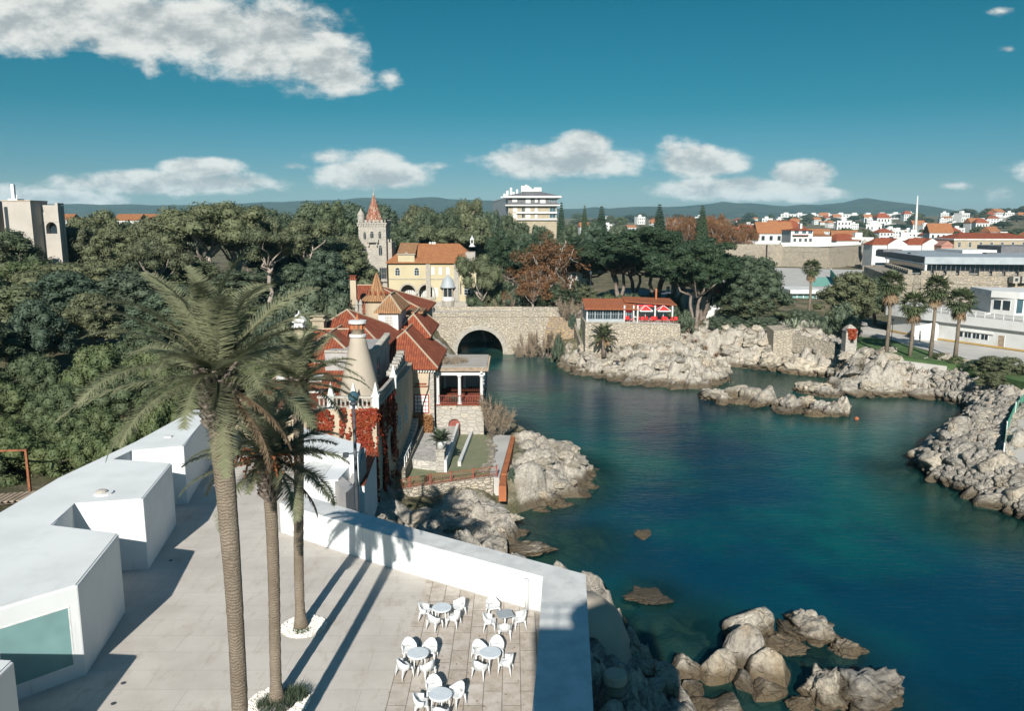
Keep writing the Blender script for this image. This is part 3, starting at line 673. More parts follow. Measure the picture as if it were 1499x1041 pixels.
# stepped white walls behind the end of the parapet
rw = thing('ramp_wall', 'white stepped ramp walls behind the far end of the parapet by the lamp post', 'wall', (-11.5, 46, D))
def P2(px, py, z): v = PZ(px, py, z); return (v.x, v.y)
part('lower_wall', white, rw, lambda m: m.prism([P2(432, 706, 9.4), P2(495, 702, 9.4), P2(530, 662, 9.4), P2(470, 640, 9.4)], 4, 9.4))
part('coping', greytop, rw, lambda m: m.prism([P2(436, 704, 9.4), P2(470, 701, 9.4), P2(498, 668, 9.4), P2(470, 645, 9.4)], 9.403, 9.43))
part('upper_wall', white, rw, lambda m: m.prism([P2(432, 655, 10.2), P2(524, 668, 10.2), P2(528, 650, 10.2), P2(440, 625, 10.2)], 4, 10.2))
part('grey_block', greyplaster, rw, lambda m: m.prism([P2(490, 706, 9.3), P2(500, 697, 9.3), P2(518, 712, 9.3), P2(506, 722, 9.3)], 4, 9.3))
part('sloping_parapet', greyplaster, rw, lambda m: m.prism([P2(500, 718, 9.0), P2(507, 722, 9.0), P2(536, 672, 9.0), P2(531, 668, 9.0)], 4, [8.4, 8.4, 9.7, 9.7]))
tw = thing('brick_topped_wall', 'low white garden wall with red brick coping below the red creeper', 'wall', (-9, 52, 6))
for (x0, y0, x1, y1, z) in [(527, 712, 545, 664, 8.0)]:
    a = P2(x0, y0, z); b = P2(x1, y1, z)
    part('wall', white, tw, lambda m: m.beam((a[0], a[1], z-2), (b[0], b[1], z-2), .55, 4))
    part('brick_coping', redtile, tw, lambda m: m.beam((a[0], a[1], z+.04), (b[0], b[1], z+.04), .62, .08))
# ------------------------------------------------------------------ lamp post
lp = thing('lamp_post', 'tall dark lamp post with glass globe, in front of the red creeper', 'lamp', (-8.6, 42.5, 6))
lx, ly = PZ(523, 750, 8.3)[:2]
lp.location = (lx, ly, 6)
part('post', dark, lp, lambda m: m.tube([(lx, ly, 5.4), (lx, ly, 9), (lx, ly, 14.6)], [.13, .11, .08], 10), True)
part('bracket', dark, lp, lambda m: (m.beam((lx-.55, ly, 11.75), (lx+.45, ly, 11.95), .06, .06), m.box(lx-.7, ly-.12, 11.6, lx-.4, ly+.12, 11.85)))
hd = part('lamp_head', dark, lp, lambda m: m.lathe([(.09, 0), (.22, .08), (.24, .2), (.1, .28)], (lx, ly, 14.6), 12), True)
part('globe', gblue, hd, lambda m: m.lathe([(.1, 0), (.27, .12), (.32, .32), (.25, .52), (.05, .62)], (lx, ly, 14.85), 14), True)
# ------------------------------------------------------------------ lighthouse just behind the viewpoint (only its shadow reaches the picture)
lh = thing('lighthouse', 'square blue and white lighthouse whose shadow falls across the end of the parapet', 'lighthouse', (1.5, -7, 0))
part('tower', white, lh, lambda m: m.box(-1.5, -8.6, 0, 4.3, -3.0, 26.4))
part('stripe', gblue, lh, lambda m: [m.box(-1.52, -8.62, z, 4.32, -2.98, z+2.4) for z in (11, 15.8, 20.6)])
part('gallery', white, lh, lambda m: (m.box(-1.9, -9.0, 26.4, 4.7, -2.6, 26.8)))
def gall(m):
    for z in (27.3, 27.8):
        m.beam((-1.8, -2.7, z), (4.6, -2.7, z), .05, .05); m.beam((-1.8, -8.9, z), (-1.8, -2.7, z), .05, .05); m.beam((4.6, -8.9, z), (4.6, -2.7, z), .05, .05)
    for i in range(8): m.beam((-1.8+i*.914, -2.7, 26.8), (-1.8+i*.914, -2.7, 27.8), .05, .05)
part('railing', dark, lh, gall)
part('lantern', redp, lh, lambda m: m.lathe([(1.7, 0), (1.7, 2.0), (1.9, 2.1), (.5, 3.1), (.12, 3.3), (.06, 4.6)], (1.2, -5.8, 26.8), 20))
# ------------------------------------------------------------------ café chairs and tables
def make_chair():
    c = thing('cafe_chair', '', 'chair'); M_ = chairw
    def seat(m): m.prism([(-.25, -.22), (.25, -.22), (.28, .22), (-.28, .22)], .40, .45)
    def shell(m, th=.035):
        # curved back that runs into arms
        n = 10; ri, ro = .27, .31
        for i in range(n):
            t0 = R(-20)+R(220)*i/n; t1 = R(-20)+R(220)*(i+1)/n
            h = lambda t: .62+.20*max(0, math.sin(t))**2.2
            a = lambda t, r, z: (r*math.cos(t)*(1+.08*(z-.4)), r*math.sin(t)*.92-.0+.10*(z-.45)*max(0, math.sin(t)), z)
            vs = [a(t0, ri, .40), a(t1, ri, .40), a(t1, ri, h(t1)), a(t0, ri, h(t0)), a(t0, ro, .40), a(t1, ro, .40), a(t1, ro, h(t1)), a(t0, ro, h(t0))]
            m.add(vs, [(0, 1, 2, 3), (5, 4, 7, 6), (3, 2, 6, 7), (1, 0, 4, 5)]+([(4, 0, 3, 7)] if i == 0 else [])+([(1, 5, 6, 2)] if i == n-1 else []))
    part('seat', M_, c, seat)
    part('back_and_arms', M_, c, shell, True)
    for (x, y, dx, dy) in ((-.25, -.21, -.03, -.04), (.25, -.21, .03, -.04), (-.22, .2, -.04, .07), (.22, .2, .04, .07)):
        part('leg', M_, c, lambda m: m.tube([(x, y, .42), (x+dx, y+dy, 0)], [.036, .024], 6), True)
    return c
def round_table():
    t = thing('cafe_table', '', 'table')
    part('tabletop', plain('frosted table top', (.60, .64, .66), (.53, .57, .60), 3, .25, spec=.5) if 'frosted table top' not in MATS else MATS['frosted table top'], t, lambda m: m.lathe([(.0, .70), (.46, .70), (.48, .715), (.46, .735), (0, .735)], n=28), False)
    part('rim', chairw, t, lambda m: m.lathe([(.44, .665), (.475, .665), (.478, .70), (.44, .70)], n=28))
    for k in range(4):
        a = k*math.pi/2+.6
        part('leg', chairw, t, lambda m: m.tube([(.33*math.cos(a), .33*math.sin(a), .68), (.38*math.cos(a), .38*math.sin(a), 0)], [.03, .022], 6), True)
    return t
def square_table():
    t = thing('cafe_table', 'square grey topped café table on a post beside the drain pipe', 'table')
    part('tabletop', zinc, t, lambda m: m.box(-.38, -.38, .70, .38, .38, .735))
    part('leg', chairw, t, lambda m: m.tube([(0, 0, .70), (0, 0, .03)], .05, 8), True)
    part('foot', chairw, t, lambda m: (m.box(-.34, -.05, 0, .34, .05, .035), m.box(-.05, -.34, .036, .05, .34, .06)))
    return t
sets = [((646.6, 889), 'far left table near the parapet wall', [(623, 892), (639, 903), (661.5, 901), (671, 886)]),
        ((739, 898.5), 'square grey table', [(721.5, 886), (717, 907), (739, 918), (758, 904)]),
        ((611.6, 956), 'middle table on the left', [(599, 948), (629, 949), (596, 971), (622, 972)]),
        ((717.7, 955), 'middle table on the right', [(702, 951), (727, 945), (706.7, 971), (734, 966)]),
        ((644.5, 1016), 'nearest table at the bottom edge', [(635, 1004), (668, 1013), (617, 1026), (644.5, 1037)])]
proto_c = proto_t = None
pos = lambda p: p
for si, ((tx, ty), tn, chs) in enumerate(sets):
    tp = PZ(tx, ty, D+.72); tp = Vector((tp.x, tp.y, D+.008))
    if si == 1: to = square_table()
    elif proto_t is None: to = proto_t = round_table()
    else: to = copy_tree(proto_t)
    if si != 1: to['label'] = 'round frosted top café table, the '+tn
    to['group'] = 'café tables on the terrace'; to.location = tp; to.scale = (.84, .84, .97); to.rotation_euler.z = .3*si
    for ci, (cx, cy) in enumerate(chs):
        cp = PZ(cx, cy, D+.5); o = make_chair() if proto_c is None else copy_tree(proto_c)
        if proto_c is None: proto_c = o
        dx, dy = cp.x-tp.x, cp.y-tp.y; L = max(math.hypot(dx, dy), .01); k = max(L, .60)/L
        o.scale = (.93, .93, .95); o.location = (tp.x+dx*k, tp.y+dy*k, D+.008); o.rotation_euler.z = math.atan2(dy, dx)-math.pi/2+random.Random(si*7+ci).uniform(-.25, .25)
        side = ('far' if dy > 0 else 'near')+(' left' if dx < 0 else ' right')
        o['label'] = 'white armchair, %s side of the %s' % (side, tn); o['group'] = 'white café armchairs on the terrace'
        if ci == 0 and si == 0: o['label'] = 'white plastic armchair at the left end of the far left table'
# ------------------------------------------------------------------ tall date palms
def frond(rng, az, el, L, droop, lv, lf, dead=False, nseg=14, leaf=.50):
    """rachis and leaflets; returns nothing, appends quads to lv"""
    pts = []; p = np.zeros(3); e = el
    for i in range(nseg+1):
        pts.append(p.copy()); f = i/nseg
        d = np.array([math.cos(az)*math.cos(e), math.sin(az)*math.cos(e), math.sin(e)])
        p = p+d*L/nseg; e -= droop*(.15+1.75*f*f**.3)/nseg
    pts = np.array(pts)
    side = np.array([-math.sin(az), math.cos(az), 0]) 
    tw = rng.uniform(-.5, .5)
    for i in range(nseg):       # rachis
        w = .045*(1-i/nseg)+.008
        a, b = pts[i], pts[i+1]; up = np.cross(b-a, side); up /= np.linalg.norm(up)
        lv += [a-side*w, a+side*w, b+side*w*.9, b-side*w*.9]
    per = 14
    for i in range(1, nseg):
        a, b = pts[i], pts[i+1]; t = (b-a)/np.linalg.norm(b-a); up = np.cross(t, side); up *= (1 if up[2] > 0 else -1)/np.linalg.norm(up)
        s2 = side*math.cos(tw)+up*math.sin(tw)*.4
        f0 = i/nseg
        for k in range(per):
            q = a+(b-a)*(k+rng.random())/per; f = f0+k/per/nseg
            ll = leaf*(math.sin(math.pi*min(1, .18+.8*f))**.6)*rng.uniform(.8, 1.1)
            for sg in (-1, 1):
                dr = sg*s2*rng.uniform(.75, .95)+t*rng.uniform(.4, .65)+up*(rng.uniform(-.05, .35) if not dead else rng.uniform(-.5, .1)); dr /= np.linalg.norm(dr)
                w = t*.017+up*.005
                tip = q+dr*ll+np.array([0, 0, -.13*ll*rng.uniform(.5, 1.6)])
                lv += [q-w, q+w, tip+w*.15, tip-w*.15]
def palm_crown(seed, n, L, dead_n=2):
    rng = np.random.default_rng(seed); lv = []; dv = []
    for i in range(n):
        f = i/n; az = i*2.39996+rng.uniform(-.2, .2); el = R(86-108*f**.95+rng.uniform(-9, 9))
        frond(rng, az, el, L*rng.uniform(.88, 1.08)*(1-.12*(f < .12)), R(rng.uniform(55, 95))*(1+.05*f), lv, None)
    for i in range(dead_n):
        az = rng.uniform(0, 6.283); frond(rng, az, R(rng.uniform(-45, -15)), L*rng.uniform(.6, .95), R(rng.uniform(40, 75)), dv, None, True, leaf=.3)
    q = lambda v: np_mesh('crown', np.array(v), np.arange(len(v)).reshape(-1, 4))
    return q(lv), q(dv)
def date_palm(label, x, y, z0, ztop, r0, r1, seed, n, L, lean=(0, 0), dates=False):
    t = thing('date_palm', label, 'palm tree', (x, y, z0), 0, 'tall date palms on the terrace')
    h = ztop-z0; rng = random.Random(seed)
    m = MB(); pr = []; path = []
    for i in range(60):
        f = i/59; rr = (r0*1.55-(r0*.55)*min(1, f/.08)) if f < .08 else r0+(r1-r0)*ss(.45, 1.0, f)
        rr *= 1+.035*math.sin(f*h*math.pi*2/.45)*(1 if f < .5 else .5)+rng.uniform(-.02, .02)
        path.append((x+lean[0]*f*f+.05*math.sin(f*5+seed), y+lean[1]*f*f, z0+h*f*.985)); pr.append(float(rr))
    m.tube(path, pr, 18); m.build('trunk', trunkm, t, True)
    lv, dv = palm_crown(seed, n, L)
    lv.materials.append(L_date); dv.materials.append(L_dead)
    c = link('crown', lv, t); c.location = (lean[0], lean[1], h)
    d2 = link('dead_fronds', dv, t); d2.location = (lean[0], lean[1], h-.15)
    b = MB()   # boss of old leaf bases below the crown
    for k in range(90):
        a = k*2.4; zz = -1.5+1.6*(k/90); rr = r1*(1.0+.45*ss(-1.5, -.2, zz)); 
        p0 = Vector((x+lean[0]+rr*.8*math.cos(a), y+lean[1]+rr*.8*math.sin(a), ztop+zz)); p1 = p0+Vector((.22*math.cos(a), .22*math.sin(a), .26))
        b.beam(p0, p1, .12, .06)
    b.lathe([(r1*.9, -1.6), (r1*1.25, -.7), (r1*1.15, -.1), (r1*.4, .3)], (x+lean[0], y+lean[1], ztop), 14)
    b.build('leaf_bases', barkd, t)
    if dates:
        def dt(m):
            for k in range(9):
                a = k*2.4+1; p = Vector((x+lean[0], y+lean[1], ztop+.1)); q = p+Vector((math.cos(a)*.9, math.sin(a)*.9, .15)); r_ = q+Vector((math.cos(a)*.25, math.sin(a)*.25, -.6))
                m.tube([p, q, r_], [.03, .05, .02], 5)
                for j in range(14):
                    o = Vector((rng.gauss(0, .13), rng.gauss(0, .13), rng.uniform(-.5, .05))); m.box(*(q+o-Vector((.03, .03, .03))), *(q+o+Vector((.03, .03, .03))))
        part('date_clusters', orange, t, dt)
    return t
date_palm('tallest and nearest date palm with the widest crown, thick trunk at left', -7.35, 19.6, D, 21.2, .215, .285, 5, 34, 3.6, (-.05, 0))
date_palm('middle date palm, its lower crown just right of the thick trunk', -8.1, 25.2, D, 17.3, .195, .21, 11, 32, 3.0, (.1, 0), True)
date_palm('slimmest date palm of the three, furthest back near the parapet', -8.6, 30.3, D, 18.8, .195, .2, 23, 32, 3.0, (.25, .1))
# planting rings of white pebbles
def pebbles(name, x, y, rad, n, seed, label):
    rng = np.random.default_rng(seed); v = []; f = []
    base = MB().lathe([(0, .0), (rad*.97, 0), (rad*.9, .03), (0, .045)], (x, y, D+.004), 24)
    for k in range(n):
        r_ = rad*math.sqrt(rng.random()); a = rng.uniform(0, 6.283); s = rng.uniform(.03, .065); c = (x+r_*math.cos(a), y+r_*math.sin(a), D+.055)
        base.add([(c[0]+s, c[1], c[2]), (c[0], c[1]+s*.8, c[2]), (c[0]-s, c[1], c[2]), (c[0], c[1]-s*.8, c[2]), (c[0], c[1], c[2]+s*.7), (c[0], c[1], c[2]-s*.5)],
                 [(0, 1, 4), (1, 2, 4), (2, 3, 4), (3, 0, 4), (1, 0, 5), (2, 1, 5), (3, 2, 5), (0, 3, 5)])
    tag(base.build(name, plain('white pebbles '+str(seed), (.70, .68, .64), (.50, .46, .41), 6, .8)), label, None, None, 'stuff')
pebbles('pebble_ring', -8.55, 30.35, .92, 1100, 3, None)
pebbles('pebble_ring', -8.05, 25.1, 1.05, 1300, 4, None)
def tuft(name, x, y, z, rad, h, n, seed, m, label=None, cat=None, group=None, kind=None):
    rng = np.random.default_rng(seed); v = []
    for k in range(n):
        r_ = rad*math.sqrt(rng.random()); a = rng.uniform(0, 6.283); b = np.array([x+r_*math.cos(a), y+r_*math.sin(a), z]); l = h*rng.uniform(.5, 1.1)
        tip = b+np.array([rng.normal(0, .35)*l, rng.normal(0, .35)*l, l]); wv = np.array([math.cos(a*3), math.sin(a*3), 0])*.012*(1+h)
        v += [b-wv, b+wv, tip+wv*.2, tip-wv*.2]
    o = link(name, np_mesh(name, np.array(v), np.arange(len(v)).reshape(-1, 4), m)); return tag(o, label, cat, group, kind)
tuft('grass_tuft', -8.1, 24.95, D+.03, .62, .28, 900, 1, L_blue, kind='stuff')
tuft('grass_tuft', -7.55, 25.45, D+.03, .38, .38, 600, 2, L_blue, kind='stuff')
tuft('grass_tuft', -8.55, 30.0, D+.03, .34, .13, 300, 3, L_shrub, kind='stuff')
# rusty frame at the left margin
rf = thing('rusty_frame', 'rusty brown steel gate frame standing on the left beside the trees', 'frame', (-26.5, 40, 9.5))
a = PZ(44, 718, 9.6); b = PZ(9, 708, 9.6)
def rfr(m):
    m.beam((a.x, a.y, a.z-.6), (a.x, a.y, 12.05), .13, .13); m.beam((a.x, a.y, 12.0), (a.x-3.2, a.y+.8, 11.7), .1, .1); m.beam((a.x-3.2, a.y+.8, 9), (a.x-3.2, a.y+.8, 11.75), .12, .12)
part('frame', rust, rf, rfr)
bd = thing('wooden_walkway', 'pale slatted wooden boardwalk on the ground beside the rusty frame', 'walkway', (-27, 41, 9.6))
def slats(m):
    for i in range(24): m.box(-31.5+i*.3, 40.6+i*.09, 9.72, -31.27+i*.3, 42.2+i*.09, 9.78)
part('slats', wood, bd, slats)
part('joists', barkd, bd, lambda m: (m.beam((-31.5, 40.9, 9.62), (-24.4, 43.0, 9.62), .12, .18), m.beam((-31.5, 41.8, 9.62), (-24.4, 43.9, 9.62), .12, .18)))
# round buttress and old turret at the foot of the terrace wall
bt = PZ(888, 905, 4.2)
tag(MB().lathe([(3.4, -5.5), (2.6, -1.6), (1.9, .2), (1.0, 1.0), (0, 1.15)], (3.7, 38.6, 4.6), 28).build('buttress', cement, None, True), 'rounded grey masonry buttress at the foot of the terrace wall above the water', 'buttress')
tu = PZ(901, 985, 5.6)
tt = thing('stone_turret', 'old round stone post with flat top standing in the shade below the terrace', 'turret', (tu.x, tu.y, 2))
part('shaft', rubble, tt, lambda m: m.lathe([(.50, -3), (.42, 3.0), (.42, 3.1)], (tu.x, tu.y, 2), 18))
part('cap', cement, tt, lambda m: m.lathe([(.44, 3.1), (.5, 3.18), (.5, 3.5), (.46, 3.56), (0, 3.6)], (tu.x, tu.y, 2), 18))
# ------------------------------------------------------------------ windows (shared meshes)
_wm = {}
def window(parent, x, y, z, w, h, rz=0, fm=None, gm=None, mull=(1, 1), name='window', fr=.08, depth=.1, arch=False):
    """frame part with its pane as sub-part, centre of sill at x,y,z; wall faces -Y before rotation"""
    fm = fm or winframe; gm = gm or gw
    key = (round(w, 2), round(h, 2), fm.name, gm.name, mull, fr, depth, arch)
    if key not in _wm:
        f = MB(); f.box(-w/2, -.03, 0, w/2, depth, fr); f.box(-w/2, -.03, h-fr, w/2, depth, h); f.box(-w/2, -.03, fr, -w/2+fr, depth, h-fr); f.box(w/2-fr, -.03, fr, w/2, depth, h-fr)
        for i in range(1, mull[0]+1):
            if mull[0] > 0: xx = -w/2+w*i/(mull[0]+1); f.box(xx-fr*.3, -.02, fr, xx+fr*.3, depth*.6, h-fr)
        for i in range(1, mull[1]+1):
            zz = h*i/(mull[1]+1); f.box(-w/2+fr, -.018, zz-fr*.3, w/2-fr, depth*.55, zz+fr*.3)
        p = MB(); p.box(-w/2+fr, .012, fr, w/2-fr, depth, h-fr)
        if arch:
            n = 8
            for i in range(n):
                a0, a1 = math.pi*i/n, math.pi*(i+1)/n; r0, r1 = w/2-fr, w/2
                f.add([(r0*math.cos(a0), -.03, h+r0*math.sin(a0)), (r0*math.cos(a1), -.03, h+r0*math.sin(a1)), (r1*math.cos(a1), -.03, h+r1*math.sin(a1)), (r1*math.cos(a0), -.03, h+r1*math.sin(a0)),
                       (r0*math.cos(a0), depth, h+r0*math.sin(a0)), (r0*math.cos(a1), depth, h+r0*math.sin(a1)), (r1*math.cos(a1), depth, h+r1*math.sin(a1)), (r1*math.cos(a0), depth, h+r1*math.sin(a0))],
                      [(0, 1, 2, 3), (1, 0, 4, 5), (3, 2, 6, 7)])
            p.add([(0, .012, h)]+[((w/2-fr)*math.cos(math.pi*i/n), .012, h+(w/2-fr)*math.sin(math.pi*i/n)) for i in range(n+1)], [(0, i+2, i+1) for i in range(n)])
        fo = f.build(name, fm); po = p.build('pane', gm); _wm[key] = (fo.data, po.data)
        bpy.data.objects.remove(fo); bpy.data.objects.remove(po)
    fd, pd = _wm[key]
    f = link(name, fd, parent); off = parent.location
    f.location = (x-off.x, y-off.y, z-off.z); f.rotation_euler.z = rz
    link('pane', pd, f); return f
def roofpart(parent, name, x0, y0, x1, y1, z0, z1, ax='x', ends=(True, True), m=None, inset=None, ridge=True):
    r_ = part(name, m or redtile, parent, lambda b: b.hip(x0, y0, x1, y1, z0, z1, ax, ends, inset))
    if ridge:
        t = MB(); t.hip(x0, y0, x1, y1, z0, z1, ax, ends, inset); V = t.V
        def rc(b):
            prs = [(4, 5)]
            if ends[0]: prs += [(0, 4), (3, 4)] if ax == 'x' else [(0, 4), (1, 4)]
            if ends[1]: prs += [(1, 5), (2, 5)] if ax == 'x' else [(2, 5), (3, 5)]
            for i, j in prs:
                if (Vector(V[i])-Vector(V[j])).length > .3: b.beam(Vector(V[i])+Vector((0, 0, .03)), Vector(V[j])+Vector((0, 0, .02)), .14, .1)
        part('ridge_tiles', plaster, r_, rc)
    return r_
# ------------------------------------------------------------------ the villa with red roofs
vl = thing('villa', 'cream seaside villa with red tiled hip roofs, cone chimney and stepped parapets', 'house', (-13, 72, 5))
def cornice(m, x0, y0, x1, y1, z, h=.18, p=.12): m.box(x0-p, y0-p, z, x1+p, y1+p, z+h)
# front block with flat terrace roof
part('wall', plaster, vl, lambda m: m.prism([(-21.5, 58.2), (-10.2, 58.2), (-9.75, 73.3), (-9.9, 78), (-21.5, 78)], 1.0, 11.0))
part('roof_terrace', redtile, vl, lambda m: m.box(-21.2, 58.6, 11.003, -10.6, 70, 11.06))
def balus(m):
    for (a, b, n) in (((-10.25, 58.4), (-9.85, 73.2), 44), ((-14.6, 58.35), (-10.4, 58.35), 13)):
        m.beam((a[0], a[1], 11.9), (b[0], b[1], 11.9), .28, .16); m.beam((a[0], a[1], 11.1), (b[0], b[1], 11.1), .3, .2)
        for i in range(n):
            f = (i+.5)/n; x, y = a[0]+(b[0]-a[0])*f, a[1]+(b[1]-a[1])*f; m.box(x-.06, y-.06, 11.2, x+.06, y+.06, 11.83)
part('balustrade', ashlar, vl, balus)
for (x, y) in ((-10.25, 58.5), (-11.9, 58.45), (-10.0, 65.9), (-13.6, 58.45)):
    part('finial', stucco, vl, lambda m: m.lathe([(.36, 0), (.36, .9), (.42, .92), (.42, 1.05), (.3, 1.1), (.03, 2.0)], (x, y, 11.0), 4, math.pi/4))
part('parapet_steps', ashlar, vl, lambda m: [m.box(-10.6+.05*(i % 2), 66+i*1.0, 12.0, -9.9, 66.6+i*1.0, 12.4+.12*i) for i in range(7)])
# cone chimney
cx, cy = -12.0, 61.4
cc = part('cone_chimney', cement, vl, lambda m: m.lathe([(1.72, 0), (1.58, .5), (.68, 4.5), (.55, 5.2)], (cx, cy, 11.05), 28), True)
part('collar', stucco, cc, lambda m: m.lathe([(.55, 5.0), (.68, 5.0), (.68, 5.16), (.54, 5.2), (.5, 5.22)], (cx, cy, 11.05), 24))
part('pot', plaster, cc, lambda m: m.lathe([(.49, 5.22), (.49, 6.0), (.5, 6.0)], (cx, cy, 11.05), 20), True)
part('vents', orange, cc, lambda m: [m.box(cx+.45*math.cos(a)-.11, cy+.45*math.sin(a)-.11, 16.65, cx+.45*math.cos(a)+.11, cy+.45*math.sin(a)+.11, 17.2) for a in (0, 1.57, 3.14, 4.71, -.78, -2.35)])
part('cap', stucco, cc, lambda m: m.lathe([(.5, 6.0), (.7, 6.05), (.7, 6.26), (.5, 6.3), (.2, 6.32)], (cx, cy, 11.05), 24))
part('spike', orange, cc, lambda m: m.lathe([(.13, 6.32), (.08, 6.55), (.03, 6.85)], (cx, cy, 11.05), 8))
# middle block with stepped parapet, right wall in shade
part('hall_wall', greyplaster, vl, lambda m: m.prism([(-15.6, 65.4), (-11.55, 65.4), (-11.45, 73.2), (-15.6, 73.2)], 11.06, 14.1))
def crenel(m):
    for i in range(13): m.box(-11.75, 65.35+i*.6, 14.1, -11.25, 65.7+i*.6, 14.38+.03*i)
    m.box(-15.6, 65.3, 14.1, -11.7, 65.6, 14.3)
part('stepped_parapet', ashlar, vl, crenel)
for y in (67.4, 70.6): window(vl, -11.5, y, 11.7, 1.3, 1.7, R(88), greyplaster, gblue, (1, 1))
# roofs on the left
part('wing_wall', stucco, vl, lambda m: m.box(-19.2, 63.6, 8, -15.5, 71, 12.4))
part('lean_to_roof', redtile, vl, lambda m: m.add([(-19.4, 62.9, 11.75), (-13.6, 62.9, 11.75), (-13.6, 66.6, 13.0), (-18.3, 66.6, 13.0), (-19.4, 62.9, 11.6), (-13.6, 62.9, 11.6), (-13.6, 66.6, 12.85), (-18.3, 66.6, 12.85)],
     [(0, 1, 2, 3), (7, 6, 5, 4), (0, 4, 5, 1), (1, 5, 6, 2), (2, 6, 7, 3), (3, 7, 4, 0)]))
part('attic_wall', stucco, vl, lambda m: m.box(-18.6, 67, 12.4, -13.7, 74, 13.35))
def teeth(m):
    for i in range(14): m.box(-18.6+i*.36, 66.9, 12.95, -18.42+i*.36, 66.99, 13.3)
part('cornice_teeth', redtile, vl, teeth)
roofpart(vl, 'front_hip_roof', -19.0, 66.4, -13.3, 75, 13.5, 15.15, 'y', (True, False), inset=3.2)
roofpart(vl, 'left_hip_roof', -20.6, 70, -15, 75.4, 13.45, 15.1, 'x', (True, False))
part('rear_wall', plaster, vl, lambda m: m.box(-20.8, 74, 4, -12.4, 86, 13.1))
roofpart(vl, 'main_roof', -21.3, 73.4, -11.9, 86.6, 13.1, 16.1, 'y', (True, True), inset=6.4)
# square lantern tower
def tow(m): m.box(-14.3, 84.8, 8, -12.2, 91.4, 15.15)
part('tower_wall', stucco, vl, tow)
def lattice(m):
    for i in range(5):
        for j in range(12): m.box(-13.55+i*.16, 84.775, 12.9+j*.17, -13.46+i*.16, 84.805, 13.0+j*.17)
part('brick_lattice', barkd, vl, lattice)
part('tower_cornice', stucco, vl, lambda m: cornice(m, -14.3, 84.8, -12.2, 91.4, 15.15))
roofpart(vl, 'tower_roof', -14.7, 84.4, -11.8, 91.8, 15.36, 17.0, 'y', (True, True), browntile, 1.8)
part('tower_annex', stucco, vl, lambda m: m.box(-12.0, 92, 8, -10.6, 96, 14.3))
part('annex_cornice', browntile, vl, lambda m: m.box(-12.3, 91.7, 14.3, -10.3, 96.3, 14.5))
# turret with bell roof
tx, ty = PY(552, 430, 93)[:2]
part('turret_wall', plaster, vl, lambda m: m.lathe([(1.45, 8), (1.45, 15.7), (1.6, 15.8)], (tx, ty, 0), 20))
part('bell_roof', browntile, vl, lambda m: m.lathe([(1.85, 15.75), (1.8, 15.9), (1.3, 16.35), (.85, 16.95), (.52, 17.7), (.25, 18.5), (.03, 19.0)], (tx, ty, 0), 24))
part('dormers', redtile, vl, lambda m: [m.lathe([(.2, 0), (.02, .5)], (tx+1.2*math.cos(a), ty+1.2*math.sin(a), 16.5), 4) for a in (-2.6, -2.1, -1.57, -1.04, -.5)])
# slender chimneys
def chim(px, ytop, ybot, Yd, w, m_, cap, name='chimney'):
    t = PY(px, ytop, Yd); b = PY(px, ybot, Yd); c = part(name, m_, vl, lambda m: m.box(t.x-w/2, Yd-w/2, b.z-3, t.x+w/2, Yd+w/2, t.z-.5))
    part('cap', cap, c, lambda m: (m.box(t.x-w*.65, Yd-w*.65, t.z-.5, t.x+w*.65, Yd+w*.65, t.z-.36), m.box(t.x-w*.42, Yd-w*.42, t.z-.36, t.x+w*.42, Yd+w*.42, t.z-.08), m.box(t.x-w*.6, Yd-w*.6, t.z-.08, t.x+w*.6, Yd+w*.6, t.z)))
    return c
chim(517, 403, 444, 95, .7, plaster, redtile); chim(467, 461, 482, 76, 1.1, brickb, brickb)
c = chim(438, 470, 512, 66, .8, brickb, stucco)
part('cupola', stucco, c, lambda m: m.lathe([(.62, 0), (.6, .12), (.3, .5), (.1, .62), (.02, .9)], (PY(438, 470, 66).x, 66, PY(438, 470, 66).z), 10))
for px in (522, 528): 
    p = PY(px, 448, 92); part('chimney_pot', ashlar, vl, lambda m: m.lathe([(.26, -1.4), (.2, .1), (.26, .2), (.05, .8)], p, 10))
part('stack', cement, vl, lambda m: m.box(-11.55, 89.5, 6, -10.0, 90.4, 13.05))
part('stack_vents', brickb, vl, lambda m: [m.box(-11.35+i*.2, 89.46, 12.3, -11.22+i*.2, 89.5, 12.7) for i in range(6)])
roofpart(vl, 'side_roof', -13.2, 86.6, -8.9, 97, 12.4, 14.6, 'y', (True, True))
roofpart(vl, 'rear_roof', -20, 96, -10.3, 108, 14.0, 16.8, 'x', (False, True), inset=7)
part('rear_block', plaster, vl, lambda m: m.box(-19.6, 96.5, 5, -10.8, 107.5, 13.85))
# right wing with the red window
part('right_wing_wall', plaster, vl, lambda m: m.box(-14.5, 78.1, 3.2, -7.9, 88.5, 10.35))
part('quoins', ashlar, vl, lambda m: m.box(-8.25, 78.02, 3.2, -7.82, 78.5, 10.35))
def dent(m):
    m.box(-14.6, 77.85, 10.3, -7.65, 88.7, 10.5)
    for i in range(26): m.box(-14.4+i*.265, 77.7, 10.1, -14.26+i*.265, 77.86, 10.34)
part('cornice', stucco, vl, dent)
roofpart(vl, 'right_wing_roof', -14.9, 77.5, -7.35, 89, 10.55, 13.6, 'y', (True, False), inset=4.6)
window(vl, -9.1, 78.08, 5.8, 1.5, 1.95, 0, redframe, winframe, (3, 4), 'window', .1)
part('transom_vent', redtile, vl, lambda m: (m.box(-9.85, 78.03, 8.5, -8.4, 78.1, 8.62), m.box(-9.7, 78.03, 8.75, -8.55, 78.1, 8.9)))
part('downpipe', dark, vl, lambda m: m.tube([(-8.2, 77.95, 10.2), (-8.35, 77.95, 8.4), (-8.9, 77.95, 6.9), (-9.2, 77.95, 5.2)], .06, 6))
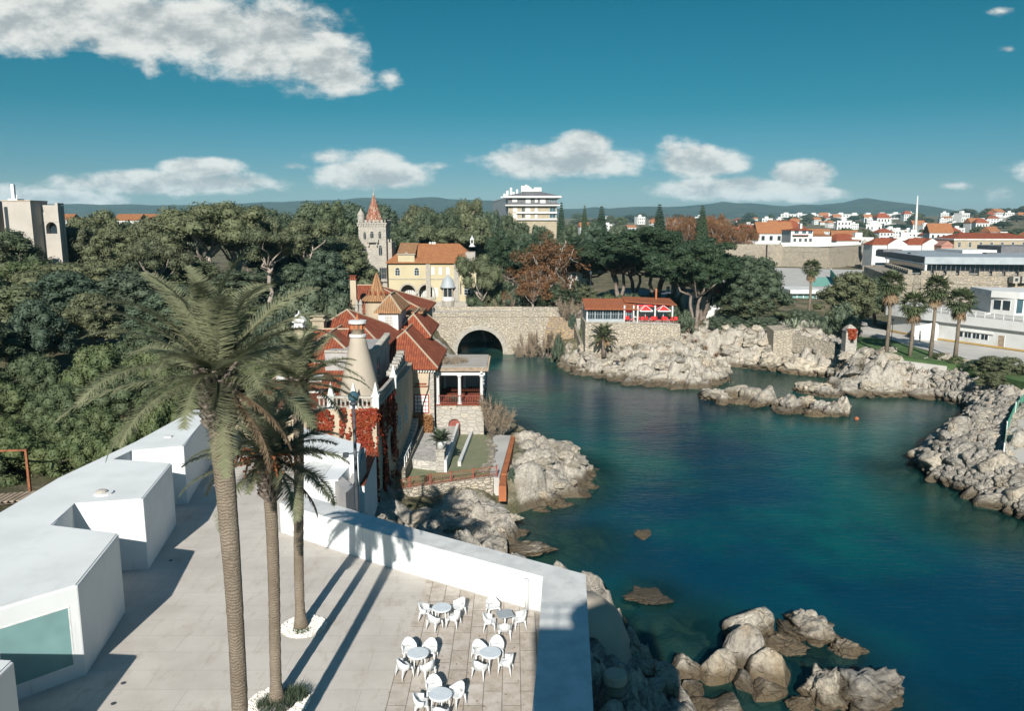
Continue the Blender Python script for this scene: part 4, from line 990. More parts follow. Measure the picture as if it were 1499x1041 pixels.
for y in (61, 64.5, 68, 71.5): window(vl, -10.13+.03*(y-58), y, 6.6, .9, 1.5, R(88), stucco, gblue, (1, 2))
window(vl, -15.8, 58.18, 6.4, 1.1, 1.5, 0, stucco, gw, (1, 1))
# red creeper on the front corner
def creeper(name, quads, n, seed, m, label, s=.13):
    rng = np.random.default_rng(seed); v = []
    for (p0, ux, uz, nrm, thick, edge) in quads:
        p0, ux, uz, nrm = map(np.array, (p0, ux, uz, nrm)); k = 0
        lx_, lz_ = np.linalg.norm(ux), np.linalg.norm(uz)
        while k < n*lx_*lz_:
            a, b = rng.random(2); k += 1
            dn = fbm(np.array([a*lx_*1.5+seed]), np.array([b*lz_*.28]), seed, 4)[0]
            if dn < edge+.30*(1-b)*.3: continue
            c = p0+ux*a+uz*b+nrm*(rng.uniform(.02, thick)); q = rng.normal(0, 1, 3); t1 = np.cross(nrm+q*.5, q); t1 /= np.linalg.norm(t1)+1e-9; t2 = np.cross(nrm+q*.4, t1); t2 /= np.linalg.norm(t2)+1e-9
            ss_ = s*rng.uniform(.6, 1.3)
            v += [c-t1*ss_, c-t2*ss_*.7, c+t1*ss_, c+t2*ss_*.7]
    return tag(link(name, np_mesh(name, np.array(v), np.arange(len(v)).reshape(-1, 4), m)), label, 'creeper')
creeper('red_creeper', [((-12.9, 58.15, 3.4), (2.8, 0, 0), (0, 0, 7.7), (0, -1, 0), .3, .43), ((-10.18, 58.2, 3.4), (.25, 8, 0), (0, 0, 7.5), (1, 0, 0), .2, .52), ((-17, 58.15, 8.2), (3.6, 0, 0), (0, 0, 2.8), (0, -1, 0), .25, .52)], 150, 4, L_creep, 'crimson Virginia creeper hanging down the front corner of the cream villa')
creeper('orange_creeper', [((-10.9, 77.5, 3.4), (3.0, 0, 0), (0, 0, 2.5), (0, -1, 0), .8, .28)], 160, 9, L_aut, 'orange and green creeper hedge under the red framed window')
# pergola loggia
pg = thing('pergola', 'stone loggia with white columns, red railing and beamed pergola roof above the water', 'pergola', (-5.2, 81, 3))
part('base', ashlar, pg, lambda m: m.arch_wall(-7.75, -2.9, 79.2, 88, 2.2, 6.35, [(-5.9, .62, 3.3, 4.3, .62)]))
part('base_fill', rubble, pg, lambda m: m.box(-7.7, 80.6, 0, -2.95, 87.9, 6.3))
part('door', redp, pg, lambda m: (m.box(-6.5, 79.5, 3.3, -5.35, 79.6, 4.75)))
part('floor', redtile, pg, lambda m: m.box(-7.8, 79.1, 6.352, -2.85, 88, 6.45))
for (x, y) in ((-7.55, 79.5), (-5.35, 79.5), (-3.1, 79.5), (-3.1, 83.5), (-3.1, 87.5), (-7.55, 87.5), (-5.35, 87.5)):
    part('column', stucco, pg, lambda m: m.lathe([(.25, 0), (.25, .15), (.17, .2), (.15, 2.75), (.25, 2.9), (.25, 3.0)], (x, y, 6.45), 12))
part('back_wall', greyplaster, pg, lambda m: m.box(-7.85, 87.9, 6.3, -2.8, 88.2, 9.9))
def rail(m):
    for (a, b, n) in (((-7.5, 79.3), (-3.0, 79.3), 26), ((-2.98, 79.3), (-2.98, 87.6), 40)):
        m.beam((*a, 7.35), (*b, 7.35), .06, .06); m.beam((*a, 6.6), (*b, 6.6), .05, .05)
        for i in range(n+1): f = i/n; x, y = a[0]+(b[0]-a[0])*f, a[1]+(b[1]-a[1])*f; m.box(x-.015, y-.015, 6.46, x+.015, y+.015, 7.33)
part('railing', redp, pg, rail)
part('beam', stucco, pg, lambda m: [m.box(-7.9, y, 9.45, -2.75, y+.25, 9.72) for y in (79.35, 83.4, 87.4)]+[m.box(x, 79.0, 9.725, x+.2, 88.3, 9.9) for x in (-7.7, -3.2)])
part('rafter', wood, pg, lambda m: [m.box(-8.1, 79.1+i*.62, 9.905, -2.4, 79.22+i*.62, 10.03) for i in range(15)])
part('roof_mat', stonecarve, pg, lambda m: m.box(-7.9, 80.5, 10.035, -2.6, 88.2, 10.1))
tuft('climbing_stems', -6.6, 83.5, 10.1, 1.9, .5, 900, 31, L_twig, 'dry brown climber stems spread over the left of the pergola roof', 'climber')
# terrace, lawn and its furniture
TZ, LZ = 4.1, 3.3
def PP(pts, z): return [tuple(PZ(a, b, z)[:2]) for a, b in pts]
flat('terrace', PP([(598, 672), (650, 678), (671, 618.5), (624, 613)], TZ), TZ, terrpave, th=4.5)
flat('lawn', PP([(540, 728), (600, 714), (660, 705.5), (716, 698), (722, 655), (716, 640), (694, 629), (668, 620), (640, 660), (590, 668), (560, 690)], LZ), LZ, lawnm, th=1.6)
flat('garden_path', PP([(715, 699), (731, 700), (748, 638), (722, 636), (720, 655)], LZ-.1), LZ-.1, pave, th=1.6)
gs = thing('garden_steps', 'pale stone garden steps with white handrail descending beside the shaded villa wall', 'steps', (-9.4, 72, 5))
part('treads', ashlar, gs, lambda m: [m.box(-10.2, 66+i*.8, 2.5, -9.3, 66.75+i*.8, 3.9+i*.13) for i in range(14)])
part('stone_edge', rubble, gs, lambda m: m.prism([(-9.25, 64.2), (-8.95, 64.2), (-8.75, 79), (-9.05, 79)], 3.2, [4.3, 4.3, 4.9, 4.9]))
part('handrail', steelw, gs, lambda m: [m.beam((-9.1, y, 5.2), (-9.1, y+2.4, 5.2), .05, .05) for y in (65, 67.6)]+[m.beam((-9.1, y, 4.2), (-9.1, y, 5.2), .05, .05) for y in (65, 66.2, 67.4, 67.6, 68.8, 70)])
tag(part('low_wall', stucco, None, lambda m: m.prism(PP([(650, 679), (654, 679), (674, 618), (670.5, 618)], TZ), 3.0, TZ+.3)), 'white low wall along the water side of the paved terrace', 'wall')
tag(part('low_wall', stucco, None, lambda m: m.prism(PP([(670, 683), (675, 683), (695, 630), (691.5, 630)], LZ), 3.0, LZ+.45)), 'narrow white kerb wall dividing the lawn into two strips', 'wall')
def planter(label, x, y, z, seed):
    t = thing('urn_planter', label, 'planter', (x, y, z), 0, 'urn planters on the terrace')
    part('pedestal', ashlar, t, lambda m: (m.box(x-.36, y-.36, z-1.2, x+.36, y+.36, z+1.15), m.box(x-.44, y-.44, z+1.152, x+.44, y+.44, z+1.27)))
    part('urn', stucco, t, lambda m: m.lathe([(.2, 1.27), (.3, 1.36), (.52, 1.75), (.60, 1.95), (.55, 2.0), (.4, 1.95)], (x, y, z), 16), True)
    rng = np.random.default_rng(seed); lv = []
    for i in range(30):
        frond(rng, i*2.4, R(75-70*i/30), 1.25*rng.uniform(.85, 1.1), R(60), lv, None, False, 7, .30)
    me = np_mesh('cycad', np.array(lv), np.arange(len(lv)).reshape(-1, 4), L_dark)
    o = link('cycad', me); o.location = (x, y, z+2.0); tag(o, 'dark green cycad growing in the '+label.split(' on ')[0].replace('white ', '')+(' nearer the lawn corner' if seed == 1 else ' beside the arched red door'), 'plant', 'cycads in urns')
p1 = PZ(644, 678, 5); planter('white urn on a tall pedestal at the near corner of the terrace', *PZ(645, 677, TZ)[:2], TZ-.05, 1)
planter('white urn on a pedestal beside the arched red door of the loggia', *PZ(667.5, 621, TZ)[:2], TZ-.05, 2)
rl = thing('garden_railing', 'rusty red iron railing with posts along the seaward edge of the lawn', 'railing', (-5, 63, 3.7))
pts = PP([(545, 727), (600, 714.5), (660, 706), (727, 697)], LZ)
def grail(m):
    for a, b in zip(pts[:-1], pts[1:]):
        m.beam((*a, LZ+.85), (*b, LZ+.85), .05, .05); m.beam((*a, LZ+.2), (*b, LZ+.2), .05, .05)
        n = 26
        for i in range(n): f = i/n; x, y = a[0]+(b[0]-a[0])*f, a[1]+(b[1]-a[1])*f; m.box(x-.013, y-.013, LZ, x+.013, y+.013, LZ+.83)
part('bars', rust, rl, grail)
for a in pts+PP([(630, 710.3), (693, 701.5), (572, 720.5)], LZ): part('post', redp, rl, lambda m: m.box(a[0]-.06, a[1]-.06, LZ-.2, a[0]+.06, a[1]+.06, LZ+1))
rwl = PP([(520, 735), (600, 716), (660, 707), (722, 700)], LZ)
tag(part('retaining_wall', rubblel, None, lambda m: [m.prism([a, b, (b[0]-.1, b[1]+.9), (a[0]-.1, a[1]+.9)], -.2, LZ+.02) for a, b in zip(rwl[:-1], rwl[1:])]), 'rubble stone retaining wall below the red railing of the lawn', 'wall')
ow = thing('orange_walkway', 'long narrow rust orange painted strip walkway at the edge of the headland rocks', 'walkway', (-.3, 70, 3.7))
part('slab', orange, ow, lambda m: m.prism(PP([(733, 694), (741.5, 694), (755, 635), (749, 635)], 3.05), 2.0, 3.05))
part('landing', orange, ow, lambda m: m.prism(PP([(730, 712), (741, 712), (741.5, 694.5), (733, 694.5)], 2.95), 1.6, 2.95))
tuft('flower_bed', *PZ(613, 675, LZ)[:2], LZ, .9, .45, 700, 41, L_shrub, 'strip of low green plants at the foot of the paved terrace', 'plant')
# ------------------------------------------------------------------ stone bridge over the inlet
br = thing('stone_bridge', 'rubble stone road bridge with one round arch over the head of the inlet', 'bridge', (-6, 152, 0))
part('arch_wall', rubblel, br, lambda m: m.arch_wall(-19.5, 9.5, 148, 158, -1, 7.15, [(-6.0, 4.3, -1, .4, 4.3)], 20))
def vous(m):
    n = 26
    for i in range(n):
        a0, a1 = math.pi*(i+.06)/n, math.pi*(i+.94)/n; z0 = .4
        q = lambda a, r, y: (-6-r*math.cos(a), y, z0+r*math.sin(a))
        r1 = 5.05+.12*(i % 2)
        vs = [q(a0, 4.3, 147.93), q(a1, 4.3, 147.93), q(a1, r1, 147.93), q(a0, r1, 147.93), q(a0, 4.3, 148.02), q(a1, 4.3, 148.02), q(a1, r1, 148.02), q(a0, r1, 148.02)]
        m.add(vs, [(0, 1, 2, 3), (0, 4, 5, 1), (1, 5, 6, 2), (2, 6, 7, 3), (3, 7, 4, 0)])
part('voussoirs', ashlar, br, vous)
part('road_deck', pave, br, lambda m: m.box(-30, 148.5, 7.15, 12, 157.5, 7.2))
part('parapet', rubblel, br, lambda m: (m.prism([(-19.5, 147.9), (9.5, 147.9), (9.5, 148.45), (-19.5, 148.45)], 7.153, [7.9, 8.3, 8.3, 7.9]), m.box(-19.5, 157.55, 7.2, 9.5, 158.05, 8.0)))
def rr(m):
    for i in range(9): m.box(2+i*1.0, 148.1, 8.15, 2.06+i*1.0, 148.16, 8.95)
    for z in (8.5, 8.9): m.beam((2, 148.13, z), (10, 148.13, z), .05, .05)
part('railing', dark, br, rr)
qp = [PZ(735, 506, 0), PZ(765, 514, 0), PZ(797, 516, 0), PZ(818, 528, 0)]
tag(part('quay_wall', rubblel, None, lambda m: [m.prism([(a.x, a.y), (b.x, b.y), (b.x+1.2, b.y+3.0), (a.x+1.2, a.y+3.0)], -1, [1.5, 1.6, 2.3, 2.0]) for a, b in zip(qp[:-1], qp[1:])]), 'low curved rubble wall at the waterline right of the bridge arch', 'wall')
tag(part('ochre_wall', masonry('ochre rubble', [(.44, .32, .19), (.36, .27, .18), (.48, .33, .17)], (.24, .2, .16), (.7, .36), .08, .1), None, lambda m: m.prism([(6, 143.5), (11.2, 142.5), (11.4, 146.5), (7, 147.4)], 2, [5.3, 5.3, 7.2, 7.2])), 'ochre rubble wall between the bushes and the steps beside the bridge', 'wall')
st = thing('stone_steps', 'long flight of pale stone steps climbing the bank left of the red parasol restaurant', 'steps', (11.5, 140, 3))
a0 = PZ(862, 507, 3.4); a1 = PZ(843, 452, 8.4)
def steps(m):
    n = 22
    for i in range(n):
        f = i/n; x = a0.x+(a1.x-a0.x)*f; y = a0.y+(a1.y-a0.y)*f; dy = (a1.y-a0.y)/n; m.box(x-1.1, y, 1.5, x+1.1, y+dy, 3.3+5.1*f)
part('treads', ashlar, st, steps)
part('side_wall', rubble, st, lambda m: [m.prism([(a0.x+s, a0.y), (a0.x+s+.4, a0.y), (a1.x+s+.4, a1.y), (a1.x+s, a1.y)], 1.5, [3.8, 3.8, 9.0, 9.0]) for s in (-1.5, 1.1)])
# ------------------------------------------------------------------ tower with tiled spire
YT = 182
def X_(px, Y, z=8): return (px-749.5)*mpp(Y, z)
ct = thing('castle_tower', 'pale stone castle tower with crenellated top and red tiled pyramid spire', 'tower', (X_(544, YT), YT, 4))
xl, xr = X_(526, YT, 16), X_(566, YT, 16); zt = 24.1
xc = (xl+xr)/2; wT = xr-xl
part('shaft', ashlar, ct, lambda m: m.box(xl, YT, 3.5, xr, YT+wT, zt))
def corb(m):
    m.box(xl-.25, YT-.25, zt, xr+.25, YT+wT+.25, zt+.35)
    for i in range(12):
        x = xl-.2+i*(wT+.1)/11.2; m.box(x, YT-.22, zt-.5, x+.28, YT, zt)
    for i in range(8):
        x = xl-.3+i*(wT+.6-.5)/7; m.box(x, YT-.3, zt+.35, x+.5, YT+.0, zt+1.0); m.box(x, YT+wT, zt+.35, x+.5, YT+wT+.3, zt+1.0)
        y = YT-.3+i*(wT+.1)/7; m.box(xl-.3, y, zt+.36, xl, y+.5, zt+1.0); m.box(xr, y, zt+.36, xr+.3, y+.5, zt+1.0)
part('battlement', ashlar, ct, corb)
sp = part('spire', spiretile, ct, lambda m: m.lathe([(2.3, 0), (2.1, .3), (1.35, 2.4), (.62, 4.6), (.22, 5.8)], (xc, YT+wT/2, zt+.5), 8, R(22.5)))
part('finial', stonecarve, sp, lambda m: m.lathe([(.25, 5.8), (.34, 6.0), (.17, 6.3), (.08, 6.6), (.04, 7.8)], (xc, YT+wT/2, zt+.5), 8))
part('bartizan', ashlar, ct, lambda m: m.lathe([(.2, -1.6), (.75, -.4), (.8, 1.0), (.85, 1.1), (.55, 1.7), (.25, 2.1), (.04, 2.6)], (xl+.6, YT+.3, zt+.9), 12))
for px, py, w_, h_ in ((534, 346, .75, 1.4), (544.5, 346, .9, 1.5), (556, 345, .75, 1.4), (535, 368, .7, 1.6), (557, 368, .9, 1.9)):
    p = PY(px, py, YT); window(ct, p.x, YT-.02, p.z-h_/2, w_, h_, 0, stonecarve, gw, (1, 0), arch=True)
part('balcony', ashlar, ct, lambda m: (m.box(xc-1.2, YT-.8, zt-4.1, xc+1.4, YT-.02, zt-3.85), m.box(xc-1.2, YT-.8, zt-3.85, xc+1.4, YT-.65, zt-3.1), m.box(xc-1, YT-.6, zt-4.9, xc-.7, YT-.01, zt-4.1), m.box(xc+.9, YT-.6, zt-4.9, xc+1.2, YT-.01, zt-4.1)))
gb = part('gallery_base', ashlar, ct, lambda m: (m.box(xl-2.9, YT+.6, 3.5, xl, YT+wT+1, 20.0), m.box(xr, YT+1.5, 3.5, xr+1.0, YT+wT+1, 20.0)))
part('gallery_battlement', ashlar, ct, lambda m: [m.box(xl-3.0+i*.6, YT+.5, 20.0, xl-2.68+i*.6, YT+.8, 20.7) for i in range(5)]+[m.box(xr+.1+i*.6, YT+1.4, 20.0, xr+.42+i*.6, YT+1.7, 20.7) for i in range(2)])
p = PY(561, 400, YT); f = window(ct, p.x, YT-.5, p.z-1.3, 1.6, 2.6, 0, stonecarve, gw, (2, 1))
part('oriel', ashlar, ct, lambda m: (m.box(p.x-.95, YT-.55, p.z+1.35, p.x+.95, YT-.01, p.z+1.7), m.box(p.x-.9, YT-.55, p.z-1.9, p.x+.9, YT-.01, p.z-1.32)))
part('apron', ashlar, ct, lambda m: m.prism([(xl-4.2, YT-.3), (xl-3.0, YT-.3), (xl-3, YT+5), (xl-4.2, YT+5)], 3, [8.5, 17, 17, 8.5]))
# ------------------------------------------------------------------ yellow palace
yp = thing('yellow_palace', 'yellow plastered palace with orange tiled roof and round arched loggia behind the bridge', 'palace', (X_(635, 178), 178, 4.6))
Yp = 178; xa, xb = X_(569, Yp, 12), X_(697, Yp, 12)
Zq = lambda py: PY(700, py, Yp).z
Xq = lambda px: X_(px, Yp, 10)
zb, ze = 3.8, Zq(386)
ar = [(Xq(597), Xq(608)-Xq(597), Zq(436), Zq(430), Zq(417)-Zq(430)), (Xq(624), Xq(635)-Xq(624), Zq(436), Zq(430), Zq(417)-Zq(430))]
part('wall', yellow, yp, lambda m: (m.arch_wall(xa, xb, Yp, Yp+.8, Zq(441), ze, ar), m.box(xa, Yp+.8, Zq(412), xb, Yp+11, ze), m.box(xa, Yp+4.2, Zq(441), xb, Yp+11, Zq(412)-.01), m.box(Xq(640), Yp+.8, Zq(441), xb, Yp+4.2, Zq(412)-.01)))
part('loggia_screen', stucco, yp, lambda m: [m.box(Xq(588)+i*.5, Yp+2.2, Zq(441), Xq(588)+i*.5+.4, Yp+2.3, Zq(426)) for i in range(15)])
part('plinth', ashlar, yp, lambda m: m.box(xa, Yp-.15, zb-1, xb, Yp+11, Zq(441)-.004))
def arcr(m):
    for (cx, hw, zs_, zp, ri) in ar:
        n = 14
        for i in range(n):
            t0, t1 = math.pi*i/n, math.pi*(i+1)/n; q = lambda t, k, y: (cx-(hw+k)*math.cos(t), y, zp+(ri+k)*math.sin(t))
            m.add([q(t0, .02, Yp-.1), q(t1, .02, Yp-.1), q(t1, .4, Yp-.1), q(t0, .4, Yp-.1), q(t0, .02, Yp), q(t1, .02, Yp), q(t1, .4, Yp), q(t0, .4, Yp)], [(0, 1, 2, 3), (3, 2, 6, 7), (1, 0, 4, 5)])
        for s in (-1, 1): m.box(cx+s*(hw+.2)-.28, Yp-.12, zs_, cx+s*(hw+.2)+.28, Yp-.002, zp)
part('arch_surround', ashlar, yp, arcr)
part('loggia_balustrade', ashlar, yp, lambda m: (m.box(Xq(585), Yp-.3, Zq(436)-.25, Xq(638), Yp-.16, Zq(434.5)), [m.box(Xq(585)+i*.42, Yp-.28, Zq(440), Xq(585)+i*.42+.16, Yp-.17, Zq(436)-.25) for i in range(19)]))
part('pier', ashlar, yp, lambda m: (m.box(Xq(624), Yp-.35, Zq(441), Xq(630.5), Yp-.002, ze), m.box(Xq(665), Yp-.35, Zq(441), Xq(672), Yp-.002, ze)))
part('string_course', ashlar, yp, lambda m: (m.box(xa, Yp-.12, Zq(409), Xq(624), Yp-.003, Zq(408)), m.box(Xq(630.6), Yp-.12, Zq(409), Xq(664.9), Yp-.003, Zq(408)), m.box(xa-.3, Yp-.45, ze, xb+.3, Yp+11.3, ze+.25)))
roofpart(yp, 'roof', xa-.5, Yp-.7, xb+.5, Yp+11.6, ze+.3, Zq(361)+.55, 'x', (True, True), orangetile, 4.5, ridge=False)
gx0, gx1 = Xq(584), Xq(608)
part('gable', yellow, yp, lambda m: m.box(gx0, Yp-.5, ze+.02, gx1, Yp+4, Zq(371.5)))
part('gable_roof', browntile, yp, lambda m: m.add([(gx0-.2, Yp-.7, Zq(371)), (gx1+.2, Yp-.7, Zq(371)), (gx1+.2, Yp+5.4, Zq(361)+.7), (gx0-.2, Yp+5.4, Zq(361)+.7), (gx0-.2, Yp-.7, Zq(371)-.2), (gx1+.2, Yp-.7, Zq(371)-.2), (gx1+.2, Yp+5.4, Zq(361)+.3), (gx0-.2, Yp+5.4, Zq(361)+.3)],
     [(0, 1, 2, 3), (7, 6, 5, 4), (0, 4, 5, 1), (1, 5, 6, 2), (2, 6, 7, 3), (3, 7, 4, 0)]))
part('gable_cornice', ashlar, yp, lambda m: m.box(gx0-.25, Yp-.75, Zq(372.5), gx1+.25, Yp-.41, Zq(371.2)))
window(yp, Xq(596), Yp-.42, Zq(380.5), 1.3, 1.0, 0, stucco, gw, (2, 0), arch=True)
for px in (582.5, 610.5): window(yp, Xq(px), Yp-.02, Zq(403.5), 1.15, 1.25, 0, stucco, gw, (1, 1), arch=True)
for px in (634, 645, 656): window(yp, Xq(px), Yp-.02, Zq(402), .75, 1.35, 0, stucco, stucco, (0, 2), arch=True)
window(yp, Xq(637), Yp-.02, Zq(434), 1.3, 1.9, 0, stucco, stucco, (1, 2)); window(yp, Xq(674.5), Yp-.02, Zq(431), .35, 2.6, 0, ashlar, gw, (0, 0)); window(yp, Xq(684), Yp-.02, Zq(432), 1.5, 1.3, 0, stucco, gw, (1, 1), arch=True)
window(yp, Xq(636), Yp-.17, Zq(456), .8, 1.2, 0, ashlar, barkd, (0, 0), 'door'); window(yp, Xq(690), Yp-.17, Zq(455), 1.2, .8, 0, ashlar, gw, (1, 0))
ori = part('bay', stucco, yp, lambda m: m.lathe([(1.5, Zq(440)), (1.5, Zq(434))], (Xq(656), Yp+.1, 0), 12))
part('bay_columns', ashlar, yp, lambda m: [m.lathe([(.13, Zq(434)), (.13, Zq(421))], (Xq(656)+1.4*math.cos(a), Yp+.1-1.4*math.sin(a), 0), 6) for a in (0, .8, 1.57, 2.34, 3.14)])
part('bay_windows', gw, yp, lambda m: m.lathe([(1.2, Zq(434)), (1.2, Zq(421))], (Xq(656), Yp+.1, 0), 12))
part('bay_dome', zinc, yp, lambda m: m.lathe([(1.85, Zq(421)), (1.85, Zq(420)), (1.6, Zq(418)), (1.45, Zq(413)), (1.0, Zq(408)), (.4, Zq(404.5)), (.03, Zq(401))], (Xq(656), Yp+.1, 0), 16), True)
part('bay_base', ashlar, yp, lambda m: m.lathe([(1.2, zb-1), (1.45, Zq(440))], (Xq(656), Yp+.1, 0), 12))
part('bell_turret', stucco, yp, lambda m: (m.lathe([(.75, Zq(362)), (.62, Zq(360.5)), (.45, Zq(360)), (.42, Zq(357))], (Xq(690), Yp+5, 0), 8), [m.box(Xq(690)+sx*.32-.09, Yp+5+sy*.32-.09, Zq(357), Xq(690)+sx*.32+.09, Yp+5+sy*.32+.09, Zq(352)) for sx in (-1, 1) for sy in (-1, 1)], m.lathe([(.5, Zq(352)), (.55, Zq(351)), (.25, Zq(348.5)), (.12, Zq(347.5)), (.03, Zq(344))], (Xq(690), Yp+5, 0), 8)))
part('chimney', stucco, yp, lambda m: [m.lathe([(.3, Zq(362)), (.28, Zq(357)), (.36, Zq(356.6)), (.1, Zq(355))], (Xq(px), Yp+5.5, 0), 8) for px in (627, 631, 634)])
part('dormer', ashlar, yp, lambda m: m.box(Xq(682), Yp-.5, ze-.4, Xq(696), Yp+4, Zq(369)))
# ------------------------------------------------------------------ hotel block with white roof storey
Yh = 330; hz = lambda py: PY(700, py, Yh).z; hxx = lambda px: X_(px, Yh, 30)
ht = thing('hotel', 'tall white hotel with grey mansard storey and many rooftop chimneys above the trees', 'hotel', (hxx(780), Yh, 6))
x0, x1 = hxx(744), hxx(815); zm, zc_, ztop = hz(301), hz(289.5), hz(287)
part('wall', brickb, ht, lambda m: m.box(x0, Yh, 5, x1, Yh+52, zm))
part('mansard', slate, ht, lambda m: (m.box(x0-.1, Yh-.1, zm+.4, x1+.2, Yh+52, zc_), m.prism([(x0-1.0, Yh-1.4), (x1+1.2, Yh-1.4), (x1+.2, Yh-.1), (x0-.1, Yh-.1)], zm+.4, [zm+.5, zm+.5, hz(297), hz(297)])))
part('cornice', stucco, ht, lambda m: (m.box(x0-1.2, Yh-1.6, zm-.1, x1+1.4, Yh+53, zm+.4), m.box(x0-1.2, Yh-1.6, zc_, x1+1.8, Yh+53, ztop+.1)))
roofpart(ht, 'roof', x0-.8, Yh-1.2, x1+1.2, Yh+53, ztop+.15, hz(277.5), 'y', (True, False), slate, 6.5, ridge=False)
part('penthouse', stucco, ht, lambda m: (m.box(hxx(766), Yh+3.5, ztop, hxx(791), Yh+16, hz(279.5)), m.prism([(hxx(766)-.6, Yh+3.0), (hxx(778.5), Yh+3.0), (hxx(778.5), Yh+16), (hxx(766)-.6, Yh+16)], hz(280), [hz(280.2), hz(275.5), hz(275.5), hz(280.2)]), m.prism([(hxx(778.5), Yh+3.0), (hxx(791)+.6, Yh+3.0), (hxx(791)+.6, Yh+16), (hxx(778.5), Yh+16)], hz(280), [hz(275.5), hz(280.2), hz(280.2), hz(275.5)])))
part('lift_housing', stucco, ht, lambda m: (m.box(hxx(763.5), Yh+18, ztop, hxx(776), Yh+28, hz(269)), m.box(hxx(783), Yh+18, ztop, hxx(795), Yh+27, hz(271.5)), m.box(hxx(770), Yh+20, hz(269), hxx(773), Yh+24, hz(267))))
for i, (px, py) in enumerate([(748, 273), (742.5, 277), (738, 281), (733.5, 285), (757.5, 273.5), (778.5, 269.5), (752, 276.5)]):
    part('chimney', stucco, ht, lambda m: m.box(hxx(px-1.7), Yh+10+i*4, ztop, hxx(px+1.7), Yh+12.5+i*4, hz(py)))
xs_ = hxx(721)
part('side_wing', zinc, ht, lambda m: m.prism([(x0, Yh+1), (x0, Yh+52), (xs_*1.14, Yh+52), (xs_*1.14, Yh+51)], 6, [hz(289), hz(288), hz(291), hz(291)]))
part('side_wing_roof', stucco, ht, lambda m: m.prism([(x0, Yh+.8), (x0, Yh+52), (xs_*1.16, Yh+53), (xs_*1.16, Yh+50.8)], [hz(288.9), hz(287.9), hz(290.9), hz(290.9)], [hz(288), hz(287), hz(290), hz(290)]))
for px, w_, h_, pb in ((753.5, 2.0, 1.5, 295.5), (773, 2.0, 2.5, 298.5), (785, 1.2, 1.7, 296), (794.5, 2.2, 2.6, 298.5)):
    window(ht, hxx(px), Yh-.12, hz(pb), w_, h_, 0, stucco, stucco, (1, 1))
window(ht, hxx(809.5), Yh-.12, hz(295), 3.2, 1.5, 0, stucco, gblue, (2, 0))
for pb in (310, 319): 
    for px, w_, g_ in ((754, 1.7, stucco), (773, 1.9, stucco), (766, 1.4, gw), (785, 1.0, stucco), (809, 2.6, gblue)): window(ht, hxx(px), Yh-.02, hz(pb), w_, 2.0, 0, stucco, g_, (1, 0))
part('balcony_slab', stucco, ht, lambda m: (m.box(hxx(756), Yh-.9, hz(312.5), hxx(815.5), Yh-.01, hz(309.8)), m.box(hxx(756), Yh-.9, hz(322), hxx(815.5), Yh-.01, hz(320))))
# ------------------------------------------------------------------ pinkish concrete block at the left margin
Yc = 135; cz = lambda py: PY(100, py, Yc).z; cxx = lambda px: PY(px, 320, Yc).x
cb = thing('concrete_apartments', 'pinkish concrete apartment block with rounded balcony openings at the left edge', 'building', (cxx(30), Yc, 12))
part('wall', concrete, cb, lambda m: (m.arch_wall(cxx(62), cxx(86), Yc, Yc+1, 12, cz(300), [(cxx(74), cxx(82)-cxx(74), cz(342), cz(333), cz(325)-cz(333)), ], 10), m.box(cxx(22), Yc-3, 12, cxx(62)-.01, Yc+1.9, cz(295)), m.box(cxx(-60), Yc+2, 12, cxx(22)-.01, Yc+6, cz(297)), m.box(cxx(82), Yc-.01, cz(300), cxx(86), Yc+1.9, cz(297)), m.box(cxx(-60), Yc-3, 12, cxx(3), Yc+1.9, cz(294)), m.box(cxx(62), Yc+1.25, 12, cxx(86)-.02, Yc+1.9, cz(301))))
part('balcony', concrete, cb, lambda m: m.add([(cxx(66)+(cxx(82)-cxx(66))*i/10, Yc-.05, cz(318)+(cz(304)-cz(318))*(2*abs(i/10-.5))**2.2) for i in range(11)]+[(cxx(86), Yc-.05, cz(304)), (cxx(86), Yc-.05, cz(325)), (cxx(62), Yc-.05, cz(325)), (cxx(62), Yc-.05, cz(304))], [tuple(range(10, -1, -1))+(14, 13, 12, 11)]))
part('recess', gw, cb, lambda m: (m.box(cxx(63), Yc+1.02, 13, cxx(81), Yc+1.2, cz(301)), m.box(cxx(24), Yc-3.04, 12, cxx(29), Yc-3.01, cz(303)), m.box(cxx(4), Yc+1.9, cz(330), cxx(20), Yc+1.99, cz(300))))
part('roof_edge', plaster, cb, lambda m: (m.box(cxx(22)-.1, Yc-3.1, cz(295), cxx(62)+.1, Yc+1.9, cz(294)+.05),))
part('antenna', steelw, cb, lambda m: (m.beam((cxx(2), Yc+4, cz(297)), (cxx(2), Yc+4, cz(268)), .5, .5), m.beam((cxx(5), Yc+4, cz(297)), (cxx(7), Yc+4, cz(284)), .12, .12), m.box(cxx(-2), Yc+3, cz(297), cxx(12), Yc+5, cz(290))))
# ------------------------------------------------------------------ restaurant on its retaining wall
Yr_ = 133; rz_ = lambda py: PY(900, py, Yr_).z; rx = lambda px: X_(px, Yr_, 8)
zf = rz_(472.5)
rw2 = thing('restaurant_wall', 'high rubble retaining wall carrying the red parasol restaurant', 'wall', (rx(925), Yr_, 3))
part('wall', rubblel, rw2, lambda m: m.prism([(rx(857), Yr_), (rx(930), Yr_-.5), (rx(993), Yr_-1.6), (rx(994), Yr_+9), (rx(857), Yr_+9)], 1.5, [zf, zf-.05, zf-.2, zf, zf]))
part('coping', ashlar, rw2, lambda m: m.prism([(rx(857), Yr_-.08), (rx(930), Yr_-.58), (rx(993), Yr_-1.68), (rx(993), Yr_-1.3), (rx(930), Yr_-.2), (rx(857), Yr_+.3)], [zf+.003, zf-.04, zf-.19, zf-.19, zf-.04, zf+.003], [zf+.2, zf+.16, zf, zf, zf+.16, zf+.2]))
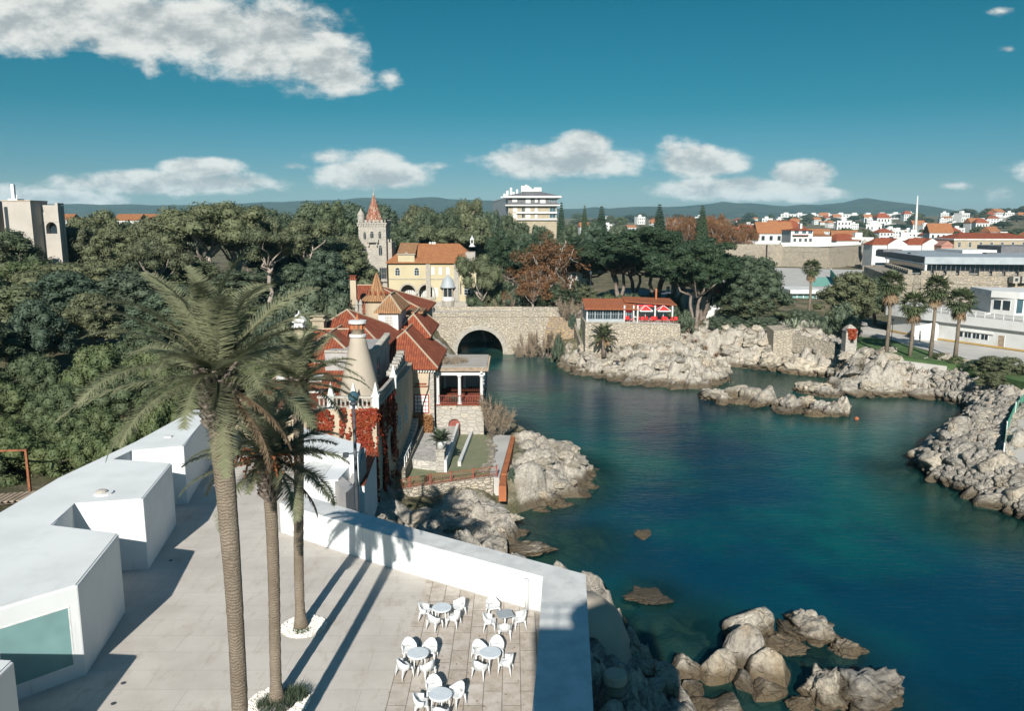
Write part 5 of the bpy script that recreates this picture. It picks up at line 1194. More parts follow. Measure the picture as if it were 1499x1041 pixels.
rs = thing('restaurant', 'long low restaurant with orange tiled roof, glazed front and open red bay', 'restaurant', (rx(925), Yr_+3, zf))
x0, x1, x2 = rx(859.5), rx(932), rx(988)
part('floor', pave, rs, lambda m: m.box(x0, Yr_+.4, zf-.1, x2, Yr_+8.5, zf+.03))
part('back_wall', stucco, rs, lambda m: m.box(x0, Yr_+7.6, zf, x2, Yr_+8, zf+3.0))
part('end_wall', stucco, rs, lambda m: m.box(x0, Yr_+1.3, zf+.03, x0+.2, Yr_+7.6, zf+2.3))
part('roof', terracotta, rs, lambda m: m.add([(x0-.4, Yr_+.5, zf+2.3), (x1+.2, Yr_+.4, zf+2.25), (x1+.2, Yr_+5.5, zf+3.6), (x0-.4, Yr_+5.5, zf+3.6), (x0-.4, Yr_+.5, zf+2.15), (x1+.2, Yr_+.4, zf+2.1), (x1+.2, Yr_+5.5, zf+3.4), (x0-.4, Yr_+5.5, zf+3.4)], [(0, 1, 2, 3), (7, 6, 5, 4), (0, 4, 5, 1), (1, 5, 6, 2), (2, 6, 7, 3), (3, 7, 4, 0)]))
part('bay_roof', terracotta, rs, lambda m: m.add([(rx(917), Yr_+3, zf+3.35), (x2+.3, Yr_+.2, zf+3.0), (x2+.3, Yr_+6.5, zf+3.5), (rx(917), Yr_+6.5, zf+3.85), (rx(917), Yr_+3, zf+3.2), (x2+.3, Yr_+.2, zf+2.85), (x2+.3, Yr_+6.5, zf+3.3), (rx(917), Yr_+6.5, zf+3.65)], [(0, 1, 2, 3), (7, 6, 5, 4), (0, 4, 5, 1), (1, 5, 6, 2), (2, 6, 7, 3), (3, 7, 4, 0)]))
part('chimney', orange, rs, lambda m: m.box(rx(966), Yr_+5, zf+3, rx(968.5), Yr_+5.3, zf+5.3))
for i in range(6): window(rs, x0+.8+i*1.32, Yr_+1.3, zf+.4, 1.28, 1.75, 0, zinc, gw, (2, 1))
part('parapet', zinc, rs, lambda m: m.box(x0, Yr_+1.32, zf+.03, x0+8.0, Yr_+1.44, zf+.38))
for px in (914.5, 928, 934, 959.5, 985): part('post', stucco, rs, lambda m: m.box(rx(px)-.12, Yr_+.6, zf+.03, rx(px)+.12, Yr_+.84, zf+2.85))
part('red_blind', redfab, rs, lambda m: (m.box(rx(915.5), Yr_+1.0, zf+1.75, rx(927), Yr_+1.1, zf+2.1), m.box(rx(934), Yr_+2.0, zf+2.5, rx(985), Yr_+2.1, zf+2.8)))
def parasol(px, label):
    x = rx(px); t = thing('parasol', label, 'parasol', (x, Yr_+1.2, zf), 0, 'red parasols at the restaurant')
    part('pole', steelw, t, lambda m: m.tube([(x, Yr_+1.2, zf), (x, Yr_+1.2, zf+2.6)], .05, 6))
    part('canopy', redfab, t, lambda m: m.lathe([(1.5, 1.9), (1.52, 2.0), (.1, 2.75), (.02, 2.85)], (x, Yr_+1.2, zf), 4, math.pi/4))
    part('valance', whitefab, t, lambda m: (m.lathe([(1.53, 1.86), (1.55, 2.02), (1.5, 2.03)], (x, Yr_+1.2, zf), 4, math.pi/4), [m.beam((x+1.08*a, Yr_+1.2+1.08*b, zf+2.03), (x+.06*a, Yr_+1.2+.06*b, zf+2.78), .1, .05) for a in (-1, 1) for b in (-1, 1)]))
parasol(946, 'red square parasol with white edging, left of the pair at the restaurant')
parasol(972.5, 'red square parasol with white edging, right of the pair at the restaurant')
ch0 = None
for i in range(16):
    px = [917, 921.5, 926, 936, 941, 945, 950, 954, 958, 963, 967.5, 972, 976, 981, 985, 989][i]; x = rx(px); y = Yr_+[.7, .9][i % 2]-.012*(px-917)
    if ch0 is None:
        ch0 = o = thing('restaurant_chair', 'small red chair on the restaurant terrace behind the wall', 'chair', (x, y, zf+.03), 0, 'red chairs along the restaurant terrace')
        m = MB(); m.box(-.24, -.24, .42, .24, .24, .48); m.build('seat', redfab, o, world=False)
        m = MB(); m.box(-.24, .2, .5, .24, .25, .98); m.build('backrest', redfab, o, world=False)
        for (a, b) in ((-.21, -.21), (.21, -.21), (-.21, .21), (.21, .21)): m = MB(); m.box(a-.025, b-.025, 0, a+.025, b+.025, .42); m.build('leg', redp, o, world=False)
    else: o = copy_tree(ch0)
    o.location = (x, y, zf+.04); o.rotation_euler.z = i*2.3
# white house with orange roof behind the cypress trunks
Yw = 152; wz = lambda py: PY(1040, py, Yw).z; wx = lambda px: X_(px, Yw, 8)
wh = thing('white_cottage', 'white cottage with orange tiled roof half hidden behind the cypress trunks', 'house', (wx(1045), Yw, 7.5))
part('wall', stucco, wh, lambda m: (m.box(wx(1008), Yw, 6, wx(1084), Yw+9, wz(428.5)), m.box(wx(995), Yw+3, 6, wx(1008)-.01, Yw+9, wz(420))))
roofpart(wh, 'roof', wx(1040)-.4, Yw-.5, wx(1086), Yw+9.5, wz(428), wz(415), 'x', (True, True), orangetile, 3, ridge=False)
roofpart(wh, 'annex_roof', wx(993), Yw+2.6, wx(1012), Yw+9.5, wz(420), wz(411), 'x', (False, False), orangetile, ridge=False)
part('porch_roof', barkd, wh, lambda m: m.prism([(wx(1022), Yw-1.6), (wx(1046), Yw-1.6), (wx(1044), Yw-.01), (wx(1024), Yw-.01)], [wz(433), wz(433), wz(430), wz(430)], [wz(431.5), wz(431.5), wz(427), wz(427)]))
window(wh, wx(1037.5), Yw-.02, wz(448), 1.3, 1.9, 0, steelw, gw, (0, 0), 'door'); window(wh, wx(1018), Yw-.02, wz(447), 1.0, 1.5, 0, steelw, gblue, (1, 1))
# small house with orange gable amid the autumn tree
Ys = 172; sh_ = thing('small_cottage', 'small white cottage with orange roof beside the brown plane trees', 'house', (X_(848, Ys), Ys, 7))
sx0, sx1 = X_(831, Ys, 12), X_(866, Ys, 12); sz = lambda py: PY(850, py, Ys).z
part('wall', stucco, sh_, lambda m: m.box(sx0, Ys, 5, sx1, Ys+8, sz(397)))
roofpart(sh_, 'roof', sx0-.4, Ys-.4, sx1+.4, Ys+8.4, sz(397)+.05, sz(384), 'x', (True, True), orangetile, 2, ridge=False)
for px in (840, 855): window(sh_, X_(px, Ys, 11), Ys-.02, sz(408), 1.0, 1.2, 0, winframe, gw, (1, 1))
# guard post with red creeper on the shore
gp = PZ(1242, 513, 5.0); gx, gy = gp.x, gp.y
gt = thing('guard_post', 'small stone sentry box with domed roof and red creeper at the edge of the lawn', 'sentry box', (gx, gy, 4.5))
part('wall', ashlar, gt, lambda m: m.arch_wall(gx-.85, gx+.85, gy-.8, gy+.8, 3.5, 8.0, [(gx+.1, .28, 6.2, 6.8, .28)]))
part('roof', ashlar, gt, lambda m: m.lathe([(1.25, 8.0), (1.25, 8.12), (.9, 8.6), (.3, 9.0), (0, 9.1)], (gx, gy, 0), 4, math.pi/4))
creeper('red_creeper', [((gx-.95, gy-.9, 6.9), (1.8, 0, 0), (0, 0, 1.6), (0, -1, 0), .25, .42)], 160, 15, L_creep, 'patch of red creeper over the top of the small sentry box', .16)
tag(part('garden_wall', rubblel, None, lambda m: m.prism([(gx-.7, gy+3.5), (47.3, 133), (47.7, 133.7), (gx-.7, gy+4.2)], 3, [5.6, 6.1, 6.1, 5.6])), 'low sunlit rubble wall running left from the sentry box', 'wall')
cw = PZ(1140, 537, .3)
tag(part('rock_wall', rubblel, None, lambda m: m.prism([(cw.x-1.5, cw.y-1), (cw.x+2.2, cw.y-.6), (cw.x+3.5, cw.y+3), (cw.x-1.5, cw.y+3)], 0, [6.6, 6.9, 7.2, 7])), 'pale masonry pier beside the lagoon under the agaves', 'wall')
# ------------------------------------------------------------------ citadel walls
def wallrun(name, label, pts, z0, z1, th, m_, merlon=None):
    t = thing(name, label, 'wall', (pts[0][0], pts[0][1], z0)); mb = MB()
    for i in range(len(pts)-1):
        a, b = Vector(pts[i]), Vector(pts[i+1]); d = (b-a).normalized(); nn = Vector((-d.y, d.x))*th
        nn = -nn if nn.y < 0 else nn
        ba = -nn.normalized()*.10*(z1-z0)
        mb.prism([tuple(a+ba), tuple(b+ba), tuple(b+nn), tuple(a+nn)], z0, z0+.01)
        mb.add([(*(a+ba), z0), (*(b+ba), z0), (*(b+nn), z0), (*(a+nn), z0), (*a, z1), (*b, z1), (*(b+nn), z1), (*(a+nn), z1)], [(0, 1, 5, 4), (1, 2, 6, 5), (2, 3, 7, 6), (3, 0, 4, 7), (4, 5, 6, 7)])
    mb.build('wall', m_, t)
    def cord(m):
        for i in range(len(pts)-1):
            a, b = Vector(pts[i]), Vector(pts[i+1]); d = (b-a).normalized(); o = Vector((d.y, -d.x))*.12; o = o if o.y < 0 else -o
            m.beam((*(a+o), z1-1.9), (*(b+o), z1-1.9), .35, .3)
    part('string_course', m_, t, cord)
    if merlon:
        def mer(m):
            for i in merlon[1]:
                a, b = Vector(pts[i]), Vector(pts[i+1]); L = (b-a).length; d = (b-a)/L; nn = Vector((-d.y, d.x)); nn = -nn if nn.y < 0 else nn
                s = 0
                while s < L-merlon[0]*.8:
                    p = a+d*s; q = a+d*min(s+merlon[0]*.74, L); m.prism([tuple(p-nn*.02), tuple(q-nn*.02), tuple(q+nn*.9), tuple(p+nn*.9)], z1+.003, z1+1.0); s += merlon[0]
        part('merlons', m_, t, mer)
    return t
Yf = 185
P3 = lambda px, Y, z=8: (X_(px, Y, z), Y)
bz = PY(1345, 396, Yf).z-1
wallrun('citadel_wall', 'great tan fortress wall with merlons on the right behind the palms', [P3(1262, 224), P3(1298, 218), P3(1336, Yf), P3(1346, Yf-1), P3(1430, Yf-3), P3(1560, Yf-7), P3(1800, Yf-20)], 3.5, bz, 6, fortstone, (2.7, (1, 3, 4, 5)))
cwt = bpy.data.objects['citadel_wall']
for px in (1480, 1493):
    p = PY(px, 409, Yf-4.6); fsm = window(cwt, p.x, Yf-6.6, p.z-.7, 1.5, 1.5, 0, ashlar, gw, (0, 0), 'gun_port', .42, 1.6)
wallrun('curtain_wall', 'long low brown fortress curtain wall in front of the town', [P3(960, 345), P3(1142, 335), P3(1144, 333)], 4, PY(1100, 358, 335).z, 6, fortstone)
wallrun('bastion', 'brown fortress bastion whose right flank lies in shade', [P3(1142, 334), P3(1212, 320), P3(1300, 362), P3(1340, 380)], 4, PY(1200, 362, 325).z, 8, fortstone)
part('sentry_box', ashlar, bpy.data.objects['bastion'], lambda m: m.lathe([(.5, -3), (1.3, -1), (1.35, 2.6), (.9, 3.6), (.1, 4.2)], (*P3(1264, 336), PY(1260, 360, 336).z-1.5), 12))
wp = thing('white_parapet_wall', 'long white washed parapet wall along the top of the fortress', 'wall', (*P3(1130, 372), 9))
for (pa, pb, Ya, Yb, yt, yb) in [(1060, 1140, 370, 368, 352, 357), (1142, 1300, 366, 372, 355, 361), (1300, 1400, 372, 330, 357, 366)]:
    part('wall', stucco, wp, lambda m: m.prism([P3(pa, Ya), P3(pb, Yb), (P3(pb, Yb)[0], Yb+2), (P3(pa, Ya)[0], Ya+2)], 8, [PY(1, yt, Ya).z, PY(1, yt, Yb).z, PY(1, yt, Yb).z, PY(1, yt, Ya).z]))
cwg = thing('curtain_rampart', 'pale paved rampart slope behind the modern grey pavilion', 'rampart', (*P3(1370, 300), 10))
part('slope', pave, cwg, lambda m: m.prism([P3(1290, 352), P3(1400, 310), P3(1480, 330), P3(1480, 380), P3(1290, 380)], 6, [PY(1, 361, 352).z, PY(1, 367, 310).z, PY(1, 362, 330).z, PY(1, 358, 380).z, PY(1, 357, 380).z]))
# modern grey pavilion on the bastion
Ym = 212; mz = lambda py: PY(1400, py, Ym).z
mp = thing('modern_pavilion', 'long modern pavilion with dark glass and grey zinc roof band on the fortress', 'building', (*P3(1400, Ym), 12))
part('deck', pave, mp, lambda m: m.prism([P3(1280, 224), P3(1338, 194), P3(1560, 186), P3(1600, 260), P3(1280, 260)], 6, mz(398)))
part('roof_slab', zinc, mp, lambda m: m.prism([P3(1281, 250), P3(1350, 204), P3(1560, 200), P3(1620, 250)], mz(384), mz(374)))
part('dark_fascia', slate, mp, lambda m: m.prism([(P3(1280, 250)[0]-.1, 250), (P3(1350, 204)[0]-.1, 203.85), P3(1351, 204.05), P3(1283, 250.05)], mz(384), mz(374)+.05))
part('glass_front', gblue, mp, lambda m: m.prism([P3(1300, 246), P3(1352, 209), P3(1560, 205), P3(1600, 248)], mz(399), mz(384)-.003))
part('canopy', zinc, mp, lambda m: m.prism([P3(1293, 236), P3(1348, 203), P3(1350, 206), P3(1298, 240)], mz(385), mz(383)))
part('mullions', slate, mp, lambda m: [m.box(P3(1356+i*7, 206)[0], 204.3, mz(398), P3(1356+i*7, 206)[0]+.12, 204.5, mz(384)) for i in range(26)])
part('column', stucco, mp, lambda m: m.box(P3(1350, 202)[0], 201.5, mz(399), P3(1350, 202)[0]+.5, 202, mz(384)))
part('roof_plant', slate, mp, lambda m: (m.box(P3(1455, 230)[0], 228, mz(374)+.003, P3(1600, 230)[0], 240, mz(363)),))
for pa_, pb_, ya_, yb_, pt_ in ((1290, 1318, 236, 240, 370), (1330, 1342, 222, 224, 372), (1440, 1456, 222, 224, 372)): part('roof_vent', slate, mp, lambda m: m.box(P3(pa_, ya_)[0], ya_, mz(374)+.003, P3(pb_, ya_)[0], yb_, mz(pt_)))
part('roof_terrace', stucco, mp, lambda m: m.box(P3(1405, 226)[0], 226, mz(374)+.003, P3(1455, 226)[0], 240, mz(369)))
# barracks and gabled stores behind
Yb_ = 300; bz_ = lambda py: PY(1, py, Yb_).z
bk = thing('barracks', 'long tan barracks with red hip roof and a row of pale windows at right', 'building', (*P3(1450, Yb_), 8))
bx0, bx1 = X_(1398, Yb_, 20), X_(1512, Yb_, 20)
part('wall', brickb, bk, lambda m: m.box(bx0, Yb_, 6, bx1, Yb_+16, bz_(351.5)))
part('cornice', stucco, bk, lambda m: m.box(bx0-.4, Yb_-.4, bz_(351.5), bx1+.4, Yb_+16.4, bz_(349.5)))
roofpart(bk, 'roof', bx0+1, Yb_-.2, bx1+.4, Yb_+16.2, bz_(349.5)+.02, bz_(341), 'x', (True, True), redtile, 5, ridge=False)
for i in range(8): window(bk, bx0+2+i*4.0, Yb_-.03, bz_(362), 1.1, 2.0, 0, stucco, gw, (1, 1))
for (pa, pb, lab, wl) in ((1279, 1330, 'red roofed white gabled store, left of the pair by the barracks', stucco), (1330, 1380, 'red roofed white gabled store, right of the pair by the barracks', stucco)):
    Yg = 305; t = thing('gabled_store', lab, 'house', (*P3(pa+20, Yg), 8)); xm = X_(pa+(pb-pa)*.72, Yg, 20); xe = X_(pb, Yg, 20); x_s = 2*xm-xe
    gz_ = lambda py: PY(1, py, Yg).z
    part('wall', wl, t, lambda m: (m.box(x_s, Yg, 6, xe, Yg+14, gz_(358)), m.add([(x_s, Yg, gz_(358)), (xe, Yg, gz_(358)), (xm, Yg, gz_(349)), (x_s, Yg+.5, gz_(358)), (xe, Yg+.5, gz_(358)), (xm, Yg+.5, gz_(349))], [(0, 1, 2), (4, 3, 5), (1, 4, 5, 2), (3, 0, 2, 5)])))
    roofpart(t, 'roof', x_s-.3, Yg+.52, xe+.3, Yg+14, gz_(358), gz_(348.7), 'y', (False, False), redtile, ridge=False)
    roofpart(t, 'side_roof', X_(pa, Yg, 20), Yg+.6, x_s+3.2, Yg+9, gz_(358), gz_(349), 'x', (True, False), redtile, 3, ridge=False)
    part('side_wall', wl, t, lambda m: m.box(X_(pa, Yg, 20)+.3, Yg+.8, 6, x_s-.01, Yg+8.8, gz_(358)-.2))
Yg = 300; t = thing('brick_gabled_store', 'small pink brick gabled store with white trim beside the barracks', 'house', (*P3(1388, Yg), 8)); xe, x_s = X_(1397, Yg, 20), X_(1380, Yg, 20)
part('wall', plain('pink brick', (.38, .19, .15), (.32, .16, .13), 1, .9), t, lambda m: (m.box(x_s, Yg, 6, xe, Yg+9, bz_(359))))
roofpart(t, 'roof', x_s-.2, Yg-.2, xe+.2, Yg+9, bz_(359), bz_(352.5), 'y', (False, False), plain('pink gable', (.36, .18, .14), None, 1, .9), ridge=False)
# ------------------------------------------------------------------ white boat club on the right
Yb = 122; z0 = 4.9
cl = thing('boat_club', 'white two level boat club with railed roof terrace and glazed roof cabin', 'building', (*P3(1430, Yb), z0))
E = lambda px, py, z: P2(px, py, z)
zr = 9.3
fa, fb, fc = PZ(1300, 484, z0), PZ(1345, 493, z0), PZ(1530, 519, z0)
body = [(fa.x, fa.y), (fb.x, fb.y), (fc.x, fc.y), (fc.x+6, fc.y+16), (fa.x+6, fa.y+13)]
part('wall', stucco, cl, lambda m: m.prism(body, z0-1, zr-1.3))
def off(d): return [(p[0]+(-d if i in (0, 4) else 0), p[1]+(-d if i < 3 else 0)) for i, p in enumerate(body)]
part('terrace_slab', stucco, cl, lambda m: m.prism(off(1.3), zr-1.29, zr+.15))
part('terrace_floor', pave, cl, lambda m: m.prism(off(1.1), zr+.153, zr+.17))
def clrail(m):
    ed = off(1.2)[:3]
    for a, b in zip(ed[:-1], ed[1:]):
        n = max(2, int(math.hypot(b[0]-a[0], b[1]-a[1])/1.5))
        for z in (zr+.65, zr+1.1): m.beam((*a, z), (*b, z), .06, .06)
        for i in range(n+1): f = i/n; x, y = a[0]+(b[0]-a[0])*f, a[1]+(b[1]-a[1])*f; m.box(x-.035, y-.035, zr+.17, x+.035, y+.035, zr+1.1)
part('railing', steelw, cl, clrail)
ca = PZ(1449, 459.5, zr); cb_ = PZ(1484, 463, zr)
cabp = [(ca.x, ca.y), (cb_.x, cb_.y), (cb_.x+9, cb_.y-.4), (cb_.x+10, cb_.y+7), (ca.x+1, ca.y+7)]
part('cabin_wall', stucco, cl, lambda m: m.prism(cabp, zr+.17, zr+2.9))
part('cabin_roof', stucco, cl, lambda m: m.prism([(p[0]+(-.4 if i in (0, 4) else .4), p[1]+(-.5 if i < 3 else .5)) for i, p in enumerate(cabp)], zr+2.903, zr+4.0))
ang = math.atan2(cb_.y-ca.y, cb_.x-ca.x)
for s in (1.05, 2.55): window(cl, ca.x+s*math.cos(ang), ca.y+s*math.sin(ang)-.03, zr+.75, 1.4, 1.8, ang, winframe, gw, (0, 0))
part('cabin_side_glass', gblue, cl, lambda m: (m.box(cb_.x+.3, cb_.y-.06, zr+.5, cb_.x+1.3, cb_.y-.02, zr+2.7), m.box(cb_.x+2.0, cb_.y-.12, zr+.9, cb_.x+5, cb_.y-.08, zr+2.5)))
ang2 = math.atan2(fc.y-fb.y, fc.x-fb.x); L2 = math.hypot(fc.x-fb.x, fc.y-fb.y)
onf = lambda s: (fb.x+s*math.cos(ang2), fb.y+s*math.sin(ang2))
def shop(m):
    for s0, s1 in ((6.6, 12.8),):
        a, b = onf(s0), onf(s1); m.prism([(a[0], a[1]-.5), (b[0], b[1]-.5), (b[0], b[1]-.02), (a[0], a[1]-.02)], z0+2.0, [z0+2.05, z0+2.05, z0+2.5, z0+2.5])
part('canopy', stucco, cl, shop)
for s in (7.3, 8.7, 10.1, 11.5): x, y = onf(s); window(cl, x, y-.03, z0+.9, 1.3, 1.0, ang2, winframe, gw, (1, 0))
for s in (14.2,): x, y = onf(s); window(cl, x, y-.03, z0+.1, 1.2, 2.0, ang2, winframe, wood, (0, 0), 'door')
x, y = onf(2.2); window(cl, x, y-.03, z0+.1, .8, 1.2, ang2, wood, wood, (0, 0), 'door')
part('ochre_band', yellowline, cl, lambda m: [m.beam((a[0], a[1]-.06, z0+.1), (b[0], b[1]-.06, z0+.1), .1, .3) for a, b in (((fa.x, fa.y), (fb.x, fb.y)), ((fb.x, fb.y), (fc.x, fc.y)))])
rm = PZ(1300, 466, 8)
ra = thing('access_ramp', 'white railed ramp climbing to the boat club terrace behind the palms', 'ramp', (rm.x, rm.y, 5))
def ramp(m): m.prism([P3(1338, 136), P3(1449, 133), P3(1449, 137), P3(1338, 140)], 4, [6.3, 9.0, 9.0, 6.3])
part('slope', pave, ra, ramp)
part('parapet', stucco, ra, lambda m: m.prism([P3(1338, 135.5), P3(1449, 132.5), P3(1449, 132.9), P3(1338, 135.9)], 4, [7.0, 9.7, 9.7, 7.0]))
# promenade, lawn and ground surfaces on the right (draped a little above the ground)
flat('promenade', [E(1262, 470, 4.75), E(1300, 484, 4.75), E(1345, 494, 4.75), E(1540, 524, 4.75), E(1560, 548, 4.75), E(1499, 538, 4.75), E(1390, 522, 4.75), E(1300, 496, 4.75), E(1258, 488, 4.75)], 4.75, pave, th=3)
flat('promenade_lawn', [E(1252, 492, 4.72), E(1300, 497, 4.72), E(1390, 523, 4.72), E(1510, 541, 4.72), E(1500, 560, 4.72), E(1400, 524+10, 4.72), E(1300, 521, 4.72), E(1248, 516, 4.72)], 4.72, grassm, th=3)
flat('lower_path', [E(1250, 518, 4.3), E(1300, 522, 4.3), E(1400, 535, 4.3), E(1520, 562, 4.3), E(1520, 570, 4.3), E(1400, 538, 4.3), E(1300, 527, 4.3)], 4.33, pave, th=3)
flat('side_yard', [E(1470, 672, 2.6), E(1480, 630, 2.6), E(1500, 590, 2.6), E(1640, 590, 2.6), E(1700, 700, 2.6), E(1500, 682, 2.6)], 2.6, pave, th=4.5)
gn = thing('green_net_fence', 'green netting fence along the pale yard at the right edge', 'fence', (*E(1470, 640, 4), 4))
gpts = [E(1468, 674, 2.6), E(1472, 640, 2.6), E(1485, 610, 2.6), E(1500, 592, 2.6)]
part('netting', greennet, gn, lambda m: [m.beam((*a, 3.4), (*b, 3.4), .04, 1.5) for a, b in zip(gpts[:-1], gpts[1:])])
for a in gpts: part('post', steelw, gn, lambda m: m.box(a[0]-.05, a[1]-.05, 2.4, a[0]+.05, a[1]+.05, 4.3))
# plaza with pale courts below the fortress
flat('plaza', [P3(1080, 225), P3(1265, 200), P3(1300, 216), P3(1268, 300), P3(1060, 325), P3(1040, 260)], 6.5, pave, th=3)
flat('court', [P3(1185, 225), P3(1213, 225), P3(1222, 262), P3(1198, 262)], 6.53, court)
flat('court', [P3(1085, 262), P3(1105, 262), P3(1108, 300), P3(1090, 300)], 6.53, court)
kb = thing('glass_pavilion', 'low glazed pavilion with flat white roof behind the single palm', 'building', (*P3(1180, 196), 5))
kx0, kx1 = X_(1155, 196, 8), X_(1206, 196, 8); kz = lambda py: PY(1, py, 196).z
part('roof', stucco, kb, lambda m: m.box(kx0, 195, kz(429.5), kx1, 206, kz(424)))
part('glass', gteal, kb, lambda m: m.box(kx0+.6, 196.2, 5, kx1-.6, 205, kz(429.6)))
part('post', steelw, kb, lambda m: [m.box(kx0+.4+i*1.6, 196, 5, kx0+.55+i*1.6, 196.15, kz(429.6)) for i in range(6)])
gs_ = thing('green_screen', 'slanting green court screen beyond the single palm', 'screen', (*P3(1222, 240), 6))
part('netting', greennet, gs_, lambda m: m.beam((*P3(1216, 262), 7.8), (*P3(1225, 226), 7.8), .12, 2.6))
for (pp, Y) in ((1216, 262), (1225, 226)): part('post', steelw, gs_, lambda m: m.box(P3(pp, Y)[0]-.12, Y-.12, 6, P3(pp, Y)[0]+.12, Y+.12, 9.3))
# street behind the cypresses
flat('road', [P3(925, 158, 8), P3(1000, 150, 8), P3(1010, 176, 8), P3(985, 196, 8), P3(900, 196, 8)], 7.95, asphalt, th=2)
for i, (px, Y) in enumerate(((985, 165), (978, 166))):
    p = PY(px, 422, Y); t = thing('street_sign', ['white rectangular street sign by the road, right of the pair behind the cypress', 'white street sign by the road, left of the pair behind the cypress'][i], 'sign', (p.x, Y, 7.9))
    part('panel', stucco, t, lambda m: m.box(p.x-.35, Y-.03, p.z-.4, p.x+.35, Y, p.z+.4)); part('post', steelw, t, lambda m: m.tube([(p.x, Y+.05, 7.9), (p.x, Y+.05, p.z)], .05, 6))
# ------------------------------------------------------------------ trees
def leaf_cloud(rng, clumps, per_area, size, up=.35, flat=.75, aniso=None):
    """leaf faces on the shells of clumps (x,y,z,r[,squash]) -> vertex array"""
    out = []
    for c in clumps:
        x, y, z, r = c[:4]; sq = c[4] if len(c) > 4 else .8
        n = max(12, int(per_area*r*r*12.6*.6))
        d = rng.normal(0, 1, (n, 3)); d /= np.linalg.norm(d, axis=1)[:, None]
        keep = d[:, 2] > -.75; d = d[keep]; n = len(d)
        rad = r*(rng.uniform(.55, 1.08, n)**.6)
        p = d*rad[:, None]*np.array([1, 1, sq])+np.array([x, y, z])
        nr = d+rng.normal(0, .55, (n, 3))+np.array([0, 0, up]); nr /= np.linalg.norm(nr, axis=1)[:, None]
        q = rng.normal(0, 1, (n, 3))
        if aniso is not None: q = q*.35+np.array(aniso)+d*.8
        t1 = np.cross(nr, q); t1 /= np.linalg.norm(t1, axis=1)[:, None]+1e-9; t2 = np.cross(nr, t1)
        s = size*rng.uniform(.6, 1.35, n)[:, None]
        out.append(np.stack([p-t1*s*flat*.55, p-t2*s, p+t1*s*flat*.55, p+t2*s], 1).reshape(-1, 3))
    return np.concatenate(out)
def cores(m, clumps, k=.72):
    for c in clumps:
        x, y, z, r = c[:4]; sq = (c[4] if len(c) > 4 else .8)*k; r *= k
        m.lathe([(r*.5, -r*.85*sq/k), (r*.95, -.3*r*sq/k), (r*.95, .3*r*sq/k), (r*.5, .85*r*sq/k)], (x, y, z), 6)
def crown_mesh(seed, clumps, dens, size, m, core=True, **kw):
    rng = np.random.default_rng(seed); lv = leaf_cloud(rng, clumps, dens, size, **kw); V = lv; F = np.arange(len(lv)).reshape(-1, 4)
    if core:
        b = MB(); cores(b, clumps); q = [f for f in b.F if len(f) == 4]; V = np.concatenate([lv, np.array(b.V)]); F = np.concatenate([F, np.array(q)+len(lv)])
    return np_mesh('crown', V, F, m)
def trunk_mesh(branches, m, n=7):
    b = MB()
    for pts, rad in branches: b.tube(pts, rad, n)
    me = bpy.data.meshes.new('trunk'); me.from_pydata(b.V, [], b.F); me.polygons.foreach_set('use_smooth', [True]*len(me.polygons)); me.update(); me.materials.append(m); return me
def limb(rng, p0, p1, r0, r1, wob=.12, n=5):
    p0, p1 = np.array(p0, float), np.array(p1, float); L = np.linalg.norm(p1-p0); pts = []
    for i in range(n+1): f = i/n; pts.append(tuple(p0+(p1-p0)*f+rng.normal(0, wob*L*.35, 3)*(f > 0)*(f < 1))) 
    return pts, [r0+(r1-r0)*i/n for i in range(n+1)]
KINDS = {}
def kind(name, H, Wd, variants): KINDS[name] = (H, Wd, variants)
def make_broad(seed, m, H=10., r=4.2, trunk=1.6, dens=16, size=.2, n=26, bm=barkd, low=.22, flatt=.95, **kw):
    rng = np.random.default_rng(seed); cl = []
    for i in range(n):
        a = i*2.4+rng.uniform(-.4, .4); f = (i+.5)/n; zz = low+(1-low)*(1-f)**.75; 
        prof = math.sin(math.pi*min(1, max(.05, (1.03-zz)/(1.03-low)*.62+.0)))**.7
        rr = r*prof*rng.uniform(.55, .95); cr = rng.uniform(.17, .30)*r*1.05
        cl.append((rr*math.cos(a), rr*math.sin(a), zz*H-cr*.8, cr, flatt))
    cl += [(0, 0, H*.55, r*.55, .9), (0, 0, H*.38, r*.6, .7)]
    br = [limb(rng, (0, 0, -1.5), (0, 0, H*.45), .035*H, .02*H, .06)]
    for i in range(6): c = cl[int(rng.integers(0, n))]; br.append(limb(rng, (0, 0, H*rng.uniform(.18, .4)), c[:3], .014*H, .004*H))
    return crown_mesh(seed, cl, dens, size, m, **kw), trunk_mesh(br, bm)
def make_pine(seed, m, H=14., r=5.5, dens=15, size=.2, nb=7, bm=bark):
    rng = np.random.default_rng(seed); cl = []; br = []
    lean = rng.uniform(-1.2, 1.2, 2); fk = np.array([lean[0]*.5, lean[1]*.5, H*.5]); br.append(limb(rng, (0, 0, -1.5), fk, .026*H, .02*H, .08))
    for i in range(nb):
        a = i*2.4+rng.uniform(-.4, .4); rr = r*rng.uniform(.25, .8); tip = np.array([lean[0]+rr*math.cos(a), lean[1]+rr*math.sin(a), H*rng.uniform(.72, .93)-rr*.18])
        br.append(limb(rng, fk*rng.uniform(.75, 1.0), tip, .013*H, .004*H, .16))
        for k in range(4):
            cr = r*rng.uniform(.19, .33); o = rng.normal(0, .3*r*.5, 3); cl.append((tip[0]+o[0], tip[1]+o[1], min(H-cr*.6, tip[2]+o[2]*.7), cr, .82))
        if i % 3 == 0: d = fk*rng.uniform(.6, .95); br.append(limb(rng, d, d+np.array([rng.uniform(-2.4, 2.4), rng.uniform(-2, 1), rng.uniform(.2, 1.3)]), .007*H, .002*H, .25))
    cl.append((lean[0], lean[1], H*.86, r*.42, .6))
    return crown_mesh(seed, cl, dens, size, m), trunk_mesh(br, bm)
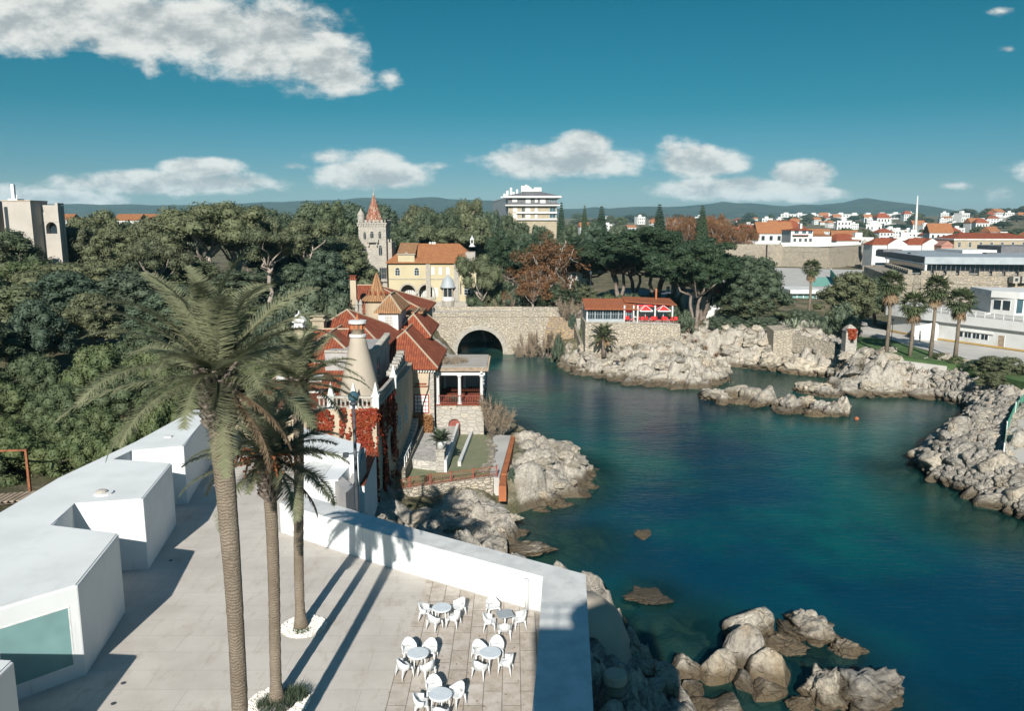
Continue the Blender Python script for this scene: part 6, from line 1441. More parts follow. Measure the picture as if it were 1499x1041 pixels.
def make_cypress(seed, m, H=13., r=6.5):
    rng = np.random.default_rng(seed); cl = []; br = []
    for k in range(3): 
        b0 = np.array([rng.uniform(-.5, .5), rng.uniform(-.5, .5), -1.5]); fk = np.array([rng.uniform(-1.6, 1.6), rng.uniform(-1.2, 1.2), H*.38]); br.append(limb(rng, b0, fk, .024*H, .016*H, .07))
        for i in range(6):
            a = rng.uniform(0, 6.28); rr = r*rng.uniform(.35, 1.0); tip = np.array([rr*math.cos(a), rr*math.sin(a), H*(.56+.36*(1-rr/r)+rng.uniform(-.05, .1))])
            br.append(limb(rng, fk, tip, .012*H, .003*H, .12))
            dr = tip-fk; dr /= np.linalg.norm(dr)
            for j in range(5): q = tip-dr*(j*.9-1.0)*r/6; cl.append((q[0]+rng.normal(0, .4), q[1]+rng.normal(0, .4), min(H*.97, q[2]+rng.uniform(-.1, .6)), r*rng.uniform(.13, .22), .55))
    return crown_mesh(seed, cl, 26, .26, m, up=.5, flat=.5, aniso=(0, 0, .25)), trunk_mesh(br, barkd)
def make_autumn(seed, m, H=11., r=4.6, dens=13):
    rng = np.random.default_rng(seed); cl = []; br = []; fk = (0, 0, H*.28); br.append(limb(rng, (0, 0, -1.5), fk, .03*H, .022*H, .05))
    for i in range(11):
        a = i*2.4; rr = r*rng.uniform(.3, .9); tip = np.array([rr*math.cos(a), rr*math.sin(a), H*(.95-.38*(rr/r)**2*rng.uniform(.5, 1.2))]); br.append(limb(rng, fk, tip, .012*H, .003*H, .1))
        for j in range(4):
            q = np.array(fk)+(tip-np.array(fk))*rng.uniform(.45, 1.0); e = q+rng.normal(0, .28*r, 3); br.append(limb(rng, q, e, .004*H, .0015*H, .1, 3)); cl.append((*e, r*rng.uniform(.19, .3), .85))
    return crown_mesh(seed, cl, dens, .2, m, core=False), trunk_mesh(br, bark, 5)
def make_norfolk(seed, m, H=14., r=2.4):
    rng = np.random.default_rng(seed); cl = []; br = [([(0, 0, -1), (0, 0, H)], [.2, .04])]
    for i in range(24):
        f = i/24; rr = r*(1-f)**.8+.15
        for k in range(6): a = k*1.047+i*.4; cl.append((rr*.62*math.cos(a), rr*.62*math.sin(a), H*(.14+.86*f)+rr*.12, rr*.36+.1, .6))
    return crown_mesh(seed, cl, 20, .17, m), trunk_mesh(br, barkd)
def make_twigs(seed, m, H=3., r=2.6):
    rng = np.random.default_rng(seed); v = []; br = []
    for i in range(14):
        a = rng.uniform(0, 6.28); rr = r*rng.uniform(.4, .95); tip = np.array([rr*math.cos(a), rr*math.sin(a), H*rng.uniform(.45, .95)]); br.append(limb(rng, (rng.uniform(-.3, .3), 0, -.5), tip, .05, .015, .12))
        for j in range(170):
            b = tip*rng.uniform(.45, 1.02); d = rng.normal(0, 1, 3)+np.array([0, 0, .4])+tip/np.linalg.norm(tip)*1.1; d /= np.linalg.norm(d); l = rng.uniform(.25, .7); w = np.cross(d, rng.normal(0, 1, 3)); w = w/np.linalg.norm(w)*.018
            e = b+d*l; v += [b-w, b+w, e+w*.4, e-w*.4]
    return np_mesh('crown', np.array(v), np.arange(len(v)).reshape(-1, 4), m), trunk_mesh(br, barkd, 5)
def make_fanpalm(seed, H=8.):
    rng = np.random.default_rng(seed); lv = []; dv = []
    def fan(v, az, el, pet, L):
        d = np.array([math.cos(az)*math.cos(el), math.sin(az)*math.cos(el), math.sin(el)]); s = np.array([-math.sin(az), math.cos(az), 0]); u = np.cross(d, s); c = d*pet; w = s*.02
        v += [np.zeros(3)-w, w, c+w, c-w]
        for k in range(13):
            t = R(-105+210*k/12)+rng.normal(0, .05); q = d*math.cos(t)+s*math.sin(t)-u*.12; e = c+q*L*rng.uniform(.85, 1.08)+np.array([0, 0, -.18*L*abs(math.sin(t))-.12*L]); pw = np.cross(q, u); pw /= np.linalg.norm(pw); pw *= .075*L
            mid = c+q*L*.55; v += [c, mid-pw, e, mid+pw]
    for i in range(38): fan(lv, i*2.4+rng.uniform(-.2, .2), R(80-125*(i/38)**.9), rng.uniform(.7, 1.0), rng.uniform(.75, 1.0))
    for i in range(24): fan(dv, i*2.4, R(-50-28*rng.random()), rng.uniform(.5, 1.2), rng.uniform(.5, .8))
    q = lambda v, m: np_mesh('crown', np.array(v), np.arange(len(v)).reshape(-1, 4), m)
    return q(lv, L_fan), q(dv, L_dead)
kind('broad', 10, 4.2, [make_broad(s, m_, n=30, dens=19) for s, m_ in ((1, L_dark), (2, L_pine), (3, L_dark), (4, L_blue))])
kind('olive', 10, 4.4, [make_broad(s, m_, n=34, dens=19, flatt=.8, low=.3) for s, m_ in ((11, L_pine), (12, L_shrub), (13, L_pine), (14, L_dark))])
kind('pine', 14, 5.5, [make_pine(s, L_pine) for s in (21, 22, 23, 24)])
kind('shrub', 4, 3.4, [make_broad(s, L_shrub, H=4, r=3.4, n=34, dens=34, size=.115, low=.12) for s in (31, 32, 33)])
kind('blue', 4, 3.4, [make_broad(s, L_blue, H=4, r=3.4, n=34, dens=34, size=.115, low=.1) for s in (41, 42)])
kind('cypress', 13, 6.5, [make_cypress(s, L_cyp) for s in (51, 52, 53)])
kind('autumn', 11, 4.6, [make_autumn(s, L_aut) for s in (61, 62)])
kind('norfolk', 14, 2.4, [make_norfolk(71, L_cyp)])
kind('twigs', 3, 2.6, [make_twigs(s, L_twig) for s in (81, 82)])
kind('bush', 2, 1.5, [make_broad(s, m_, H=2, r=1.5, n=18, dens=60, size=.1, low=.1) for s, m_ in ((91, L_dark), (92, L_blue))])
TN = {'broad': 'evergreen_tree', 'olive': 'evergreen_tree', 'pine': 'pine_tree', 'shrub': 'shrub', 'blue': 'shrub', 'cypress': 'cypress_tree', 'autumn': 'plane_tree', 'norfolk': 'norfolk_pine', 'twigs': 'dry_shrub', 'bush': 'bush'}
trng = random.Random(5)
def tree(kd, x, y, ztop, w, label, group=None, z0=None, var=None, minh=1.0, flatcrown=False):
    H, r, vs = KINDS[kd]; z0 = gz(x, y) if z0 is None else z0
    h = max(ztop-z0, minh); cm, tm = vs[var if var is not None else trng.randrange(len(vs))]
    t = thing(TN[kd], label, 'tree' if H > 5 else 'shrub', (x, y, z0), trng.uniform(0, 6.28), group)
    k = w/(2*r); t.scale = (k, k, h/H)
    link('crown', cm, t); link('trunk', tm, t); return t
def treepx(kd, px, ytop, Y, wpx, label, group=None, **kw):
    p = PY(px, ytop, Y); return tree(kd, p.x, Y, p.z, wpx*mpp(Y, p.z), label, group, **kw)
# wood on the left, from the near shrubs to the skyline
G_S = 'shrubs on the slope left of the white building'; LS = 'bright leafy shrub in the dense thicket beside the white building roofs'
for Y, ws, row in ((47, 105, [(20, 655), (118, 622), (175, 640), (-60, 640)]), (52, 105, [(70, 605), (150, 590), (215, 585), (-10, 610)]), (58, 110, [(0, 555), (95, 555), (180, 545), (250, 560)]), (66, 110, [(40, 515), (130, 505), (215, 500), (-50, 520), (280, 545)])):
    for px, yt in row: treepx('shrub', px+trng.uniform(-10, 10), yt+trng.uniform(-8, 8), Y+trng.uniform(-2, 2), ws*trng.uniform(.9, 1.2), LS, G_S, minh=2.5)
G_W = 'evergreens of the dense wood on the left'; LW = 'dark evergreen tree in the dense wood left of the villa'; LP = 'pine tree with pale trunk in the dense wood left of the villa'
rows = [(76, 130, 'olive', [(-30, 455), (50, 440), (300, 520), (365, 520), (215, 470)]), (86, 130, 'olive', [(10, 415), (130, 425), (230, 430), (320, 470), (390, 500)]),
        (98, 130, 'broad', [(-40, 400), (90, 395), (185, 400), (270, 420)]), (108, 120, 'olive', [(30, 385), (150, 380), (330, 420)]),
        (122, 120, 'broad', [(-20, 335), (20, 335), (215, 355), (270, 375), (345, 395)]), (140, 110, 'olive', [(110, 330), (160, 330), (220, 320), (430, 385), (480, 370)]),
        (155, 95, 'broad', [(110, 308), (150, 305), (195, 315), (400, 345), (450, 345), (495, 355)]), (172, 90, 'olive', [(130, 310), (235, 318), (390, 310), (430, 315), (470, 330), (505, 335)]),
        (198, 80, 'broad', [(360, 300), (410, 303), (450, 298), (490, 300), (515, 305), (250, 312)]), (225, 75, 'olive', [(475, 296), (510, 298), (560, 300), (600, 305), (640, 300), (680, 310)]),
        (212, 85, 'broad', [(585, 318), (625, 312), (665, 305), (700, 320), (730, 330)])]
for Y, ws, kd, row in rows:
    for px, yt in row: treepx(kd if trng.random() < .7 else ('broad' if kd == 'olive' else 'olive'), px+trng.uniform(-8, 8), yt+trng.uniform(-9, 8), Y+trng.uniform(-4, 4), ws*trng.uniform(.75, 1.2), LW, G_W)
for i, (px, yt, Y, w_) in enumerate([(300, 288, 128, 150), (350, 300, 134, 120), (262, 330, 130, 110), (390, 335, 118, 110), (97, 378, 104, 140), (340, 295, 142, 120), (230, 352, 116, 90), (440, 322, 150, 100), (655, 325, 205, 110), (620, 300, 232, 90)]):
    treepx('pine', px, yt, Y, w_, LP, 'pines of the wood on the left', var=i % 4)
treepx('pine', 682, 284, 236, 60, 'tall pine with two tufted heads rising above the skyline left of the hotel')
treepx('blue', 440, 412, 84, 150, 'broad grey green dome shaped shrub beside the villa chimneys', minh=3)
treepx('blue', 400, 440, 78, 110, 'grey green shrub left of the dome shaped one by the villa', minh=3)
treepx('blue', 490, 428, 92, 100, 'grey green shrub between the dome shaped one and the slender villa chimney', minh=3)
treepx('broad', 533, 382, 165, 36, 'small round evergreen in front of the castle tower', minh=3)
treepx('olive', 478, 344, 168, 84, 'bushy olive green tree touching the left side of the castle tower')
# trees by the palace and bridge
treepx('pine', 708, 372, 164, 74, 'dark pine in front of the right end of the yellow palace', var=2)
treepx('broad', 705, 412, 166, 56, 'dark evergreen below the pine at the right end of the palace', minh=4, var=0)
treepx('cypress', 752, 333, 175, 90, 'flat topped cypress with bare grey limbs between palace and plane tree', var=0)
treepx('autumn', 808, 343, 166, 105, 'largest brown autumn plane tree above the bridge', var=0)
treepx('autumn', 840, 360, 178, 70, 'smaller brown plane tree behind the small orange roofed cottage', var=1)
treepx('autumn', 780, 390, 160, 60, 'low brown plane tree at the right of the flat topped cypress', var=1)
for i, (px, yt, w_) in enumerate([(868, 340, 120), (912, 330, 130), (958, 325, 150), (1000, 335, 150), (1030, 348, 140), (935, 345, 120)]):
    treepx('cypress', px, yt+4, [172, 166, 160, 156, 150, 176][i], w_, 'wide dark wind swept cypress in the row above the restaurant', 'cypresses above the restaurant', var=i % 3)
treepx('cypress', 1018, 352, 141, 125, 'nearest wind swept cypress with pale trunk in front of the white cottage', var=2)
for px, yt, Y, w_ in [(870, 432, 140, 42), (890, 428, 143, 40), (910, 436, 146, 40)]: treepx('shrub', px, yt, Y, w_, 'rounded green shrub behind the restaurant roof', 'shrubs behind the restaurant', minh=1.8)
treepx('blue', 927, 428, 146, 34, 'pale grey green bush behind the middle of the restaurant', minh=1.8)
for px, yt, Y, w_ in [(955, 444, 147, 40), (985, 446, 146, 36), (1005, 452, 140, 30)]: treepx('bush', px, yt, Y, w_, 'low dark bush behind the red parasols', 'low bushes behind the parasols', minh=1.5)
treepx('broad', 1108, 372, 150, 108, 'big rounded pine in the middle of the far shore', minh=5, var=0)
treepx('olive', 1092, 395, 145, 80, 'left lobe tree of the big rounded pine on the far shore', minh=5)
treepx('broad', 1100, 425, 146, 105, 'dark low spreading pine above the lagoon rocks', minh=4)
treepx('broad', 1248, 396, 150, 95, 'broad dark pine between the single palm and the palm row', minh=4, var=1)
treepx('broad', 1285, 405, 156, 80, 'dark pine close behind the leftmost palm of the row', minh=4, var=2)
treepx('bush', 1235, 440, 138, 60, 'dark bush under the broad pine beside the sentry box', minh=2)
for px, yt, Y, w_ in [(1050, 462, 143, 50), (1080, 474, 143, 50), (1108, 480, 142, 50), (1125, 474, 142, 46), (1165, 452, 147, 46), (1185, 454, 147, 40)]: treepx('blue', px, yt, Y, w_, 'green shrub on the bank above the lagoon', 'shrubs on the lagoon bank', minh=2)
for px, yt, w_, Y in [(1376, 536, 34, 116), (1400, 538, 34, 113), (1428, 530, 44, 110), (1452, 516, 60, 107), (1478, 518, 60, 105), (1458, 540, 50, 103)]: treepx('olive', px, yt+4, Y, w_, 'dark scrubby pine bush above the breakwater on the right', 'pine bushes above the breakwater', minh=2.2)
treepx('bush', 1345, 524, 117, 36, 'low bush with reddish flowers below the palm row', minh=1.4)
for px, yt, Y, w_ in [(1260, 518, 121, 26), (1217, 514, 128.5, 34), (1293, 524, 118.5, 30)]: treepx('bush', px, yt, Y, w_, 'low green bush along the rocks under the sentry box', 'low bushes on the rocks', minh=1.0)
# shrubs by the bridge
treepx('twigs', 832, 438, 147, 56, 'tall bare brown shrub beside the steps at the bridge end', minh=3)
treepx('twigs', 800, 482, 144.5, 60, 'dry grey shrub on the slope right of the arch', minh=1.4); treepx('twigs', 772, 487, 145.5, 50, 'dry grey shrub close to the arch on the bank', minh=1.2)
treepx('bush', 818, 488, 140, 24, 'small dark green bush on the rocks below the dry shrubs', minh=1.2); treepx('bush', 838, 458, 144, 18, 'clipped dark green hedge beside the stone steps', minh=3.4)
treepx('twigs', 745, 436, 162, 60, 'brown dry bush on the road above the bridge parapet', minh=1.5)
treepx('twigs', 724, 578, 79.5, 66, 'wide bare brown tamarisk bush leaning over the water beside the loggia', minh=2.4)
treepx('bush', 749, 683, 67, 14, 'small grey bush beside the orange walkway', minh=.9)
treepx('bush', 612, 503, 112, 26, 'dark bush at the foot of the bridge beside the villa', minh=1.5)
for i in range(13): treepx('broad' if i % 3 else 'olive', 716+i*12+trng.uniform(-4, 4), 418+trng.uniform(-12, 14), 166+trng.uniform(-4, 5), 40, 'dark shrubby tree filling the ground behind the bridge', 'shrubby trees behind the bridge', minh=2.5)
for i in range(9): treepx('bush', 880+i*14+trng.uniform(-4, 4), 430+trng.uniform(-5, 5), 152+trng.uniform(-3, 4), 30, 'dark undergrowth bush below the cypress row', 'undergrowth below the cypresses', minh=1.5)
# norfolk pines
for px, yt, Y, w_, lb in [(822, 294, 300, 20, 'dark columnar conifer just right of the hotel'), (856, 299, 320, 18, 'dark columnar conifer second to the right of the hotel'), (881, 300, 310, 30, 'norfolk pine with open branches above the cypresses'), (966, 297, 330, 32, 'norfolk pine left of the brown plane trees'), (1029, 299, 360, 28, 'norfolk pine above the brown plane trees')]:
    treepx('norfolk', px, yt, Y, w_, lb)
for i in range(17): treepx('autumn', 975+i*7.6+trng.uniform(-3, 3), 318+(i > 11)*10+trng.uniform(-3, 5), 372+trng.uniform(-12, 25), 36, 'brown autumn plane tree in the line behind the fortress wall', 'plane trees behind the fortress wall', var=i % 2)
for px, yt, Y in [(740, 330, 250), (770, 340, 245), (835, 325, 270), (870, 322, 280), (905, 326, 300), (800, 335, 262), (945, 330, 320), (720, 306, 290), (742, 312, 296), (762, 322, 290), (705, 310, 280), (790, 328, 285)]: treepx('broad', px, yt, Y, 50, 'dark tree in the belt below the hotel', 'dark trees below the hotel')
# washington palms on the right
fp = None
for i, (px, yt, pb, lb) in enumerate([(1184, 384, 455, 'single fan palm between the two big pines'), (1303, 404, 519, 'leftmost fan palm of the lawn row, with the thickest skirt of dead leaves'), (1338, 435, 521, 'shortest fan palm of the lawn row, second from left'), (1368, 411, 521, 'second fan palm from the right on the lawn'), (1404, 430, 524, 'rightmost fan palm of the lawn row, in front of the boat club')]):
    b = PZ(px-6 if i else px+1, pb, 4.75 if i else 6.4)
    if i == 0: b = Vector((P3(1184, 150)[0], 150, 6.2))
    p = PY(px, yt, b.y); t = thing('fan_palm', lb, 'palm tree', b, trng.uniform(0, 6), 'fan palms on the right'); h = p.z-b.z-1.0
    if fp is None: fp = [make_fanpalm(s) for s in (1, 2)]
    lx_ = p.x-b.x
    m = MB(); m.tube([(0, 0, -.5), (.1, 0, h*.5), (.05, 0, h)], [.34, .24, .22], 10); t.rotation_euler.z = 0
    m.build('trunk', trunkm, t, True, world=False)
    for nm, me in (('crown', fp[i % 2][0]), ('dead_leaves', fp[i % 2][1])):
        o = link(nm, me, t); o.location = (.05, 0, h-(.1 if nm == 'crown' else .5)); o.rotation_euler.z = i*1.3; k = 1.5 if i else 1.25; o.scale = (k, k, k*(1.3 if i == 1 and nm != 'crown' else 1))
# short date palm on the shore rocks
b = PZ(884, 514, 3.6); t = thing('date_palm', 'short drooping date palm on the shore rocks below the restaurant', 'palm tree', b)
m = MB(); m.tube([(0, 0, -1), (0, 0, 2.6)], [.4, .34], 10); m.build('trunk', barkd, t, True, world=False)
lv, dv = palm_crown(77, 34, 2.7, 14); lv.materials.append(L_pine); dv.materials.append(L_dead)
for nm, me in (('crown', lv), ('dead_fronds', dv)): o = link(nm, me, t); o.location = (0, 0, 2.6)
# agaves
def agave(label, px, py, z, s, seed, m_=None):
    p = PZ(px, py, z); p.z = gz(p.x, p.y)+.2 if label[0] == 'r' else 6.7; rng = np.random.default_rng(seed); v = []
    for i in range(26):
        az = i*2.4; el = R(80-75*i/26); d = np.array([math.cos(az)*math.cos(el), math.sin(az)*math.cos(el), math.sin(el)]); sd_ = np.array([-math.sin(az), math.cos(az), 0])
        a = d*s*.1; mid = d*s*.6+np.array([0, 0, .05]); tip = d*s*1.05+np.array([0, 0, -.12*s]); v += [a-sd_*.05*s, a+sd_*.05*s, mid+sd_*.07*s, mid-sd_*.07*s, mid-sd_*.07*s, mid+sd_*.07*s, tip+sd_*.01, tip-sd_*.01]
    o = link('agave', np_mesh('agave', np.array(v), np.arange(len(v)).reshape(-1, 4), m_ or L_agave)); o.location = p; tag(o, label, 'plant', 'agaves on the shore')
for i, (px, py, s) in enumerate([(1163, 483, 2.2), (1152, 478, 1.4), (1187, 480, 1.5), (1196, 479, 1.3), (1178, 480, 1.1)]): agave('pale spiky agave on the pier beside the lagoon', px, py, 6.6, s, i)
for i in range(18): agave('reddish brown aloe clump on the bank right of the restaurant wall', 1000+i*3.9, 476-(i % 4)*3.0, 7.4, .8, 30+i, L_aut if i % 2 else L_twig)
# seaweed fringe, undergrowth
rngu = np.random.default_rng(8)
def scatter_tufts(name, pts, h, m, n):
    v = []
    for (x, y) in pts:
        z = gz(x, y)
        for k in range(n):
            b_ = np.array([x+rngu.normal(0, .35), y+rngu.normal(0, .35), z-.05]); l = h*rngu.uniform(.4, 1.1); tip = b_+np.array([rngu.normal(0, .4)*l, rngu.normal(0, .4)*l, l]); w_ = rngu.normal(0, 1, 3)*.03; w_[2] = 0; v += [b_-w_, b_+w_, tip+w_*.3, tip-w_*.3]
    tag(link(name, np_mesh(name, np.array(v), np.arange(len(v)).reshape(-1, 4), m)), kind='stuff')
pts = []
for (pa, pb, ya, yb, z, n) in [(1200, 1340, 515, 540, 4, 60), (1060, 1160, 490, 515, 5.5, 50), (990, 1060, 470, 500, 6.5, 30), (870, 950, 500, 512, 4.5, 25), (1330, 1470, 535, 560, 3.8, 60), (760, 840, 480, 500, 4, 40)]:
    for k in range(n): p = PZ(rngu.uniform(pa, pb), rngu.uniform(ya, yb), z); pts.append((p.x, p.y))
scatter_tufts('dry_grass', pts, .8, L_twig, 26); scatter_tufts('green_undergrowth', pts[::2], .6, L_blue, 30)
# ------------------------------------------------------------------ boulders
def rock_mesh(seed, sub=4, planes=13, sq=.8, rough=.10):
    import bmesh
    rng = np.random.default_rng(seed); bm = bmesh.new(); bmesh.ops.create_icosphere(bm, subdivisions=sub, radius=1.0); bm.verts.ensure_lookup_table()
    V = np.array([v.co[:] for v in bm.verts]); F = np.array([[v.index for v in f.verts] for f in bm.faces]); bm.free()
    N = rng.normal(0, 1, (planes, 3)); N /= np.linalg.norm(N, axis=1)[:, None]; Dp = rng.uniform(.58, .92, planes)
    dt = V @ N.T; r = np.min(np.where(dt > .08, Dp/np.maximum(dt, .08), 9), axis=1); r = np.minimum(r, 1.15)
    P = V*r[:, None]
    nz = (fbm(P[:, 0]*1.9+seed, P[:, 1]*1.9+P[:, 2]*1.3, seed, 5)-.47)*rough*3.2+(fbm(P[:, 0]*6+seed, P[:, 2]*6+P[:, 1]*4, seed+3, 4)-.47)*rough*3.2
    P = P*(1+nz)[:, None]; P[:, 2] *= sq
    return np_mesh('boulder', P, F, rockm, smooth=False)
RK_ = [rock_mesh(100+i, 4, 12+i % 6, .7+.04*(i % 6), .045) for i in range(10)]
RJ_ = [rock_mesh(200+i, 5, 18, .75, .17) for i in range(5)]
rrng = random.Random(11)
def boulder(px, pyb, w_px, h_px, label, group=None, jag=False, z0=0.0, depth=1.0, var=None):
    """px, pyb = foot of the visible face at height z0; sizes in photo pixels"""
    p = PZ(px, pyb, z0); s = mpp(p.y, z0); w_ = w_px*s/2; dep = math.atan2(CAMZ-z0, p.y)
    H = max((h_px*s-w_*depth*math.sin(dep)*1.3)/math.cos(dep), .42*w_, .25)
    me = (RJ_ if jag else RK_)[var if var is not None else rrng.randrange(5 if jag else 10)]
    o = link('boulder', me); o.location = (p.x, p.y+w_*depth*.5, z0+H*.15); o.scale = (w_*1.22, w_*1.25*depth, H*1.2); o.rotation_euler = (rrng.uniform(-.2, .2), rrng.uniform(-.2, .2), rrng.uniform(-.5, .5))
    return tag(o, label, 'rock', group)
for (px, pb, w_, h_, jg, lb) in [
    (1104, 934, 60, 46, 0, 'big smooth topped boulder at the top of the foreground rock group'), (1092, 978, 44, 56, 0, 'tall pale boulder standing left of the largest foreground boulder'), (1131, 1001, 63, 56, 0, 'largest angular pale boulder in the middle of the foreground rocks'),
    (1057, 996, 48, 42, 0, 'rounded boulder with ochre base left of the tall pale one'), (1002, 996, 44, 40, 0, 'white angular boulder at the left end of the foreground rocks'), (1014, 1020, 26, 26, 0, 'small boulder with orange base under the white angular one'),
    (1090, 1010, 30, 30, 0, 'brown boulder wedged below the tall pale one'), (1125, 1024, 42, 30, 0, 'low brown boulder under the largest foreground boulder'), (1070, 1052, 48, 34, 0, 'flat pale boulder at the bottom edge of the picture'), (1038, 1046, 40, 26, 0, 'grey boulder at the bottom edge beside the dark shaded heap'),
    (1197, 936, 64, 46, 1, 'jagged peaked rock at the end of the foreground arm'), (1243, 960, 38, 32, 1, 'small dark jagged rock at the tip of the foreground arm'), (1152, 952, 48, 26, 1, 'low brown weedy rock joining the foreground boulders'), (1165, 930, 40, 20, 1, 'low tan rock ledge behind the weedy one'),
    (1212, 1036, 60, 62, 1, 'jagged rock with a split crest at the lower right'), (1283, 1040, 100, 62, 1, 'long broad jagged rock at the lower right corner'), (1176, 1040, 34, 26, 1, 'dark weedy rock in the gap at the bottom'), (1226, 990, 22, 12, 1, 'tiny rock islet behind the split crest rock')]:
    boulder(px, pb, w_*1.08, h_*1.08, lb, None, bool(jg))
o = boulder(952, 884, 66, 20, 'low flat brown rock islet alone in the water', None, True); o.scale.z *= .45
boulder(943, 787, 26, 8, 'tiny rock breaking the surface off the headland', None, True)
for (px, pb, w_, h_, lb) in [(729, 795, 46, 34, 'pale angular boulder at the foot of the headland beside the parapet'), (705, 775, 50, 40, 'grey slab boulder leaning on the headland behind the parapet'), (775, 812, 66, 18, 'low ochre rock in the shallows beyond the parapet'), (680, 790, 70, 46, 'large grey rock just over the parapet top'), (760, 784, 26, 14, 'small brown rock in the inlet shallows')]: boulder(px, pb, w_, h_, lb, None, True, depth=.8)
# rock bar and lagoon boulders
for (px, pb, w_, h_) in [(1050, 586, 40, 22), (1076, 580, 30, 18), (1057, 592, 16, 14), (1101, 588, 26, 28), (1124, 592, 28, 30), (1110, 596, 22, 12), (1145, 598, 24, 22), (1162, 602, 30, 26), (1170, 606, 14, 8), (1185, 598, 24, 22), (1205, 606, 26, 28), (1222, 610, 26, 28), (1237, 608, 22, 28), (1085, 592, 24, 12), (1196, 610, 24, 14), (1150, 606, 20, 12)]:
    boulder(px, pb, w_*1.15, h_, 'weathered limestone rock in the low bar across the lagoon mouth', 'rocks of the lagoon bar', rrng.random() < .6)
boulder(1187, 549, 66, 36, 'huge pale domed boulder on the right of the lagoon', None, True, depth=.8, var=2); boulder(1226, 553, 56, 32, 'great square pale boulder beside the huge domed one', None, True, depth=.8); boulder(1158, 533, 30, 24, 'round boulder above the lagoon left of the huge domed one', None, True, 1.2 and False, 1.2)
for (px, pb, w_, h_) in [(1188, 577, 36, 24), (1215, 582, 30, 24), (1235, 568, 30, 20), (1250, 578, 40, 26), (1278, 566, 40, 24), (1297, 580, 32, 18), (1318, 566, 38, 26), (1345, 574, 34, 22), (1360, 582, 36, 18), (1262, 556, 34, 20), (1300, 553, 36, 18), (1335, 552, 34, 16)]:
    boulder(px, pb, w_*1.15, h_*1.05, 'large rounded limestone boulder on the shore right of the lagoon', 'boulders right of the lagoon', rrng.random() < .4)
for (px, pb, w_, h_) in [(1030, 545, 26, 34), (1047, 556, 26, 30), (1000, 530, 36, 24), (1010, 553, 40, 22), (985, 560, 36, 20), (960, 552, 36, 20), (935, 556, 30, 18), (1065, 520, 30, 24), (1090, 530, 34, 20), (1115, 532, 30, 20), (1130, 536, 30, 22), (1060, 545, 20, 20), (900, 545, 34, 16), (880, 540, 34, 16)]:
    boulder(px, pb, w_*1.1, h_, 'weathered limestone block on the shore below the restaurant', 'limestone blocks below the restaurant', True, z0=.8 if pb < 546 else .1)
# breakwater heap: every stone its own
edge = [PZ(x, y, 0) for x, y in [(1365, 583), (1402, 592), (1424, 602), (1394, 629), (1373, 645), (1341, 679), (1361, 701), (1402, 719), (1442, 737), (1499, 762), (1560, 790)]]
top = [PZ(x, y, 2.6) for x, y in [(1370, 540), (1425, 562), (1492, 588), (1482, 608), (1471, 640), (1467, 674), (1490, 690), (1530, 700), (1570, 715), (1620, 730), (1660, 740)]]
cnt = 0; placed = []
for k in range(5200):
    if cnt >= 295: break
    i = rrng.random()*(len(edge)-1.001); j = int(i); f = i-j; g = rrng.random()
    a = edge[j].lerp(edge[j+1], f); b = top[j].lerp(top[j+1], f); p = a.lerp(b, g)
    s = rrng.uniform(.55, 1.15)*(1.25 if p.y < 82 else 1.0)*(1.0 if rrng.random() < .8 else 1.5)
    if any((p.x-q[0])**2+(p.y-q[1])**2 < (.62*(s+q[2]))**2 for q in placed): continue
    placed.append((p.x, p.y, s)); cnt += 1
    z = float(ground([p.x], [p.y], False)[0][0]); o = link('boulder', RK_[cnt % 10]); o.location = (p.x, p.y, max(z, -.1)+s*.28); o.scale = (s*rrng.uniform(.9, 1.3), s*rrng.uniform(.75, 1.05), s*rrng.uniform(.65, .95)); o.rotation_euler = (rrng.uniform(-.6, .6), rrng.uniform(-.6, .6), rrng.uniform(0, 6.28))
    tag(o, 'angular limestone armour stone in the breakwater heap along the right shore', 'rock', 'armour stones of the right breakwater')
# outcrops: broken blocks standing out of the rocky shores
oc = np.random.default_rng(31); cand = []
def outcrops(n, x0, x1, y0, y1, smin, smax, label, group, zmin=.1):
    k = 0; tries = 0
    while k < n and tries < 9000:
        tries += 1; x, y = oc.uniform(x0, x1), oc.uniform(y0, y1); z, rk, d = ground([x], [y], True); z, rk, d = float(z[0]), float(rk[0]), float(d[0])
        if rk < .72 or d < -.6 or d > 9: continue
        s = oc.uniform(smin, smax); o = link('outcrop', RJ_[k % 5] if oc.random() < .65 else RK_[k % 10]); o.location = (x, y, max(z, -.2)+s*.05); o.scale = (s*oc.uniform(.9, 1.5), s*oc.uniform(.7, 1.0), s*oc.uniform(.7, 1.05)); o.rotation_euler = (oc.uniform(-.3, .3), oc.uniform(-.3, .3), oc.uniform(-.6, .6)+.35)
        tag(o, label, 'rock', group); k += 1
outcrops(60, 1.7, 9.5, 60, 80, .4, .95, 'fractured pale limestone block on the headland in front of the villa', 'limestone blocks of the headland')
outcrops(16, -9, 3, 50, 62, .6, 1.5, 'fractured limestone block in the gully between parapet and headland', 'limestone blocks of the gully')
outcrops(90, 7, 37, 112, 137, .5, 1.4, 'fractured limestone block along the shore under the restaurant wall', 'limestone blocks under the restaurant')
outcrops(110, 36, 72, 102, 143, .6, 1.6, 'fractured limestone block on the bank around the lagoon', 'limestone blocks of the lagoon bank')
# shaded heap at the foot of the terrace wall
for i in range(34):
    px, py = rrng.uniform(880, 1005), rrng.uniform(925, 1060); z = 1.2+rrng.random()*1.2
    if px-880 > (py-895)*.95: continue
    boulder(px, py, rrng.uniform(24, 44), rrng.uniform(22, 36), 'grey boulder in the shaded heap at the foot of the terrace wall', 'shaded boulders below the terrace wall', rrng.random() < .4, z0=z)
